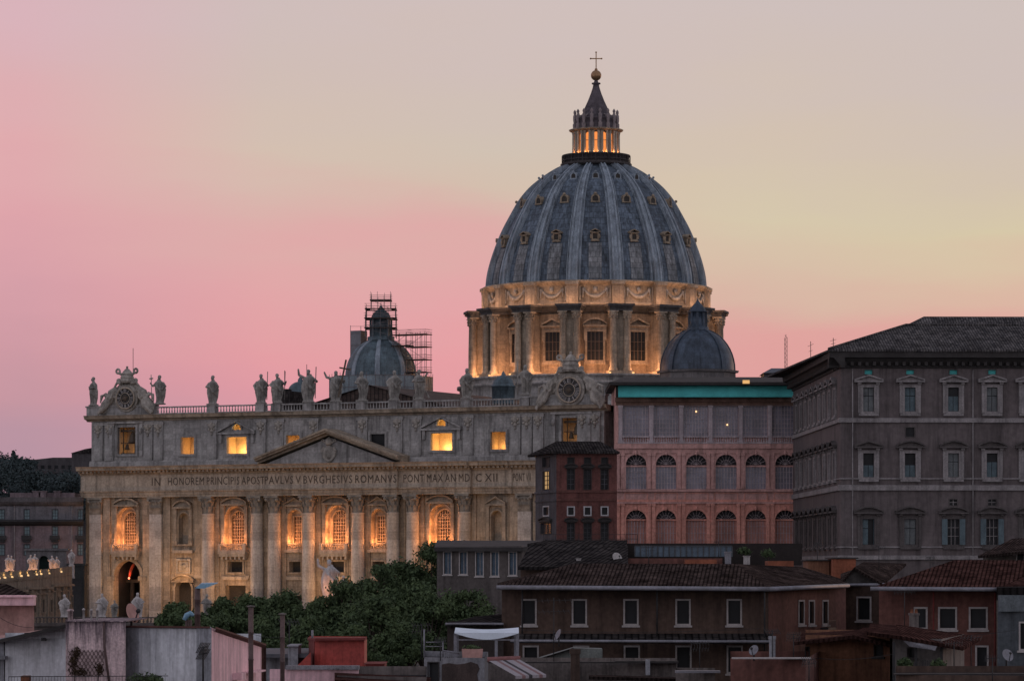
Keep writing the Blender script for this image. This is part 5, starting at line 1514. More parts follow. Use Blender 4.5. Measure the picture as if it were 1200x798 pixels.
# ---------------------------------------------------------------- red tower house
def tower_house():
    A, Bp, C_ = G(652, 590), G(723, 591), G(627.5, 603)
    D = (Bp[0], 612)
    T = thing('tower_house', 'dark red tower house with hipped roof standing before the right end of the basilica front', 'house', Matrix.Translation((A[0], A[1], 0)))
    bpy.context.view_layer.update()
    fr, sd_ = Frame.edge(A, Bp), Frame.edge(C_, A); L1 = math.hypot(Bp[0] - A[0], Bp[1] - A[1]); L2 = math.hypot(A[0] - C_[0], A[1] - C_[1])
    ez = fr.z(529.5, 0)
    fh, sp = [], []
    for px in (669, 688.5, 708.5):
        h = rect(fr, px - 3.5, px + 3.5, 536.5, 543.5); fh.append(h); sp.append((h, 0))
        h = rect(fr, px - 4, px + 4, 550, 573); fh.append(h); sp.append((h, 1))
        h = rect(fr, px - 3.2, px + 3.2, 594.5, 603); fh.append(h); sp.append((h, 2))
        h = rect(fr, px - 4, px + 4, 613, 640); fh.append(h); sp.append((h, 3))
    sh_, s2 = [], []
    for (y0, y1, k, hw) in ((536, 547, 0, 4), (552.5, 573, 4, 3.6), (594, 603.5, 2, 3.2), (613, 625, 3, 6)):
        h = rect(sd_, 640 - hw, 640 + hw, y0, y1); sh_.append(h); s2.append((h, k))
    body(T, [(fr, L1, 0, ez, fh)], M['redw'], d=.4, name='wall').__setitem__('label', 'dark red front wall')
    body(T, [(sd_, L2, 0, ez, sh_), (Frame.edge(Bp, D), D[1] - Bp[1], 0, ez, [])], M['grew'], d=.4, name='wall').__setitem__('label', 'dark grey side wall')
    for fr_, ss in ((fr, sp), (sd_, s2)):
        for h, k in ss:
            X = EM(T, fr_); cu = (h[0] + h[1]) / 2
            f = MB(X); f.border(h, {2: .22, 4: .1}.get(k, .12), -.08, .02)
            w_ = obj('window', f, M['gutw'] if k == 2 else M['eave'], T)
            g = MB(X); g.pane(h, .34); obj('pane', g, emit('yellow_lit_window', (1.0, .60, .25), .42) if k == 4 else M['glass'], w_)
            if k in (1, 3):
                g = MB(X); lattice(g, h, .26, 2, 4 if k == 1 else 5, .05); obj('muntin', g, M['grew'], w_)
                g = MB(X); pediment_seg(g, cu, (h[1] - h[0]) + 1.1, h[3] + .5, .4, -.5, 0, .18); g.box(h[0] - .3, h[1] + .3, -.3, 0, h[3] + .13, h[3] + .3); obj('hood', g, M['eave'], w_)
            if k == 4:
                g = MB(X); lattice(g, h, .26, 2, 4, .06); obj('muntin', g, M['eave'], w_)
    for fr_, L_ in ((fr, L1), (sd_, L2)):
        c = MB(EM(T, fr_)); c.box(0 if fr_ is fr else 0, L_ + (.0 if fr_ is fr else .19), -.2, 0, fr.z(577, 0), fr.z(574.5, 0)); c.box(0, L_ + (.0 if fr_ is fr else .14), -.15, 0, fr.z(587, 0), fr.z(584.5, 0)); c.box(0, L_, -.35, 0, ez - .4, ez - .003)
        obj('string_course', c, mk('dark_rose_band', (.14, .06, .05), var=.3) if fr_ is fr else M['grew'], T)
    X = EM(T, fr); o = .9
    cl = X.inverted() @ (T.matrix_world.inverted() @ Vector((C_[0], C_[1], 0)))
    r = MB(X)
    e0 = [(-o - .4, -o, ez), (L1 + .4, -o, ez), (L1 + .4, 22, ez), (cl.x - o, cl.y + 5, ez), (cl.x - o, cl.y - .3, ez)]
    zr = fr.z(516.5, 0) + .2
    r.add(e0 + [(.8, 7, zr), (L1 - 2, 7, zr)] + [(a, b, c - .3) for a, b, c in e0], [(0, 1, 6, 5), (1, 2, 6), (2, 3, 5, 6), (3, 4, 5), (4, 0, 5), (7, 8, 1, 0), (8, 9, 2, 1), (11, 7, 0, 4), (10, 11, 4, 3), (11, 10, 9, 8, 7)])
    obj('roof', r, M['roofd'], T)
tower_house()

# ---------------------------------------------------------------- left of the basilica
def left_palace():
    A, Bp = G(-40, 700), G(97.5, 700)
    T = thing('palace', 'mauve palace wing with teal windows and dark cornices left of the basilica', 'palace', Matrix.Translation((A[0], A[1], 0)))
    bpy.context.view_layer.update()
    fr = Frame.edge(A, Bp); L_ = Bp[0] - A[0]; X = EM(T, fr); z = lambda y: fr.z(y, 0)
    hs, kinds = [], []
    for px in (-28, 2, 31.5, 64.5, 94.5):
        for k, (y0, y1) in enumerate(((597, 608), (617, 630), (638, 650))):
            h = rect(fr, px - 3, px + 3, y0, y1)
            if h[1] > L_ - .1: h = (h[0], L_ - .12, h[2], h[3])
            hs.append(h); kinds.append(k)
    mauve = mk('mauve_stucco', (.20, .155, .165), var=.25, ns=.25, streak=.5)
    greyst = mk('grey_attic_stucco', (.17, .165, .18), var=.25, ns=.25, streak=.5)
    up = [h for h, k in zip(hs, kinds) if k == 0]; lo = [h for h, k in zip(hs, kinds) if k]
    w = MB(X); w.wall(0, L_, z(611), z(590), up, 0, .35); w.add([(0, 0, z(590)), (L_, 0, z(590)), (L_, 16, z(590)), (0, 16, z(590))], [(0, 1, 2, 3)]); obj('wall', w, greyst, T, 'grey attic storey')
    w = MB(X); w.wall(0, L_, 0, z(611), lo, 0, .35); obj('wall', w, mauve, T, 'mauve lower storeys')
    for h, k in zip(hs, kinds):
        simple_window(T, fr, h, M['grew'], mk('teal_window_glass', (.18, .26, .28), rough=.4) if k == 0 and h is hs[0] else bpy.data.materials['teal_window_glass'], .15, .08, .3, (1, 2))
        if k == 1:
            b = MB(X); b.box(h[0] - .5, h[1] + .5, -.7, 0, h[2] - .35, h[2] - .15); b.box(h[0] - .5, h[1] + .5, -.65, -.55, h[2] - .15, h[2] + .5); b.box(h[0] - .2, h[1] + .2, -.5, 0, h[2] - .9, h[2] - .36); obj('balcony', b, M['iron'], T)
    c = MB(X); c.prism([(0, z(593)), (-.5, z(591)), (-.9, z(588)), (-1.0, z(582.5)), (.6, z(582.5)), (.6, z(593))], -1, L_, 'x'); obj('cornice', c, mk('dark_stone_cornice', (.12, .115, .122), var=.3, ns=.4, streak=.5), T)
    c = MB(X); c.prism([(0, z(616)), (-.7, z(614)), (-1.1, z(611)), (-1.1, z(609.5)), (0, z(608.5))], -1, L_, 'x'); obj('string_course', c, M['iron'], T)
    r = MB(X); r.box(u_(fr, 10), L_ - 2, 2, 14, z(590), z(577)); obj('roof_pavilion', r, mauve, T)
    for px in (41, 50, 66):
        r = MB(X); r.box(fr.u(px) - .6, fr.u(px) + .6, 1, 2.2, z(584), z(576)); r.box(fr.u(px) - .75, fr.u(px) + .75, .9, 2.3, z(576), z(575)); obj('chimney', r, mauve, T)
    d = MB(X)
    for px in (17, 84.5): d.tube([(fr.u(px), -.15, 3), (fr.u(px), -.15, z(590))], .1, 5)
    obj('drainpipe', d, M['palt'], T)
def u_(fr, px): return fr.u(px)
left_palace()
# curved terrace lit by a row of lamps, with its gate and statues
def terrace():
    Y0 = 640
    T = thing('curved_terrace', 'curved stone terrace wing with a row of small glowing lamps along its ledge', 'terrace', P(45, 690, Y0) * 1)
    T.matrix_world = Matrix.Translation((G(45, Y0)[0], Y0, 0)); bpy.context.view_layer.update()
    I = T.matrix_world.inverted()
    pts = [(-30, 600), (0, 610), (30, 622), (60, 640), (84, 662)]
    yy0 = [681, 678, 675, 672, 669]; yb = [671.5, 670, 668, 666, 663.5]
    line = [G(a, b) for a, b in pts]
    stone = mk('terrace_stone', (.26, .215, .17), var=.25, ns=.3, streak=.5)
    def ribbon(ys0, ys1, off, name, mat, thick=.4):
        m = MB(I)
        for i in range(len(pts) - 1):
            a, b = line[i], line[i + 1]
            q = [ZZ(ys0[i], pts[i][1]), ZZ(ys0[i + 1], pts[i + 1][1]), ZZ(ys1[i + 1], pts[i + 1][1]), ZZ(ys1[i], pts[i][1])]
            m.add([(a[0], a[1] - off, q[0]), (b[0], b[1] - off, q[1]), (b[0], b[1] - off, q[2]), (a[0], a[1] - off, q[3]), (a[0], a[1] - off + thick, q[0]), (b[0], b[1] - off + thick, q[1]), (b[0], b[1] - off + thick, q[2]), (a[0], a[1] - off + thick, q[3])], [(0, 1, 2, 3), (3, 2, 6, 7), (0, 4, 5, 1), (7, 6, 5, 4)])
        return obj(name, m, mat, T)
    dn = lambda l, k: [x + k for x in l]
    ribbon(yy0, yb, .3, 'parapet', stone, .8)
    ribbon(dn(yy0, 3), yy0, 1.2, 'ledge', stone, 2.0)
    ribbon(dn(yy0, 4.5), dn(yy0, 3.05), .9, 'cornice', stone, 1.2)
    ribbon(dn(yy0, 100), dn(yy0, 4.52), 0, 'wall', stone, .8)
    ribbon(dn(yy0, 14), dn(yy0, 12), .3, 'string_course', stone, .4)
    for t in (.35, .6, 1.0, 1.22, 1.5, 1.86, 2.12, 2.45, 2.62, 2.95, 3.5):
        i = int(t); f = t - i
        a, b = line[i], line[i + 1]
        x, y = a[0] + (b[0] - a[0]) * f, a[1] + (b[1] - a[1]) * f; zz = ZZ(yy0[i] * (1 - f) + yy0[i + 1] * f, y)
        m = MB(I); rr_ = rnd.uniform(.12, .24); m.ball((x, y - .95, zz + .15), (rr_ * 1.3, rr_, rr_ * .8), 8, 6); m.box(x - .2, x + .2, y - 1.1, y - .8, zz - .02, zz + .06)
        obj('ledge_lamp', m, emit('ledge_lamp_glow', (1, .62, .28), 1.1) if 'ledge_lamp_glow' not in bpy.data.materials else bpy.data.materials['ledge_lamp_glow'], T)
        lamp('ledge_floodlight', (x, y - 1.0, zz + .6), 14, (1, .58, .2), size=.15)
terrace()
def terrace_detail():
    T = bpy.data.objects['curved_terrace']; I = T.matrix_world.inverted(); stone = bpy.data.materials['terrace_stone']
    pts = [(-30, 600), (0, 610), (30, 622), (60, 640), (84, 662)]; yy = [681, 678, 675, 672, 669]
    for i in range(4):
        a, b = Vector((*G(*pts[i]), 0)), Vector((*G(*pts[i + 1]), 0)); d = (b - a).normalized(); fr = Frame.edge((a.x, a.y), (b.x, b.y)); L_ = (b - a).length; X = I @ fr.mat
        zt = ZZ(yy[i] + 5, pts[i][1]) - .6
        for k in range(3):
            u = L_ * (k + .5) / 3
            m = MB(X); m.box(u - .5, u + .5, -.35, 0, 2, zt - 1.6); m.box(u - .65, u + .65, -.5, 0, zt - 1.6, zt - 1.1); obj('pilaster', m, stone, T)
            m = MB(X); h = (u + L_ / 6 - .7, u + L_ / 6 + .7, zt - 5.2, zt - 3.0); m.border(h, .3, -.15, .05); w_ = obj('window', m, stone, T)
            m = MB(X); m.pane(h, -.02); obj('pane', m, M['dark'], w_)
        m = MB(X); m.box(0, L_, -.6, 0, zt - 1.0, zt - .6); m.box(0, L_, -.25, 0, zt - 2.0, zt - 1.7); obj('string_course', m, stone, T)
terrace_detail()
g = thing('garden_gate', 'grey stone gate block with dark arched opening behind the lit terrace', 'gate', Matrix.Translation((G(54, 660)[0], 668, 0)))
bpy.context.view_layer.update()
fr = Frame(G(54, 660)[0], 668, 0); X = Matrix.Identity(4)
op = (fr.u(45.5), fr.u(57), fr.z(668, 0), fr.z(651, 0), True); L0, R0_ = fr.u(30.5), fr.u(78)
m = MB(); m.wall(L0, R0_, 0, fr.z(645, 0), [op], 0, 1.5); m.add([(L0, 0, 0), (L0, 4, 0), (L0, 4, fr.z(645, 0)), (L0, 0, fr.z(645, 0))], [(3, 2, 1, 0)]); m.box(L0 - .4, R0_ + .4, -.4, 4, fr.z(645, 0), fr.z(642.5, 0)); obj('wall', m, mk('grey_gate_stone', (.15, .145, .15), var=.25, ns=.4, streak=.5), g)
m = MB(); m.pane(op, 1.4); obj('gate_leaf', m, mk('green_black_gate', (.012, .03, .026)), g)
for i, (px, top, sd, pose, lab) in enumerate(((9.5, 650, 51, 'fold', 'amber lit statue at the far left end of the curved terrace'), (13.5, 651, 52, 'staffr', 'amber lit statue second from the left on the curved terrace'),
                            (36, 650, 53, 'down', 'orange lit statue left of the gate arch, outer of two'), (41, 649, 54, 'fold', 'orange lit statue left of the gate arch, next to the opening'),
                            (61, 651, 55, 'staff', 'orange lit statue right of the gate arch, next to the opening'), (66.5, 652, 56, 'down', 'orange lit statue right of the gate arch, outer of two'))):
    Y = 657
    zt = ZZ(top, Y); h = 2.75
    T = statue(lab, Matrix.Translation((G(px, Y)[0], Y, zt - h * .99)), h, sd, pose, None, M['marble'], 'statues on the curved terrace', ped=(.55, 2.6))
    lamp('statue_floodlight', (G(px, Y)[0], Y - 1.6, zt - h + .2), 55, (1, .42, .16), size=.15)
T = statue('grey unlit statue standing between the gate block and the basilica corner', Matrix.Translation((G(83.5, 665)[0], 665.5, ZZ(662, 665))), 3.0, 57, 'down', None, M['marble'], 'statues on the curved terrace', ped=(.5, 2.5))
T = thing('shed', 'dark end block between the curved terrace and the basilica', 'building', Matrix.Translation((G(89, 668)[0], 668, 0)))
m = MB(); m.box(-1.6, 1.6, 0, 5, 0, ZZ(663, 668)); m.box(-1.8, 1.8, -.2, 5, ZZ(663, 668), ZZ(660, 668)); obj('wall', m, mk('dark_end_wall', (.04, .045, .045), var=.4, ns=.4), T)
m = MB(); m.box(-1.2, 1.2, -.1, 0, 2, ZZ(678, 668)); obj('door', m, M['iron'], T)

# ---------------------------------------------------------------- hill top
T = thing('villa', 'dim brown walled villa on the wooded hilltop', 'villa', Matrix.Translation((G(64, 1180)[0], 1180, 0)))
bpy.context.view_layer.update()
fr = Frame(G(64, 1180)[0], 1180, 0); X = Matrix.Identity(4); dk = mk('dim_villa_wall', (.085, .078, .082), var=.3, ns=.1, streak=.4)
m = MB(); a, b = fr.u(35), fr.u(112)
m.add([(a, 0, 20), (b, 0, 20), (b, 0, fr.z(536, 0)), (fr.u(62), 0, fr.z(536, 0)), (a, 0, fr.z(539, 0)), (a, 14, 20), (b, 14, 20), (b, 14, fr.z(536, 0)), (fr.u(62), 14, fr.z(536, 0)), (a, 14, fr.z(539, 0))], [(0, 1, 2, 3, 4), (4, 3, 8, 9), (3, 2, 7, 8), (0, 4, 9, 5), (1, 6, 7, 2)]); obj('wall', m, dk, T)
for px in (42, 50, 58, 66, 74, 82, 90):
    for yy in (545, 554):
        m = MB(); m.box(fr.u(px) - .6, fr.u(px) + .6, -.05, .3, fr.z(yy + 4, 0), fr.z(yy, 0)); obj('window', m, M['glass'], T)
T2 = thing('tower_house', 'small dark house at hilltop against the basilica edge', 'house', Matrix.Translation((G(94, 1150)[0], 1150, 0)))
fr2 = Frame(G(94, 1150)[0], 1150, 0); m = MB(); m.box(fr2.u(84), fr2.u(110), 0, 10, 20, fr2.z(531, 0)); obj('wall', m, dk, T2)
m = MB(); m.prism([(fr2.u(83), fr2.z(531, 0)), (fr2.u(112), fr2.z(531, 0)), (fr2.u(112), fr2.z(524, 0)), (fr2.u(100), fr2.z(526, 0))], -.5, 10.5); obj('roof', m, M['roofd'], T2)
rs = np.random.RandomState(5)
m = MB(); bl_ = []
for i in range(90):
    px = rs.uniform(-30, 110); py = rs.uniform(558, 600) if px > 34 else rs.uniform(543, 600)
    Y = rs.uniform(1050, 1150) if py > 560 else rs.uniform(1120, 1175); c = P(px, py, Y); s = rs.uniform(2.5, 4.5); bl_.append((c.x, c.y, c.z, s, s, s * .8))
leaf_cloud(m, bl_, 60000, .55, rs)
o = obj('woods', m, LEAFD); o['kind'] = 'stuff'
def cypress(label, px, py0, py1, Y, w):
    c = P(px, py1, Y); h = (py1 - py0) / F * Y
    T = thing('cypress_tree', label, 'tree', c, 'trees on the hilltop'); m = MB()
    leaf_cloud(m, [(0, 0, h * .35, w, w, h * .36), (0, 0, h * .6, w * .7, w * .7, h * .3), (0, 0, h * .85, w * .3, w * .3, h * .16)], 1500, .6, np.random.RandomState(int(px))); obj('crown', m, LEAFD, T)
    m = MB(); m.tube([(0, 0, -4), (0, 0, h * .5)], .3, 6); obj('trunk', m, BARK, T)
cypress('pointed dark cypress on the hilltop at the left edge', 16, 528, 556, 1165, 1.5)
def pine(label, px, py, Y, w):
    c = P(px, 556, Y); zt = ZZ(py, Y) - c.z
    T = thing('umbrella_pine', label, 'tree', c, 'trees on the hilltop'); m = MB()
    leaf_cloud(m, [(-w * .5, 0, zt - 1.5, w * .6, w * .6, 1.1), (w * .4, 0, zt - 1.2, w * .7, w * .6, 1.2), (0, 1, zt - .9, w * .7, w * .6, 1.0)], 2200, .55, np.random.RandomState(int(px) + 3)); obj('crown', m, LEAFD, T)
    m = MB(); m.tube([(0, 0, -4), (.2, 0, zt * .5), (0, 0, zt - 1.2)], [.35, .28, .2], 6); m.tube([(.1, 0, zt * .6), (w * .5, 0, zt - 1.3)], .15, 5); m.tube([(.1, 0, zt * .6), (-w * .5, 0, zt - 1.4)], .15, 5); obj('trunk', m, BARK, T)
pine('flat topped umbrella pine beside the hilltop villa', 28, 538.5, 1168, 4.0)
pine('umbrella pine at the frame edge left of the cypress', 4, 540, 1168, 4.5)
# ================================================================ trees before the basilica
TREES = [(205, 700, 470, 6.5, 9.5), (262, 692, 455, 8, 10), (300, 690, 460, 8, 10), (338, 690, 450, 8.5, 10), (372, 700, 440, 8, 9), (412, 690, 440, 10, 11),
         (446, 678, 430, 10, 11), (480, 668, 440, 10.5, 11), (502, 655, 450, 11, 11), (540, 656, 455, 11, 11), (566, 662, 450, 9, 10),
         (240, 706, 420, 7, 9), (310, 716, 400, 8, 9), (360, 722, 390, 8, 9), (440, 700, 385, 10, 11), (500, 700, 400, 10, 11), (470, 735, 360, 9, 10), (545, 700, 410, 10, 10), (415, 735, 350, 8, 9)]
TL = ['small oak crown behind the blue capped chimney pipe', 'round oak in front of the basilica left columns', 'oak crown below the left balcony of the basilica front', 'oak crown left of the pale statue group', 'low oak below the pale statue group',
      'oak right of the pale statue group', 'tall oak before the column right of the centre window', 'tall oak under the inner right column', 'tallest oak, crown touching the right side bay of the basilica', 'broad oak crown before the building with blue shutters',
      'oak at the right end of the grove by the brown house', 'low dark oak behind the pink gabled wall', 'low dark oak behind the two thin chimney pipes', 'low oak behind the bright red roof box', 'nearer oak at the middle of the grove',
      'nearer dark oak left of the brown house', 'lowest oak at the foot of the grove behind the red roof box', 'dark oak close against the left corner of the brown house', 'low near oak directly above the bright red roof box']
for i, ((px, py, Y, wpx, _), lab) in enumerate(zip(TREES, TL)):
    H = ZZ(py, Y); W = 75 / F * Y * (wpx / 9)
    make_tree(lab, (*G(px, Y), 0), max(H, 6) * (1.2 if px > 395 else 1.04), W, 100 + i, n=11000, leaf=.27 * Y / 430, trunk_share=.22, group='holm oaks below the basilica')

# ---------------------------------------------------------------- colonnade terrace with pale saints, in front of the basilica
def colonnade():
    Y = 520
    T = thing('colonnade', 'long low colonnade with dark balustrade in front of the basilica left corner', 'colonnade', Matrix.Translation((G(110, Y)[0], Y, 0)))
    bpy.context.view_layer.update(); fr = Frame(G(110, Y)[0], Y, 0); z = lambda y: fr.z(y, 0)
    a, b = fr.u(36), fr.u(430)
    st = mk('dark_colonnade_stone', (.10, .085, .08), var=.3, ns=.4, streak=.5)
    m = MB(); m.box(a, b, 0, 14, 5.2, z(733.5)); m.box(a - .4, b, -.5, 14.2, z(733.5) + .003, z(731)); obj('entablature', m, st, T)
    m = MB(); balusters(m, a, b, z(731) + .003, z(722.5), .1, .55, .16, .35); obj('balustrade', m, st, T)
    u = a + 1; c0_ = None
    while u < b:
        m = MB(); m.lathe([(.85, 0), (.85, .3), (.7, .4), (.62, 4.6), (.85, 4.8), (.85, 5.2)], 0, 0, 12)
        if c0_ is None: c0_ = place(obj('column', m, st, T), u, 1.2)
        else:
            c = c0_.copy(); COL.objects.link(c); place(c, u, 1.2); c.parent = T
        u += 4.4
    for k, (px, top, sd, pose, lab) in enumerate(((75.5, 696, 61, 'down', 'pale saint statue on the dark balustrade at the left end'), (119.5, 695, 62, 'book', 'pale saint statue on the dark balustrade before the basilica corner pilaster'),
                                  (161.5, 694, 63, 'down', 'pale saint statue on the dark balustrade in front of the big arched gateway'), (242, 696, 64, 'fold', 'dim saint statue half hidden behind the blue capped chimney pipe'),
                                  (134, 703, 65, 'fold', 'small dim statue on the dark balustrade left of the gateway statue'), (386, 655, 66, 'raise', 'pale statue with raised arm rising out of the oaks below the centre window'), (402, 674, 67, 'staff', 'shorter pale statue with staff beside the raised arm statue among the oaks'))):
        Y2 = Y - .0; zb = z(722.5)
        if px > 300: zb = ZZ(700, Y)
        h = ZZ(top, Y) - zb
        t = statue(lab, Matrix.Translation((G(px, Y)[0], Y + .15, zb + .03)), h * .985, sd, pose, 'staff' if pose == 'staff' else None, M['marble'] if k not in (3, 4) else M['statue'], 'saints on the colonnade balustrade', ped=None if px < 300 else (.6, 3.6), w=1.1)
        if px > 300: lamp('statue_floodlight', (G(px, Y)[0] - 1.0, Y - 2.0, zb + 1), 130, (1, .42, .2), size=.2)
colonnade()

# ================================================================ near roofs
def house(label, pts, z0, zt, mat, wins=(), name='house', cat='house', extra=None, fmat=None, d=.25, fw=.1, deck=True):
    """pts: outline corners (px, Y) left to right along the front, then the back"""
    W_ = [G(*p) if not isinstance(p, Vector) else p for p in pts]
    T = thing(name, label, cat, Matrix.Translation((W_[0][0], W_[0][1], z0))); bpy.context.view_layer.update()
    E = outline_edges(W_)
    hs = [[] for _ in E]
    for (e, px0, px1, py0, py1, *r) in wins: hs[e].append(rect(E[e][0], px0, px1, py0, py1))
    body(T, [(fr, L_, z0, zt if not isinstance(zt, (list, tuple)) else zt[0], hs[i]) for i, (fr, L_) in enumerate(E)], mat, d=d)
    if deck and len(W_) > 2:
        m = MB(T.matrix_world.inverted()); m.add([(p[0], p[1], zt - .35) for p in W_], [tuple(range(len(W_)))]); obj('roof_deck', m, M['felt'], T)
    k = [0] * len(E)
    for (e, px0, px1, py0, py1, *r) in wins:
        h = hs[e][k[e]]; k[e] += 1
        pm = r[0] if r else M['glass']; bars = r[1] if len(r) > 1 else (0, 0); fm = r[2] if len(r) > 2 else (fmat or M['wframe'])
        simple_window(T, E[e][0], h, fm, pm, fw, .05, d, bars, sill=.16, barw=.03)
    return T, E, W_
def roof(T, faces, mat, thick=.18, name='roof', parent=None):
    """faces: lists of world points; a slab of the given thickness"""
    I = T.matrix_world.inverted(); m = MB()
    for f in faces:
        f = [I @ Vector(p) for p in f]; n = len(f)
        lo = [p - Vector((0, 0, thick)) for p in f]
        # UVs run along the eaves
        e = (f[1] - f[0]); ex = e.normalized(); nrm = e.cross(f[-1] - f[0]).normalized(); ey = nrm.cross(ex)
        uv = [((p - f[0]).dot(ex), (p - f[0]).dot(ey)) for p in f]
        m.add(f + lo, [tuple(range(n))] + [(i, n + i, n + (i + 1) % n, (i + 1) % n) for i in range(n)] + [tuple(range(n, 2 * n))[::-1]], False, uv + uv)
    return obj(name, m, mat, parent or T)
M.update(
    wframe=mk('pale_window_surround', (.42, .39, .38), var=.2, ns=2),
    gutter=mk('pale_gutter', (.24, .24, .27), rough=.5, var=.2, ns=1, streak=.3),
    brownw=mk('brown_stucco', (.098, .064, .050), var=.3, ns=.35, streak=.5, ss=2),
    brownr=mk('brown_red_stucco', (.155, .068, .055), var=.3, ns=.35, streak=.45),
    tile=mk('old_pantiles', (.082, .062, .057), var=.6, ns=.5, tile=(.3, .45), bump=.9, rough=1, spec=0),
    tiler=mk('red_pantiles', (.095, .05, .044), var=.6, ns=.6, tile=(.3, .45), bump=.9, rough=1, spec=0),
    white=mk('weathered_white_render', (.64, .655, .69), var=.16, ns=.8, streak=.4, fine=.08, ss=3.5, drip=(13.3, 2.2, .3), bump=.1),
    whiteg=mk('grey_render', (.33, .34, .37), var=.2, ns=.8, streak=.5, ss=4),
    pink=mk('pink_render', (.80, .52, .55), var=.18, ns=.8, streak=.4, ss=4, fine=.06),
    pinkst=mk('stained_pink_render', (.72, .55, .555), var=.3, ns=1.4, streak=.8, fine=.15, ss=5, drip=(13.36, 1.5, .8)),
    salmon=mk('salmon_render', (.52, .30, .265), var=.15, ns=.4, streak=.35),
    orange=mk('orange_stucco', (.24, .115, .068), var=.25, ns=.6, streak=.5, ss=2.5),
    orangeb=mk('bright_orange_stucco', (.30, .10, .055), var=.2, ns=.4, streak=.3),
    red=mk('red_painted_metal', (.46, .075, .06), var=.25, ns=.8, streak=.5, rough=.6, ss=3),
    redd=mk('dark_red_metal', (.19, .04, .036), var=.3, ns=.5),
    beige=mk('beige_parapet', (.175, .15, .14), var=.25, ns=.6, streak=.6, ss=2.5),
    greyr=mk('grey_roof_felt', (.11, .11, .125), var=.25, ns=.5, streak=.2),
    canvas=mk('white_canvas', (.66, .74, .82), var=.1, ns=1, fine=.03),
    pipe=mk('rusty_flue', (.13, .085, .08), var=.4, ns=2, streak=.5, rough=.6),
    blue=mk('blue_cap_metal', (.22, .40, .54), var=.2, ns=2, rough=.5),
    tealw=mk('teal_grey_wall', (.085, .098, .11), var=.3, ns=.4, streak=.5),
    bluewin=mk('blue_shutter_panel', (.075, .115, .16), var=.3, ns=1, rough=.5, corr=.1, bump=.3),
    felt=mk('dark_felt', (.05, .046, .046), rough=1, spec=0, var=.3),
    pot=mk('terracotta', (.22, .09, .05), var=.3, ns=3),
)
# ---- building with blue shutters behind the oaks
T, E, W_ = house('low grey brown building with blue shutters in white frames above the oaks', [(512, 430), (611, 425), (640, 440), (512, 445)], 0, ZZ(640, 430), mk('dim_taupe_stucco', (.115, .10, .095), var=.25, ns=.3, streak=.5),
    [(0, px - 4, px + 4, 647 if k < 3 else 647, y1, M['bluewin'], (1, 0)) for k, (px, y1) in enumerate(((524.5, 672), (543, 672), (562, 674), (580, 674), (601, 673)))], name='apartment_building', cat='building', fw=.13)
roof(T, [[P(509, 641, 429), P(613, 641, 424), P(648, 633, 442), P(512, 633, 446)]], M['eave'], .5)
c = MB(EM(T, E[0][0])); c.box(-.1, E[0][1] + .1, -.3, 0, ZZ(643.2, 428), ZZ(641.5, 428)); obj('cornice', c, M['wframe'], T)
# ---- dark tile roof terrace between
T, E, W_ = house('dark roofed block with a tiled slope and roof terrace behind the brown house', [(610, 335), (735, 332), (860, 334), (935, 336), (935, 352), (610, 352)], 0, ZZ(664, 334), M['brownw'], [], name='apartment_building', cat='building')
roof(T, [[P(607, 664, 333), P(736, 664, 330), P(736, 640, 345), P(622, 636, 345)]], M['roofd'], .3)
roof(T, [[P(618, 637, 347), P(735, 641, 345), P(735, 632.5, 352), P(640, 632.5, 352)]], M['roofd'], .3)
m = MB(T.matrix_world.inverted()); m.box(*[P(708, 0, 352).x, P(938, 0, 352).x], 350, 358, ZZ(662, 350), ZZ(636.5, 350)); obj('terrace_wall', m, mk('black_brown_wall', (.022, .017, .016), var=.3, ns=.4), T)
m = MB(T.matrix_world.inverted()); m.box(P(735, 0, 340).x, P(845, 0, 340).x, 338, 348, ZZ(664, 340), ZZ(654, 340)); obj('parapet', m, M['brownr'], T, 'dark red terrace parapet')
for a, b, y0, y1, Y in ((803, 840, 655.5, 662, 336), (900, 930, 657, 667, 336)):
    m = MB(T.matrix_world.inverted()); m.box(P(a, 0, Y).x, P(b, 0, Y).x, Y, Y + 4, ZZ(y1 + 4, Y), ZZ(y0, Y)); obj('chimney_block', m, M['orangeb'], T)
glz = MB(T.matrix_world.inverted()); glz.box(P(744, 0, 346).x, P(858, 0, 346).x, 346, 346.2, ZZ(652, 346), ZZ(640, 346)); gw = obj('terrace_glazing', glz, mk('blue_terrace_glass', (.09, .14, .19), rough=.3, var=.3, ns=.8), T)
m = MB(T.matrix_world.inverted())
for k in range(18): x = P(744 + k * 6.7, 0, 346).x; m.box(x - .06, x + .06, 345.85, 346, ZZ(652, 346), ZZ(640, 346))
m.box(P(744, 0, 346).x, P(858, 0, 346).x, 345.8, 346, ZZ(640, 346), ZZ(639, 346)); obj('mullion', m, M['tealw'], gw)
T2 = thing('roof_railing', 'thin dark railing on the flat roof below the orange arches', 'railing', P(730, 636.5, 350), None)
m = MB(); L_ = 110 / F * 350
for k in range(9): m.tube([(-8 + k * L_ / 8, 0, 0), (-8 + k * L_ / 8, 0, .9)], .035, 4)
for z in (.45, .9): m.tube([(-8, 0, z), (-8 + L_, 0, z)], .03, 4)
obj('rail', m, M['iron'], T2)

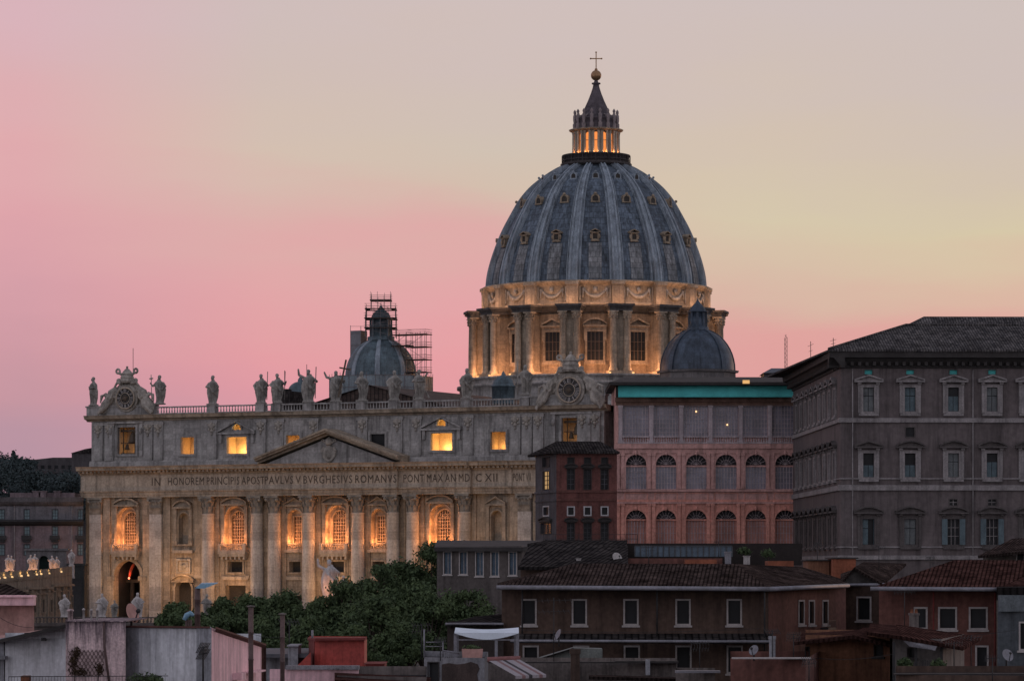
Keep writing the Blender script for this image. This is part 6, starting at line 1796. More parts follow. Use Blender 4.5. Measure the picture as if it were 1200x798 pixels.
# ---- the brown house
bw = [(0, px - 7, px + 7, 703.5, 730.5) for px in (620, 679, 739.5, 800.5, 860.5)] + [(0, px - 7.5, px + 7.5, 758, 787) for px in (622, 681, 740.5, 801, 861)] + [(1, px - 2.8, px + 2.8, 704.5, 730) for px in (939, 951, 967)]
T, E, W_ = house('long brown two storey house with tile roof and pale framed windows', [(588, 262), (900, 260), (991, 274), (991, 292), (588, 290)], 0, ZZ(686, 260), M['brownw'], bw, fw=.13)
roof(T, [[P(583, 687, 259.3), P(901, 688.5, 257.5), P(862, 660.5, 270), P(672, 660, 270)], [P(901, 688.5, 257.5), P(993, 684.5, 272), P(940, 664, 279), P(862, 660.5, 270)], [P(993, 684.5, 272), P(993, 680, 292), P(940, 664, 279)], [P(583, 683, 290), P(583, 687, 259.3), P(672, 660, 270)]], M['tile'])
for i, z_ in ((0, 687.2), (1, 687)):
    m = MB(T.matrix_world.inverted()); m.tube([P(582, 688, 258.9), P(901.5, 690, 257.0)] if i == 0 else [P(901.5, 690, 257.0), P(994, 686, 271.6)], .17, 6); obj('gutter', m, M['gutter'], T)
mm = MB(EM(T, E[1][0])); mm.wall(0.02, E[1][1], 0, ZZ(689, 260), [rect(E[1][0], px - 2.8 - .9, px + 2.8 + .9, 703.4, 731.5) for px in (939, 951, 967)], -.02, .01); obj('wall', mm, M['brownr'], T, 'end wall coloured for the redder light on it')  # thin skin whose colour carries the redder light on this face
# ledge roof between its storeys
roof(T, [[P(598, 750, 256.6), P(905, 751, 256), P(905, 742, 259.7), P(598, 742, 259.7)]], M['roofd'], .2, 'canopy_roof')
m = MB(T.matrix_world.inverted()); m.tube([P(598, 750.5, 256.5), P(905, 751.5, 256)], .1, 6); obj('gutter', m, M['gutter'], T)
b = MB(EM(T, E[1][0])); u0 = E[1][0].u(961); b.box(u0, u0 + 1.6, -.7, 0, E[1][0].z(739, 5), E[1][0].z(736.5, 5))
for k in range(9): b.tube([(u0 + k * .2, -.66, E[1][0].z(736.5, 5)), (u0 + k * .2, -.66, E[1][0].z(728, 5))], .02, 4)
b.tube([(u0, -.66, E[1][0].z(728, 5)), (u0 + 1.6, -.66, E[1][0].z(728, 5))], .03, 4); obj('balcony', b, M['iron'], T)
# low wing at its left
T, E, W_ = house('low tile roofed wing against the left corner of the brown house', [(524, 262), (590, 261), (590, 272), (524, 272)], 0, ZZ(730, 262), mk('dark_plaster', (.045, .035, .032), var=.3, ns=.5), [])
roof(T, [[P(522, 731, 261), P(590, 731, 260), P(590, 719, 272), P(556, 722, 272)]], M['roofd'], .2)
m = MB(T.matrix_world.inverted()); m.tube([P(522, 730.7, 260.8), P(590, 730.7, 259.8)], .09, 6); obj('gutter', m, M['gutter'], T)

# ---- far right houses
T, E, W_ = house('narrow dark house with stone gable between the brown houses', [(991, 280), (1042, 278), (1042, 297), (991, 297)], 0, ZZ(683, 280), M['brownw'], [(0, 1005.5, 1019.5, 700.5, 725.5)], fw=.13)
roof(T, [[P(985, 684, 278.5), P(1001, 664.5, 278.5), P(1022, 659.5, 297), P(985, 672, 297)], [P(1001, 664.5, 278.5), P(1034, 683.5, 277), P(1062, 660, 297), P(1012, 658, 297)]], M['tile'], .2)
m = MB(T.matrix_world.inverted()); m.prism([(P(987, 0, 279).x, ZZ(685, 279)), (P(1033, 0, 279).x, ZZ(685, 279)), (P(1001, 0, 279).x, ZZ(666, 279))], 278.9, 279.9); obj('gable', m, mk('rough_gable_stone', (.07, .065, .062), var=.5, ns=2), T)
m = MB(T.matrix_world.inverted()); m.tube([P(987, 685.3, 278.3), P(1044, 684.5, 277)], .12, 6); obj('gutter', m, M['gutter'], T)
T, E, W_ = house('red brown house with red pantile roof and three square windows', [(1030, 250), (1168, 248), (1168, 272), (1030, 272)], 0, ZZ(688, 249), M['brownr'], [(0, 1073, 1085, 713, 735), (0, 1101.5, 1119.5, 713, 735.5), (0, 1137.5, 1155.5, 713, 735.5), (0, 1145, 1156.5, 758, 783)], fw=.13)
roof(T, [[P(1022, 688, 247.5), P(1172, 689, 246), P(1230, 656, 262), P(1118, 656, 262)], [P(1172, 689, 246), P(1240, 684, 250), P(1240, 656, 262)]], M['tiler'])
m = MB(T.matrix_world.inverted()); m.tube([P(1020, 689.5, 246.8), P(1168, 690.5, 245.4)], .15, 6); obj('gutter', m, M['gutter'], T)
T, E, W_ = house('blue grey rendered house end at the right frame edge', [(1169, 244), (1260, 242), (1260, 265), (1169, 265)], 0, ZZ(697, 244), M['tealw'], [(0, 1196, 1204, 730, 760)], fw=.12)
roof(T, [[P(1168, 688, 244.5), P(1262, 688, 242), P(1262, 682, 262), P(1168, 682, 262)]], M['roofd'], .9)
m = MB(T.matrix_world.inverted()); m.box(P(1170, 0, 243.8).x, P(1230, 0, 243.8).x, 243.2, 243.9, ZZ(716, 244), ZZ(697, 244)); obj('wall', m, mk('peeling_pale_render', (.16, .185, .20), var=.35, ns=.8, streak=.5), T, 'paler peeling band under the eaves')
T, E, W_ = house('tile roofed penthouse at the right frame edge in front of the palace', [(1152, 330), (1215, 328), (1215, 345), (1152, 345)], 0, ZZ(650, 330), mk('beige_penthouse', (.13, .115, .10), var=.2, ns=.5, streak=.4), [(0, 1192, 1200, 648.5, 658)])
roof(T, [[P(1146, 651, 328), P(1225, 643, 326), P(1225, 628, 340), P(1186, 631, 340)]], M['tile'], .25)
for a, b, y0, y1, Y, lab in ((947, 972, 657, 680, 300, 'bright orange rendered chimney wall behind the gabled roof'), (976, 1003, 654.5, 680, 298, 'orange chimney block right of the orange wall')):
    T = thing('chimney_block', lab, 'chimney', Matrix.Translation((G(a, Y)[0], Y, 0))); w_ = (b - a) / F * Y
    m = MB(); m.box(0, w_, 0, 5, 6, ZZ(y0, Y)); obj('wall', m, M['orange'] if a == 947 else M['orangeb'], T)
    m = MB(); m.box(-.2, w_ + .2, -.2, 5.2, ZZ(y0, Y), ZZ(y0 - 1.6, Y)); obj('cap', m, M['eave'], T)
# orange house, small gabled house, nearer
T, E, W_ = house('orange stucco house with one small dark window at the lower right', [(944, 205), (1043, 203), (1050, 222), (944, 222)], 0, ZZ(744, 204), M['orange'], [(0, 1025, 1034, 756, 768), (0, 940.5 + 4, 948, 758, 772)], fw=.05, fmat=M['eave'])
roof(T, [[P(930, 752, 202), P(1000, 744, 201), P(1012, 737, 215), P(940, 742, 220)], [P(1000, 744, 201), P(1052, 756, 200), P(1060, 741, 215), P(1012, 735, 215)]], M['tiler'], .2)
T, E, W_ = house('small pale house with red pantile roof and white barge board', [(1046, 200), (1103, 198), (1130, 212), (1046, 214)], 0, ZZ(748, 199), mk('dim_cream_render', (.16, .15, .145), var=.25, ns=.5, streak=.5), [(0, 1064, 1073, 759, 770)], fw=.05, fmat=M['eave'])
roof(T, [[P(1016, 740, 198), P(1064, 746, 196), P(1055, 733, 214), P(1020, 730, 214)], [P(1056, 745, 196), P(1128, 758, 196), P(1150, 746, 212), P(1050, 731, 214)]], M['tiler'], .2)
m = MB(T.matrix_world.inverted()); m.add([P(1058, 750, 196.2), P(1098, 757, 195.8), P(1096, 762, 195.8), P(1066, 757, 196.2)], [(0, 1, 2, 3)]); m2 = MB(); m2.add(m.v + [p + Vector((0, .15, 0)) for p in m.v], [(0, 1, 2, 3), (0, 4, 5, 1), (3, 2, 6, 7), (7, 6, 5, 4)]); obj('barge_board', m2, M['gutter'], T)
m = MB(T.matrix_world.inverted())
for px in (1047, 1073, 1103): m.box(P(px, 0, 197).x - .07, P(px, 0, 197).x + .07, 196.8, 196.95, 4, ZZ(752, 197))
for k in range(10): x = P(1081 + k * 2.0, 0, 196.5).x; m.box(x - .02, x + .02, 196.6, 196.65, ZZ(786, 196.5), ZZ(773, 196.5))
obj('veranda_railing', m, M['iron'], T)
# stepped roofs at the bottom right
T, E, W_ = house('dark brick parapet house below the orange one', [(1050, 170), (1215, 168), (1215, 185), (1050, 185)], 0, ZZ(790, 170), M['brownw'], [])
m = MB(T.matrix_world.inverted()); m.box(P(1048, 0, 170).x, P(1217, 0, 170).x, 169.6, 170.4, ZZ(790, 170), ZZ(788.5, 170)); obj('coping', m, M['eave'], T)
T, E, W_ = house('red brown parapet house at the bottom right of centre', [(856, 190), (944, 188), (960, 205), (856, 205)], 0, ZZ(771, 189), M['brownr'], [], d=.2)
m = MB(T.matrix_world.inverted()); m.box(P(855, 0, 190).x, P(946, 0, 190).x, 187.6, 188.4, ZZ(771, 189), ZZ(769.3, 189)); obj('coping', m, M['wframe'], T)
# beige parapet band with roof below the brown house
T, E, W_ = house('long beige parapet wall below the brown house', [(572, 222), (793, 220), (793, 232), (572, 234)], 0, ZZ(776, 221), M['beige'], [])
m = MB(T.matrix_world.inverted()); m.box(P(571, 0, 221).x, P(720, 0, 221).x, 219.6, 220.3, ZZ(776, 221), ZZ(774.3, 221)); m.box(P(720, 0, 221).x, P(794, 0, 221).x, 219.6, 220.3, ZZ(776, 221), ZZ(773.5, 221)); obj('coping', m, M['eave'], T)
roof(T, [[P(690, 792, 214), P(800, 795, 213), P(800, 793, 219.5), P(690, 790, 219.5)]], M['tile'], .2, 'tile_ledge')
m = MB(T.matrix_world.inverted()); m.box(P(756, 0, 220).x, P(761, 0, 220).x, 219.0, 219.6, ZZ(790, 220), ZZ(772, 220)); obj('rain_pipe', m, M['whiteg'], T)
T, E, W_ = house('small white walled terrace house with doors at the bottom centre right', [(792, 200), (838, 199), (838, 208), (792, 209)], 0, ZZ(787, 200), M['beige'], [])
m = MB(T.matrix_world.inverted()); m.box(P(790, 0, 200).x, P(842, 0, 200).x, 198.2, 199.2, ZZ(787, 200), ZZ(784.5, 200)); obj('coping', m, M['gutter'], T)
T = thing('lean_to', 'pale triangular lean to roof in front of the brown house wall', 'roof', P(652, 772, 235)); I = T.matrix_world.inverted()
m = MB(); m.prism([tuple((I @ P(*p, 235)).xz) for p in ((628, 772), (672, 759), (706, 760), (706, 774), (628, 774))], 0, 3); obj('wall', m, mk('green_white_render', (.16, .175, .165), var=.25, ns=.8, streak=.4), T)
roof(T, [[P(626, 773, 234.5), P(672, 758.5, 234.5), P(672, 758.5, 238.5), P(626, 773, 238.5)]], M['roofd'], .12)

# ---- pergola terrace and awning
T, E, W_ = house('white rendered terrace house with a patched brown front', [(497, 205), (568, 203), (572, 218), (497, 220)], 0, ZZ(770, 204), mk('terrace_white_render', (.25, .25, .27), var=.2, ns=.6, streak=.5), [(0, 512 - 10, 512 + 2, 776, 798, M['glass'], (0, 0), M['eave'])], fw=.05)
m = MB(EM(T, E[0][0])); fr = E[0][0]
pp = [(518, 800), (518, 778), (526, 776.5), (536, 778), (545, 777), (552, 775), (560, 778), (562, 783), (559, 790), (561, 800)]
m.prism([fr.q(*p) for p in pp], -.03, .01); obj('bare_patch', m, mk('bare_brown_plaster', (.07, .05, .045), var=.35, ns=1, streak=.3), T)
T = thing('pergola', 'white framed pergola with sagging white canvas on the terrace', 'pergola', P(532, 770, 208)); I = T.matrix_world.inverted()
m = MB(I); z0 = ZZ(770.5, 208); z1 = ZZ(742, 208)
for px, y in ((533.5, 208), (581.5, 208), (606.5, 208), (536, 212), (604, 212)):
    x = P(px, 0, y).x; m.box(x - .09, x + .09, y - .09, y + .09, z0, z1)
xa, xb = P(532.5, 0, 208).x, P(608, 0, 208).x
m.box(xa, xb, 207.9, 208.1, ZZ(750, 208), ZZ(748.6, 208)); m.box(xa, xb, 207.88, 208.12, z1 - .12, z1 + .02); m.box(xa, xb, 211.9, 212.1, z1 - .12, z1); m.box(xa, xa + .1, 208, 212, z1 - .1, z1 - .02); m.box(xb - .1, xb, 208, 212, z1 - .1, z1 - .02); obj('post_frame', m, M['gutter'], T)
m = MB(I); vs, fs = [], []
for j in range(7):
    for i in range(17):
        a, b = i / 16, j / 6
        sag = .38 * math.sin(math.pi * a) * (1 - b * .7)
        vs.append((xa + (xb - xa) * a, 207.8 + 4.2 * b, z1 + .05 - sag + .25 * b))
for j in range(6):
    for i in range(16): k = j * 17 + i; fs.append((k, k + 1, k + 18, k + 17))
m.add(vs, fs, True); m.prism([(xa, z1 + .05)] + [(xa + (xb - xa) * i / 16, z1 + .02 - .38 * math.sin(math.pi * i / 16)) for i in range(17)] + [(xb, z1 + .05)], 207.78, 207.8); obj('canvas', m, M['canvas'], T)
T = thing('awning', 'retracted pink striped awning over the terrace door', 'awning', P(605, 782, 199)); I = T.matrix_world.inverted()
m = MB(I); m.tube([P(571, 772.5, 200), P(610, 771, 200)], .16, 8); obj('roller', m, mk('pink_roller', (.26, .12, .115), var=.2), T)
strip_m = [mk('awning_white_stripe', (.36, .33, .35), var=.1, ns=2), mk('awning_pink_stripe', (.25, .15, .15), var=.1, ns=2), mk('awning_dark_stripe', (.05, .045, .05), var=.2)]
for k in range(9):
    a, b = k / 9, (k + 1) / 9
    def ap(t, py, Y, xo): return P(573 + 36 * t + xo, py - 1.6 * t, Y)
    m = MB(I); m.add([ap(a, 774, 199.8, 0), ap(b, 774, 199.8, 0), ap(b, 791.5, 196.5, 31), ap(a, 791.5, 196.5, 31), ap(a, 795, 196.5, 31), ap(b, 795, 196.5, 31)], [(0, 1, 2, 3), (3, 2, 5, 4)])
    obj('cloth_stripe', m, strip_m[(0, 0, 1, 0, 2, 0, 0, 1, 0)[k]], T)
T = thing('planter_box', 'wicker coloured planter box on the terrace below the pergola', 'planter', P(555, 772, 204.5)); m = MB(); m.prism([(-.65, 0), (.5, 0), (.55, .6), (-.7, .6)], 0, .6); obj('box', m, M['salmon'], T)
m = MB(); leaf_cloud(m, [(-.05, .3, .68, .5, .3, .14)], 160, .09, np.random.RandomState(4)); obj('foliage', m, LEAF, T)
T = thing('terrace_railing', 'thin metal frame and railing left of the pergola', 'railing', P(497, 770, 205)); m = MB(); k = 205 / F
m.tube([(0, 0, 0), (0, 0, 33 * k)], .05, 5); m.tube([(2 * k, 0, 18 * k), (22 * k, 0, 18 * k)], .04, 4); m.tube([(22 * k, 0, 0), (22 * k, 0, 19 * k)], .05, 5); m.tube([(2 * k, 0, 13 * k), (22 * k, 0, 13 * k)], .03, 4)
for i in range(8): m.tube([((24 + i * 2.2) * k, 0, 0), ((24 + i * 2.2) * k, 0, 8 * k)], .02, 4)
m.tube([(22 * k, 0, 8 * k), (42 * k, 0, 5 * k)], .05, 5); obj('frame', m, M['gutter'], T)
def dish(label, px, py, Y, r, az, mat, tilt=25):
    c = P(px, py, Y); T = thing('satellite_dish', label, 'satellite dish', c, 'satellite dishes'); Rm = Matrix.Rotation(R(az), 4, 'Z') @ Matrix.Rotation(R(90 - tilt), 4, 'X')
    m = MB(Rm); m.lathe([(.0, -.0), (r * .5, .04 * r), (r * .8, .14 * r), (r, .25 * r), (r, .28 * r), (r * .8, .17 * r), (0, .03 * r)], 0, 0, 24); obj('reflector', m, mat, T)
    m = MB(); m.tube([(0, .1, 0), (0, .25, -r), (0, .25, -r * 1.9)], .05, 6); obj('mount', m, M['iron'], T)
    m = MB(Rm); m.tube([(0, -r * .9, .2 * r), (0, 0, r * .95)], .025, 5); m.ball((0, 0, r * .95), .08, 8, 6); obj('feed_arm', m, M['iron'], T)
dish('pink tinted satellite dish seen on edge above the stained wall', 153, 719, 112, .33, 62, M['salmon'], 18)
dish('white satellite dish on the dark roof terrace behind the brown house', 722.5, 654, 336, .55, 35, M['marble'])
dish('grey satellite dish standing in front of the brown house', 655, 744, 240, .42, -70, M['gutter'])
def aerial(label, px, py0, py1, Y, seed, mat=None, bar=.28):
    c = P(px, py1, Y); h = (py1 - py0) / F * Y; T = thing('tv_aerial', label, 'aerial', c, 'roof aerials'); r = random.Random(seed)
    m = MB(); m.tube([(0, 0, -.2), (0, 0, h)], .03, 5)
    for q in (.95, .78):
        if r.random() < .4 and q < .9: continue
        a = r.uniform(-.6, .6); L_ = h * bar; z = h * q
        m.tube([(-L_ * math.cos(a), -L_ * math.sin(a), z), (L_ * math.cos(a), L_ * math.sin(a), z + .05)], .02, 4)
        for k in range(7):
            t = -1 + k / 3; m.tube([(t * L_ * math.cos(a) + .16 * math.sin(a), t * L_ * math.sin(a) - .16 * math.cos(a), z - .14), (t * L_ * math.cos(a) - .16 * math.sin(a), t * L_ * math.sin(a) + .16 * math.cos(a), z + .16)], .014, 4)
    obj('mast', m, mat or M['iron'], T)
for a in (('aerial with side bars at the dark left end of the terrace', 494, 731, 770, 206, 1), ('aerial on the red brown parapet house', 905, 738, 772, 190, 2), ('aerial in front of the red pantile house', 1060, 692, 735, 238, 3), ('aerial by the lower door of the red pantile house', 1138, 745, 790, 205, 4),
          ('tall aerial in front of the beige parapet wall', 649, 700, 775, 233, 5), ('bent aerial beside the small window of the orange house', 948, 772, 800, 180, 6), ('aerial standing before the white wall by the corner', 238, 757, 800, 104, 7, None, .14), ('thin aerial beyond the second flue pipe', 339, 727, 770, 160, 8), ('aerial near the bottom edge in front of the dark brick parapet', 1163, 770, 800, 165, 9)):
    aerial(*a)
# chimney stacks and pots scattered on the roofs
def chimney(label, px, py0, py1, Y, w, mat, pots=0):
    c = P(px, py1, Y); h = (py1 - py0) / F * Y; T = thing('chimney', label, 'chimney', c, 'roof chimneys'); m = MB(); m.box(-w, w, -w, w, -.6, h * .85); m.box(-w * 1.2, w * 1.2, -w * 1.2, w * 1.2, h * .85, h); obj('stack', m, mat, T)
    for k in range(pots):
        m = MB(); x = (k - (pots - 1) / 2) * w; m.lathe([(w * .4, h), (w * .3, h + w * .8), (w * .4, h + w * .85), (0, h + w * .9)], x, 0, 10); obj('pot', m, M['pot'], T)
chimney('square dark chimney left of the beige parapet end', 674, 760, 800, 215, .28, M['brownw'])
chimney('small white vent block on the dark tiled slope', 678, 654, 660, 336, .22, M['marble'])
chimney('pale chimney with pipe on the roof terrace', 853, 646, 656, 338, .3, M['gutter'])
chimney('small twin pot chimney in front of the red brown house', 1071, 718, 735, 240, .3, M['beige'], 2)
chimney('round topped white vent on the terrace behind the brown house', 875, 651, 656, 338, .3, M['marble'])
chimney('slim grey flue block between brown and orange houses', 905, 745, 770, 200, .17, M['whiteg'])

# ================================================================ nearest roofs, lower left
T, E, W_ = house('salmon house corner with tile roof at the left frame edge', [(-30, 152), (40, 150), (40, 165), (-30, 165)], 0, ZZ(707, 151), M['salmon'], [])
m = MB(T.matrix_world.inverted()); m.box(P(-31, 0, 150).x, P(41, 0, 150).x, 149.6, 150.3, ZZ(709, 150), ZZ(697, 150)); m.box(P(-31, 0, 150).x, P(41.5, 0, 150).x, 149.45, 150.4, ZZ(699.5, 150), ZZ(697.6, 150)); obj('parapet', m, M['pink'], T)
roof(T, [[P(-40, 697, 150.5), P(37, 697, 150.5), P(8, 684, 157), P(-40, 680, 157)]], M['tile'], .15)
roof(T, [[P(-6, 748, 138), P(60, 738, 138), P(60, 736, 149), P(-6, 745, 149)]], M['salmon'], .1, 'porch_roof')
T, E, W_ = house('grey white shed with a dark sloping roof edge at the lower left', [(6, 113), (78, 112), (78, 122), (6, 122)], 0, ZZ(748, 112), M['white'], [])
m = MB(T.matrix_world.inverted()); m.prism([(P(6, 0, 112.8).x, ZZ(748, 112.5)), (P(78, 0, 112.2).x, ZZ(748, 112.5)), (P(78, 0, 112.2).x, ZZ(732, 112.5))], 112.2, 121); obj('gable', m, M['white'], T)
roof(T, [[P(-4, 749.5, 111.6), P(78, 731, 111.6), P(78, 731, 122), P(-4, 749.5, 122)]], M['eave'], .12)
m = MB(T.matrix_world.inverted()); m.box(P(-30, 0, 113.5).x, P(7.5, 0, 113.5).x, 113, 120, 2, ZZ(752, 113)); m.box(P(-30, 0, 113).x, P(8, 0, 113).x, 112.6, 113.1, ZZ(772, 113), ZZ(768, 113)); obj('wall', m, M['whiteg'], T, 'darker grey annex wall')
m = MB(T.matrix_world.inverted()); m.box(P(27, 0, 112).x, P(36, 0, 112).x, 111.5, 112.1, 8, ZZ(791, 112)); obj('door', m, M['pot'], T)
m = MB(T.matrix_world.inverted()); m.box(P(49, 0, 112).x, P(53, 0, 112).x, 111.8, 112.4, ZZ(750.5, 112), ZZ(747, 112)); m.box(P(30, 0, 112).x, P(31.5, 0, 112).x, 111.7, 112.4, ZZ(745, 112), ZZ(741, 112)); obj('wall_lamp', m, M['iron'], T)
# stained pink block with diamond lattice
T, E, W_ = house('rain stained pink chimney block with a diamond trellis', [(77, 106), (147.5, 106), (147.5, 112), (77, 112)], 0, ZZ(728, 106), M['pinkst'], [], name='chimney_block', cat='chimney block')
m = MB(T.matrix_world.inverted()); m.box(P(76.4, 0, 106).x, P(148.2, 0, 106).x, 105.9, 112.1, ZZ(728.2, 106), ZZ(727, 106)); obj('coping', m, M['pinkst'], T)
m = MB(EM(T, E[0][0])); fr = E[0][0]
a, b, c, d_ = fr.u(80), fr.u(122), fr.z(792, 0), fr.z(761, 0)
n = 9
for i in range(-8, n + 9):
    for s in (1, -1):
        x0 = a + (b - a) * i / n; pts = []
        x1 = x0 + s * (d_ - c) * .62
        t0, t1 = 0.0, 1.0
        lo, hi = a, b
        dx = x1 - x0
        ts = sorted([(lo - x0) / dx, (hi - x0) / dx]); t0, t1 = max(0, ts[0]), min(1, ts[1])
        if t1 - t0 > .05: m.tube([(x0 + dx * t0, -.03 - .012 * s, c + (d_ - c) * t0), (x0 + dx * t1, -.03 - .012 * s, c + (d_ - c) * t1)], .012, 4)
obj('trellis', m, mk('brown_trellis', (.10, .065, .06), var=.3), T)
m = MB(EM(T, E[0][0])); u0 = fr.u(124); m.tube([(fr.u(122), -.05, fr.z(728, 0)), (fr.u(122.5), -.05, fr.z(757, 0)), (fr.u(128), -.05, fr.z(798, 0))], .035, 6); obj('cable_pipe', m, M['pipe'], T)
o = thing('climbing_plant', 'sparse climbing plant withering on the trellis of the pink block', 'plant', T.matrix_world @ (EM(T, E[0][0]) @ Vector((fr.u(88), -.06, fr.z(790, 0)))))
m = MB(); leaf_cloud(m, [(-.05, -.03, .35, .16, .05, .35), (.05, -.03, .7, .12, .04, .2), (.75, -.04, .18, .14, .05, .2), (.15, -.03, .1, .3, .05, .15)], 420, .05, np.random.RandomState(8)); obj('foliage', m, leaf_mat('dry_leaves', (.035, .02, .015), (.07, .05, .03)), o)
m = MB(); m.tube([(0, 0, -.3), (-.03, .02, .3), (.05, .02, .85)], .014, 5); m.tube([(.7, 0, -.3), (.75, .02, .3)], .012, 5); obj('stem', m, BARK, o)
# white wall with pink gable
T, E, W_ = house('large white rendered house with a pink side under a thin red roof edge', [(147.5, 107), (247.5, 104.5), (306, 113), (306, 130), (147.5, 130)], 0, ZZ(757, 109), M['white'], [], deck=False)
I = T.matrix_world.inverted()
m = MB(EM(T, E[0][0])); fr = E[0][0]; zz = ZZ(757, 109); m.add([(0, 0, zz), (E[0][1], 0, zz), (E[0][1], 0, fr.z(734, E[0][1])), (0, 0, fr.z(733, 0))], [(0, 1, 2, 3)]); obj('wall', m, M['white'], T)
m = MB(EM(T, E[0][0])); ua = fr.u(231.5); m.box(ua, E[0][1] + .01, -.05, 0, 3, fr.z(734.5, E[0][1])); m.box(fr.u(148), fr.u(163), -.03, 0, 3, fr.z(733.5, 0)); obj('pilaster_strip', m, M['whiteg'], T, 'greyer plaster strips at the ends of the white wall')
fr = E[1][0]; L_ = E[1][1]
m = MB(EM(T, fr)); m.add([(0, -.01, 3), (L_, -.01, 3), (L_, -.01, fr.z(755.5, L_)), (0, -.01, fr.z(735, 0))], [(0, 1, 2, 3)]); obj('gable', m, M['pink'], T)
fr0 = E[0][0]
def wl(fr_, u, v, z): return fr_.mat @ Vector((u, v, z))
ptA, ptB = wl(fr, -.1, -.15, fr.z(733.8, 0)), wl(fr, L_ + .1, -.15, fr.z(754.2, L_))
ptC, ptD = Vector((ptB.x * 131 / ptB.y, 131, ptB.z - 4)), Vector((ptA.x * 131 / ptA.y, 131, ptA.z - 4.6)); 
rf = roof(T, [[ptA, ptB, ptC, ptD]], mk('red_roof_edge', (.12, .05, .042), var=.3, ns=1), .05)
ptE = wl(fr0, -.05, -.1, fr0.z(732.5, 0)); ptF = Vector((ptE.x, 131, ptE.z - 4.6)); ptA2 = wl(fr0, E[0][1] + .05, -.1, fr0.z(733.6, E[0][1]))
roof(T, [[ptE, ptA2, Vector((ptA2.x * 131 / ptA2.y, 131, ptA2.z - 4.6)), ptF]], bpy.data.materials['red_roof_edge'], .05)
m = MB(EM(T, fr)); m.box(fr.u(272), fr.u(277), -.3, -.01, fr.z(798, 2), fr.z(790, 2)); m.box(fr.u(284), fr.u(299), -.35, -.01, fr.z(791, 3), fr.z(789, 3)); obj('ledge', m, M['pink'], T)
T, E, W_ = house('low flat terrace in front of the pink block carrying the thin railing and the shrub', [(0, 98), (262, 98), (262, 103.5), (0, 103.5)], 0, ZZ(803, 100), M['brownw'], [], name='terrace', cat='terrace', deck=False)
m = MB(T.matrix_world.inverted()); m.add([(P(0, 0, 98).x, 98, ZZ(803, 100)), (P(262, 0, 98).x, 98, ZZ(803, 100)), (P(262, 0, 103.5).x, 103.5, ZZ(803, 100)), (P(0, 0, 103.5).x, 103.5, ZZ(803, 100))], [(0, 1, 2, 3)]); obj('roof_deck', m, M['felt'], T)
# flues
def flue(label, px, py0, py1, Y, r, cap):
    c = P(px, py1, Y); h = (py1 - py0) / F * Y; T = thing('chimney_pipe', label, 'chimney pipe', c, 'chimney pipes'); m = MB(); m.lathe([(r, -1.5), (r, h * .3), (r * 1.12, h * .3 + .01), (r * 1.12, h * .3 + .05), (r, h * .3 + .06), (r, h * .66), (r * 1.12, h * .66 + .01), (r * 1.12, h * .66 + .05), (r, h * .66 + .06), (r, h)], 0, 0, 14); obj('flue', m, M['pipe'], T)
    m = MB()
    if cap == 'flat': m.lathe([(r * .9, h), (r * 1.8, h + .02), (r * 1.7, h + .05), (0, h + .07)], 0, 0, 14); obj('cap', m, M['beige'], T)
    if cap == 'blue':
        m.add([(-r * .7, -.2, h * .96), (.1, -.2, h * 1.06), (.62, -.2, h * 1.075), (.22, -.2, h * .95), (-r * .7, .25, h * .99), (.1, .25, h * 1.09), (.62, .25, h * 1.1), (.22, .25, h * .98)], [(0, 3, 2, 1), (0, 1, 5, 4), (1, 2, 6, 5), (2, 3, 7, 6), (3, 0, 4, 7), (4, 5, 6, 7)]); obj('cap', m, M['blue'], T)
flue('thick pinkish flue with tilted blue cap on the white house roof', 231.5, 687, 735, 107, .088, 'blue')
flue('slim reddish flue pipe with flat cap before the pink gable', 294, 711.5, 800, 103, .075, 'flat')
flue('slim grey flue pipe with flat cap right of the pink gable', 331, 720.5, 800, 103, .068, 'flat')
T = thing('roof_vent', 'low twin pipe vent with a blue hood beside the blue capped flue', 'vent', P(221, 736, 107.5)); m = MB()
for x in (-.07, .0, .07): m.tube([(x, 0, -.3), (x, 0, .27)], .035, 8)
obj('pipe', m, M['pipe'], T); m = MB(); m.tube([(-.13, -.02, .26), (-.06, 0, .40), (.06, 0, .46), (.16, 0, .40)], [.07, .09, .09, .05], 8); obj('hood', m, M['blue'], T)
T = thing('roof_slab', 'dark felt patch under the flues on the white house roof', 'roof slab', P(226, 735.6, 107)); m = MB(); m.box(-.28, .28, -.2, .6, -.1, .02); m.box(-.3, .3, -.22, -.2, -.12, .0); obj('slab', m, M['eave'], T)
for k, (px, y0, y1, lab) in enumerate(((82.5, 713, 728, 'squat pink flue beside the left end of the stained block'), (98, 712, 727, 'short white vent pipe on the stained block, left of three'), (107, 713, 727, 'short white vent pipe on the stained block, middle one'), (114, 712, 728, 'short white vent pipe on the stained block, right of three'))):
    c = P(px, y1, 107); h = (y1 - y0) / F * 107; T = thing('vent_pipe', lab, 'vent pipe', c, 'vent pipes'); m = MB(); r = .08 if k == 0 else .035; m.lathe([(r, -.1), (r, h * .8), (r * 1.3, h * .8), (r * 1.3, h * .92), (0, h)], 0, 0, 10); obj('pipe', m, M['pinkst'] if k == 0 else M['marble'], T)
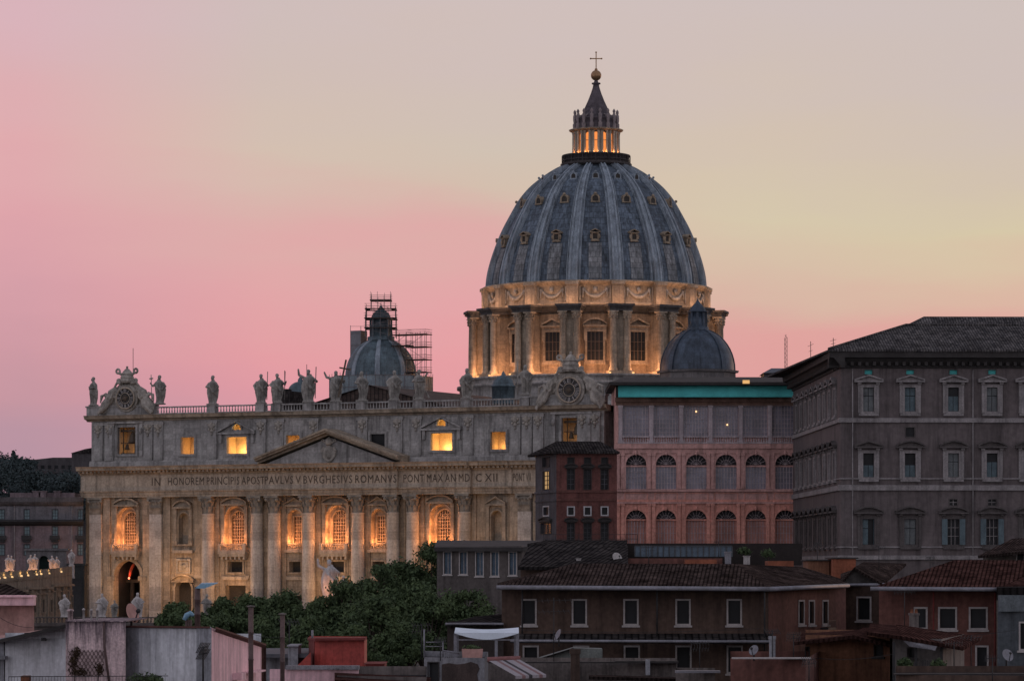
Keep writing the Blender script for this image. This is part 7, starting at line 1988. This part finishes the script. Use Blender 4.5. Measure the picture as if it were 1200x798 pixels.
# railings and plants at the bottom edge
T = thing('roof_railing', 'thin dark railing along the bottom edge below the pink block', 'railing', P(10, 800, 100)); k = 100 / F; m = MB()
for i in range(52): m.tube([(i * 3.6 * k, 0, -.1), (i * 3.6 * k, 0, 7.5 * k)], .006, 4)
m.tube([(0, 0, 7.5 * k), (187 * k, 0, 8.5 * k)], .012, 5); obj('rail', m, M['iron'], T)
T = thing('potted_shrub', 'leafy green shrub at the bottom edge below the white wall', 'shrub', P(172, 800, 101)); m = MB(); leaf_cloud(m, [(-.25, 0, .12, .3, .2, .16), (.1, 0, .1, .3, .2, .18), (.3, 0, .08, .2, .2, .14)], 700, .05, np.random.RandomState(3)); obj('foliage', m, LEAF, T)
m = MB(); m.lathe([(.2, -.09), (.28, -.03), (.3, -.03), (.3, -.0), (0, -.0)], 0, 0, 14); obj('pot', m, M['pot'], T)

# ---- grey roofs and the red box
T, E, W_ = house('pale grey flat roofed house behind the flue pipes', [(298, 150), (366, 148), (366, 160), (298, 160)], 0, ZZ(766, 149), M['whiteg'], [])
roof(T, [[P(297, 766, 147.5), P(367, 766, 146), P(367, 759.5, 160), P(297, 759.5, 160)]], M['greyr'], .15)
m = MB(T.matrix_world.inverted()); m.box(P(339, 0, 147).x, P(350.5, 0, 147).x, 146.2, 148.5, ZZ(782, 147), ZZ(756.5, 147)); m.box(P(338, 0, 147).x, P(351.5, 0, 147).x, 146, 148.7, ZZ(756.5, 147), ZZ(755, 147)); obj('chimney', m, M['whiteg'], T)
m = MB(T.matrix_world.inverted()); m.add([P(345, 783, 143), P(364, 764, 143), P(364, 783, 143), P(345, 783, 145), P(364, 764, 145), P(364, 783, 145)], [(0, 2, 1), (3, 4, 5), (0, 1, 4, 3)]); obj('red_gable', m, M['red'], T)
T, E, W_ = house('boxy bright red metal clad roof room', [(362.5, 147), (369, 144), (427, 143), (430, 152), (362.5, 153)], 6, ZZ(750.5, 143), M['red'], [], name='roof_room', cat='roof room')
m = MB(T.matrix_world.inverted()); m.add([P(360.5, 750, 146.8), P(369.5, 750.3, 143.6), P(428, 749.8, 142.6), P(430, 748.8, 152), P(361, 748.8, 153)] , [(0, 1, 2, 3, 4)]); m.v += [p + Vector((0, 0, .1)) for p in m.v]; m.f += [[9, 8, 7, 6, 5]] + [[i, i + 5, (i + 1) % 5 + 5, (i + 1) % 5] for i in range(5)]; m.uv += [[(0, 0)] * 5] + [[(0, 0)] * 4] * 5; m.sm += [False] * 6; obj('roof', m, M['redd'], T)
m = MB(EM(T, E[0][0])); m.box(.05, E[0][1] - .02, -.03, 0, 6, ZZ(751, 144)); obj('side_panel', m, M['redd'], T)
m = MB(T.matrix_world.inverted()); m.tube([P(366, 750, 146), P(366, 738, 146)], .05, 6); obj('vent', m, M['gutter'], T)
T = thing('roof_steps', 'stepped red roof pieces right of the red box', 'roof steps', P(428, 790, 142)); k = 142 / F; m = MB()
for i, (a, b, y) in enumerate(((0, 22, 17), (0, 24, 12), (0, 27, 7))): m.box(a * k, b * k, -i * .4, 3 - i * .4, -1 , (y - 5) * k + .0)
m.box(-1 * k, 23 * k, -.1, 3.1, 12 * k, 13 * k); obj('step', m, M['redd'], T)
T = thing('garden_wall', 'white topped corrugated parapet below the red box', 'wall', P(330, 784, 138)); k = 138 / F; m = MB(); m.box(-14 * k, 90 * k, 0, .4, -3, 0); obj('wall', m, M['pink'], T)
m = MB(); m.box(5 * k, 91 * k, -.15, .5, 0, 4.5 * k); obj('coping', m, mk('corrugated_pale_sheet', (.27, .26, .28), var=.2, ns=1, corr=.15, bump=.5), T)
T, E, W_ = house('pinkish parapet with tile edge at the bottom below the red steps', [(395, 128), (500, 126), (500, 140), (395, 140)], 0, ZZ(792, 127), M['beige'], [])
roof(T, [[P(392, 796, 124), P(505, 801, 123), P(505, 793, 133), P(392, 787.5, 133)]], M['tiler'], .12)
# dark garden thickets between the grove and the near roofs
# ---- rooftop clutter: more aerials, dishes, cables, vents and plants
for a in (('short aerial on the dark tiled slope behind the brown house', 760, 640, 664, 334, 21), ('pair barred aerial on the roof edge under the orange arches', 842, 634, 654, 340, 22), ('aerial beside the bright orange chimney wall', 958, 636, 656, 302, 23),
          ('aerial on the gabled roof between the brown houses', 1030, 640, 664, 282, 24), ('low aerial on the red pantile roof slope', 1090, 652, 672, 256, 25), ('aerial by the tile roofed penthouse', 1160, 634, 652, 330, 26),
          ('aerial in front of the lower windows of the brown house', 820, 752, 790, 215, 27), ('aerial left of the orange house on the parapet', 930, 742, 770, 195, 28), ('thin aerial above the white terrace house', 516, 748, 770, 204, 29), ('aerial on the veranda side of the small pale house', 1118, 752, 786, 190, 30)):
    aerial(*a)
dish('small pale dish on the red brown parapet', 884, 762, 188.5, .3, -40, M['gutter'])
dish('pale dish leaning beside the blue grey house end', 1180, 768, 200, .38, 30, M['gutter'])
dish('little white dish low on the veranda railing', 1062, 778, 194, .3, 55, M['marble'])
def cable(label, a, b, sag, r=.02):
    a, b = P(*a), P(*b); T = thing('cable', label, 'cable', a, 'cables strung between the roofs'); m = MB()
    m.tube([(b - a) * (i / 10) - Vector((0, 0, sag * 4 * (i / 10) * (1 - i / 10))) for i in range(11)], r, 4); obj('wire', m, M['iron'], T)
cable('thin cable sagging across the upper wall of the brown house', (600, 737, 257), (890, 736, 255), .25)
cable('thin cable from the orange house to the pale gabled house', (950, 770, 200), (1046, 766, 197), .2)
cable('thin cable over the salmon wall at the left edge', (-5, 720, 148), (38, 735, 148.5), .15, .014)
cable('thin cable between the two slim flue pipes', (294, 742, 102.9), (331, 746, 102.9), .05, .008)
cable('thin cable from the red pantile house to the blue grey house end', (1040, 742, 246), (1190, 738, 242), .3)
for px, y0, y1, Y, lab in ((612, 690, 745, 259.6, 'dark drainpipe near the left corner of the brown house'), (770, 692, 745, 258.6, 'dark drainpipe in the middle of the brown house front'), (896, 692, 770, 257.6, 'dark drainpipe at the right corner of the brown house front'), (1094, 692, 770, 248.2, 'drainpipe between the windows of the red pantile house'), (1166, 692, 785, 247.2, 'drainpipe at the right end of the red pantile house')):
    T = thing('drainpipe', lab, 'drainpipe', P(px, y1, Y), 'drainpipes on the houses'); h = (y1 - y0) / F * Y; m = MB(); m.tube([(0, 0, 0), (0, 0, h * .97), (0, .2, h)], .06, 6)
    obj('pipe', m, M['redd'] if px > 1000 else M['iron'], T)
for k, (px, py, Y, lab) in enumerate(((1060, 779, 193, 'leafy potted plant at the foot of the veranda railing'), (1100, 781, 191, 'low bushy plant by the pale gabled house'), (900, 651, 345, 'wide dark bush on the terrace left of the orange wall'), (872, 648, 347, 'dark bush right of the blue terrace glass'))):
    T = thing('terrace_plant', lab, 'plant', P(px, py + 5, Y), 'plants on the roof terraces'); m = MB(); q = Y / 340 * (.75 if Y > 300 else .8)
    leaf_cloud(m, [(-.4 * q, 0, .8 * q, .6 * q, .5 * q, .45 * q), (.4 * q, 0, .7 * q, .6 * q, .5 * q, .5 * q), (0, 0, 1.1 * q, .4 * q, .4 * q, .4 * q)], 500, .12, np.random.RandomState(60 + k)); obj('foliage', m, LEAF, T)
    m = MB(); m.tube([(0, 0, -.4), (0, 0, .9 * q)], .05, 5); obj('stem', m, BARK, T)
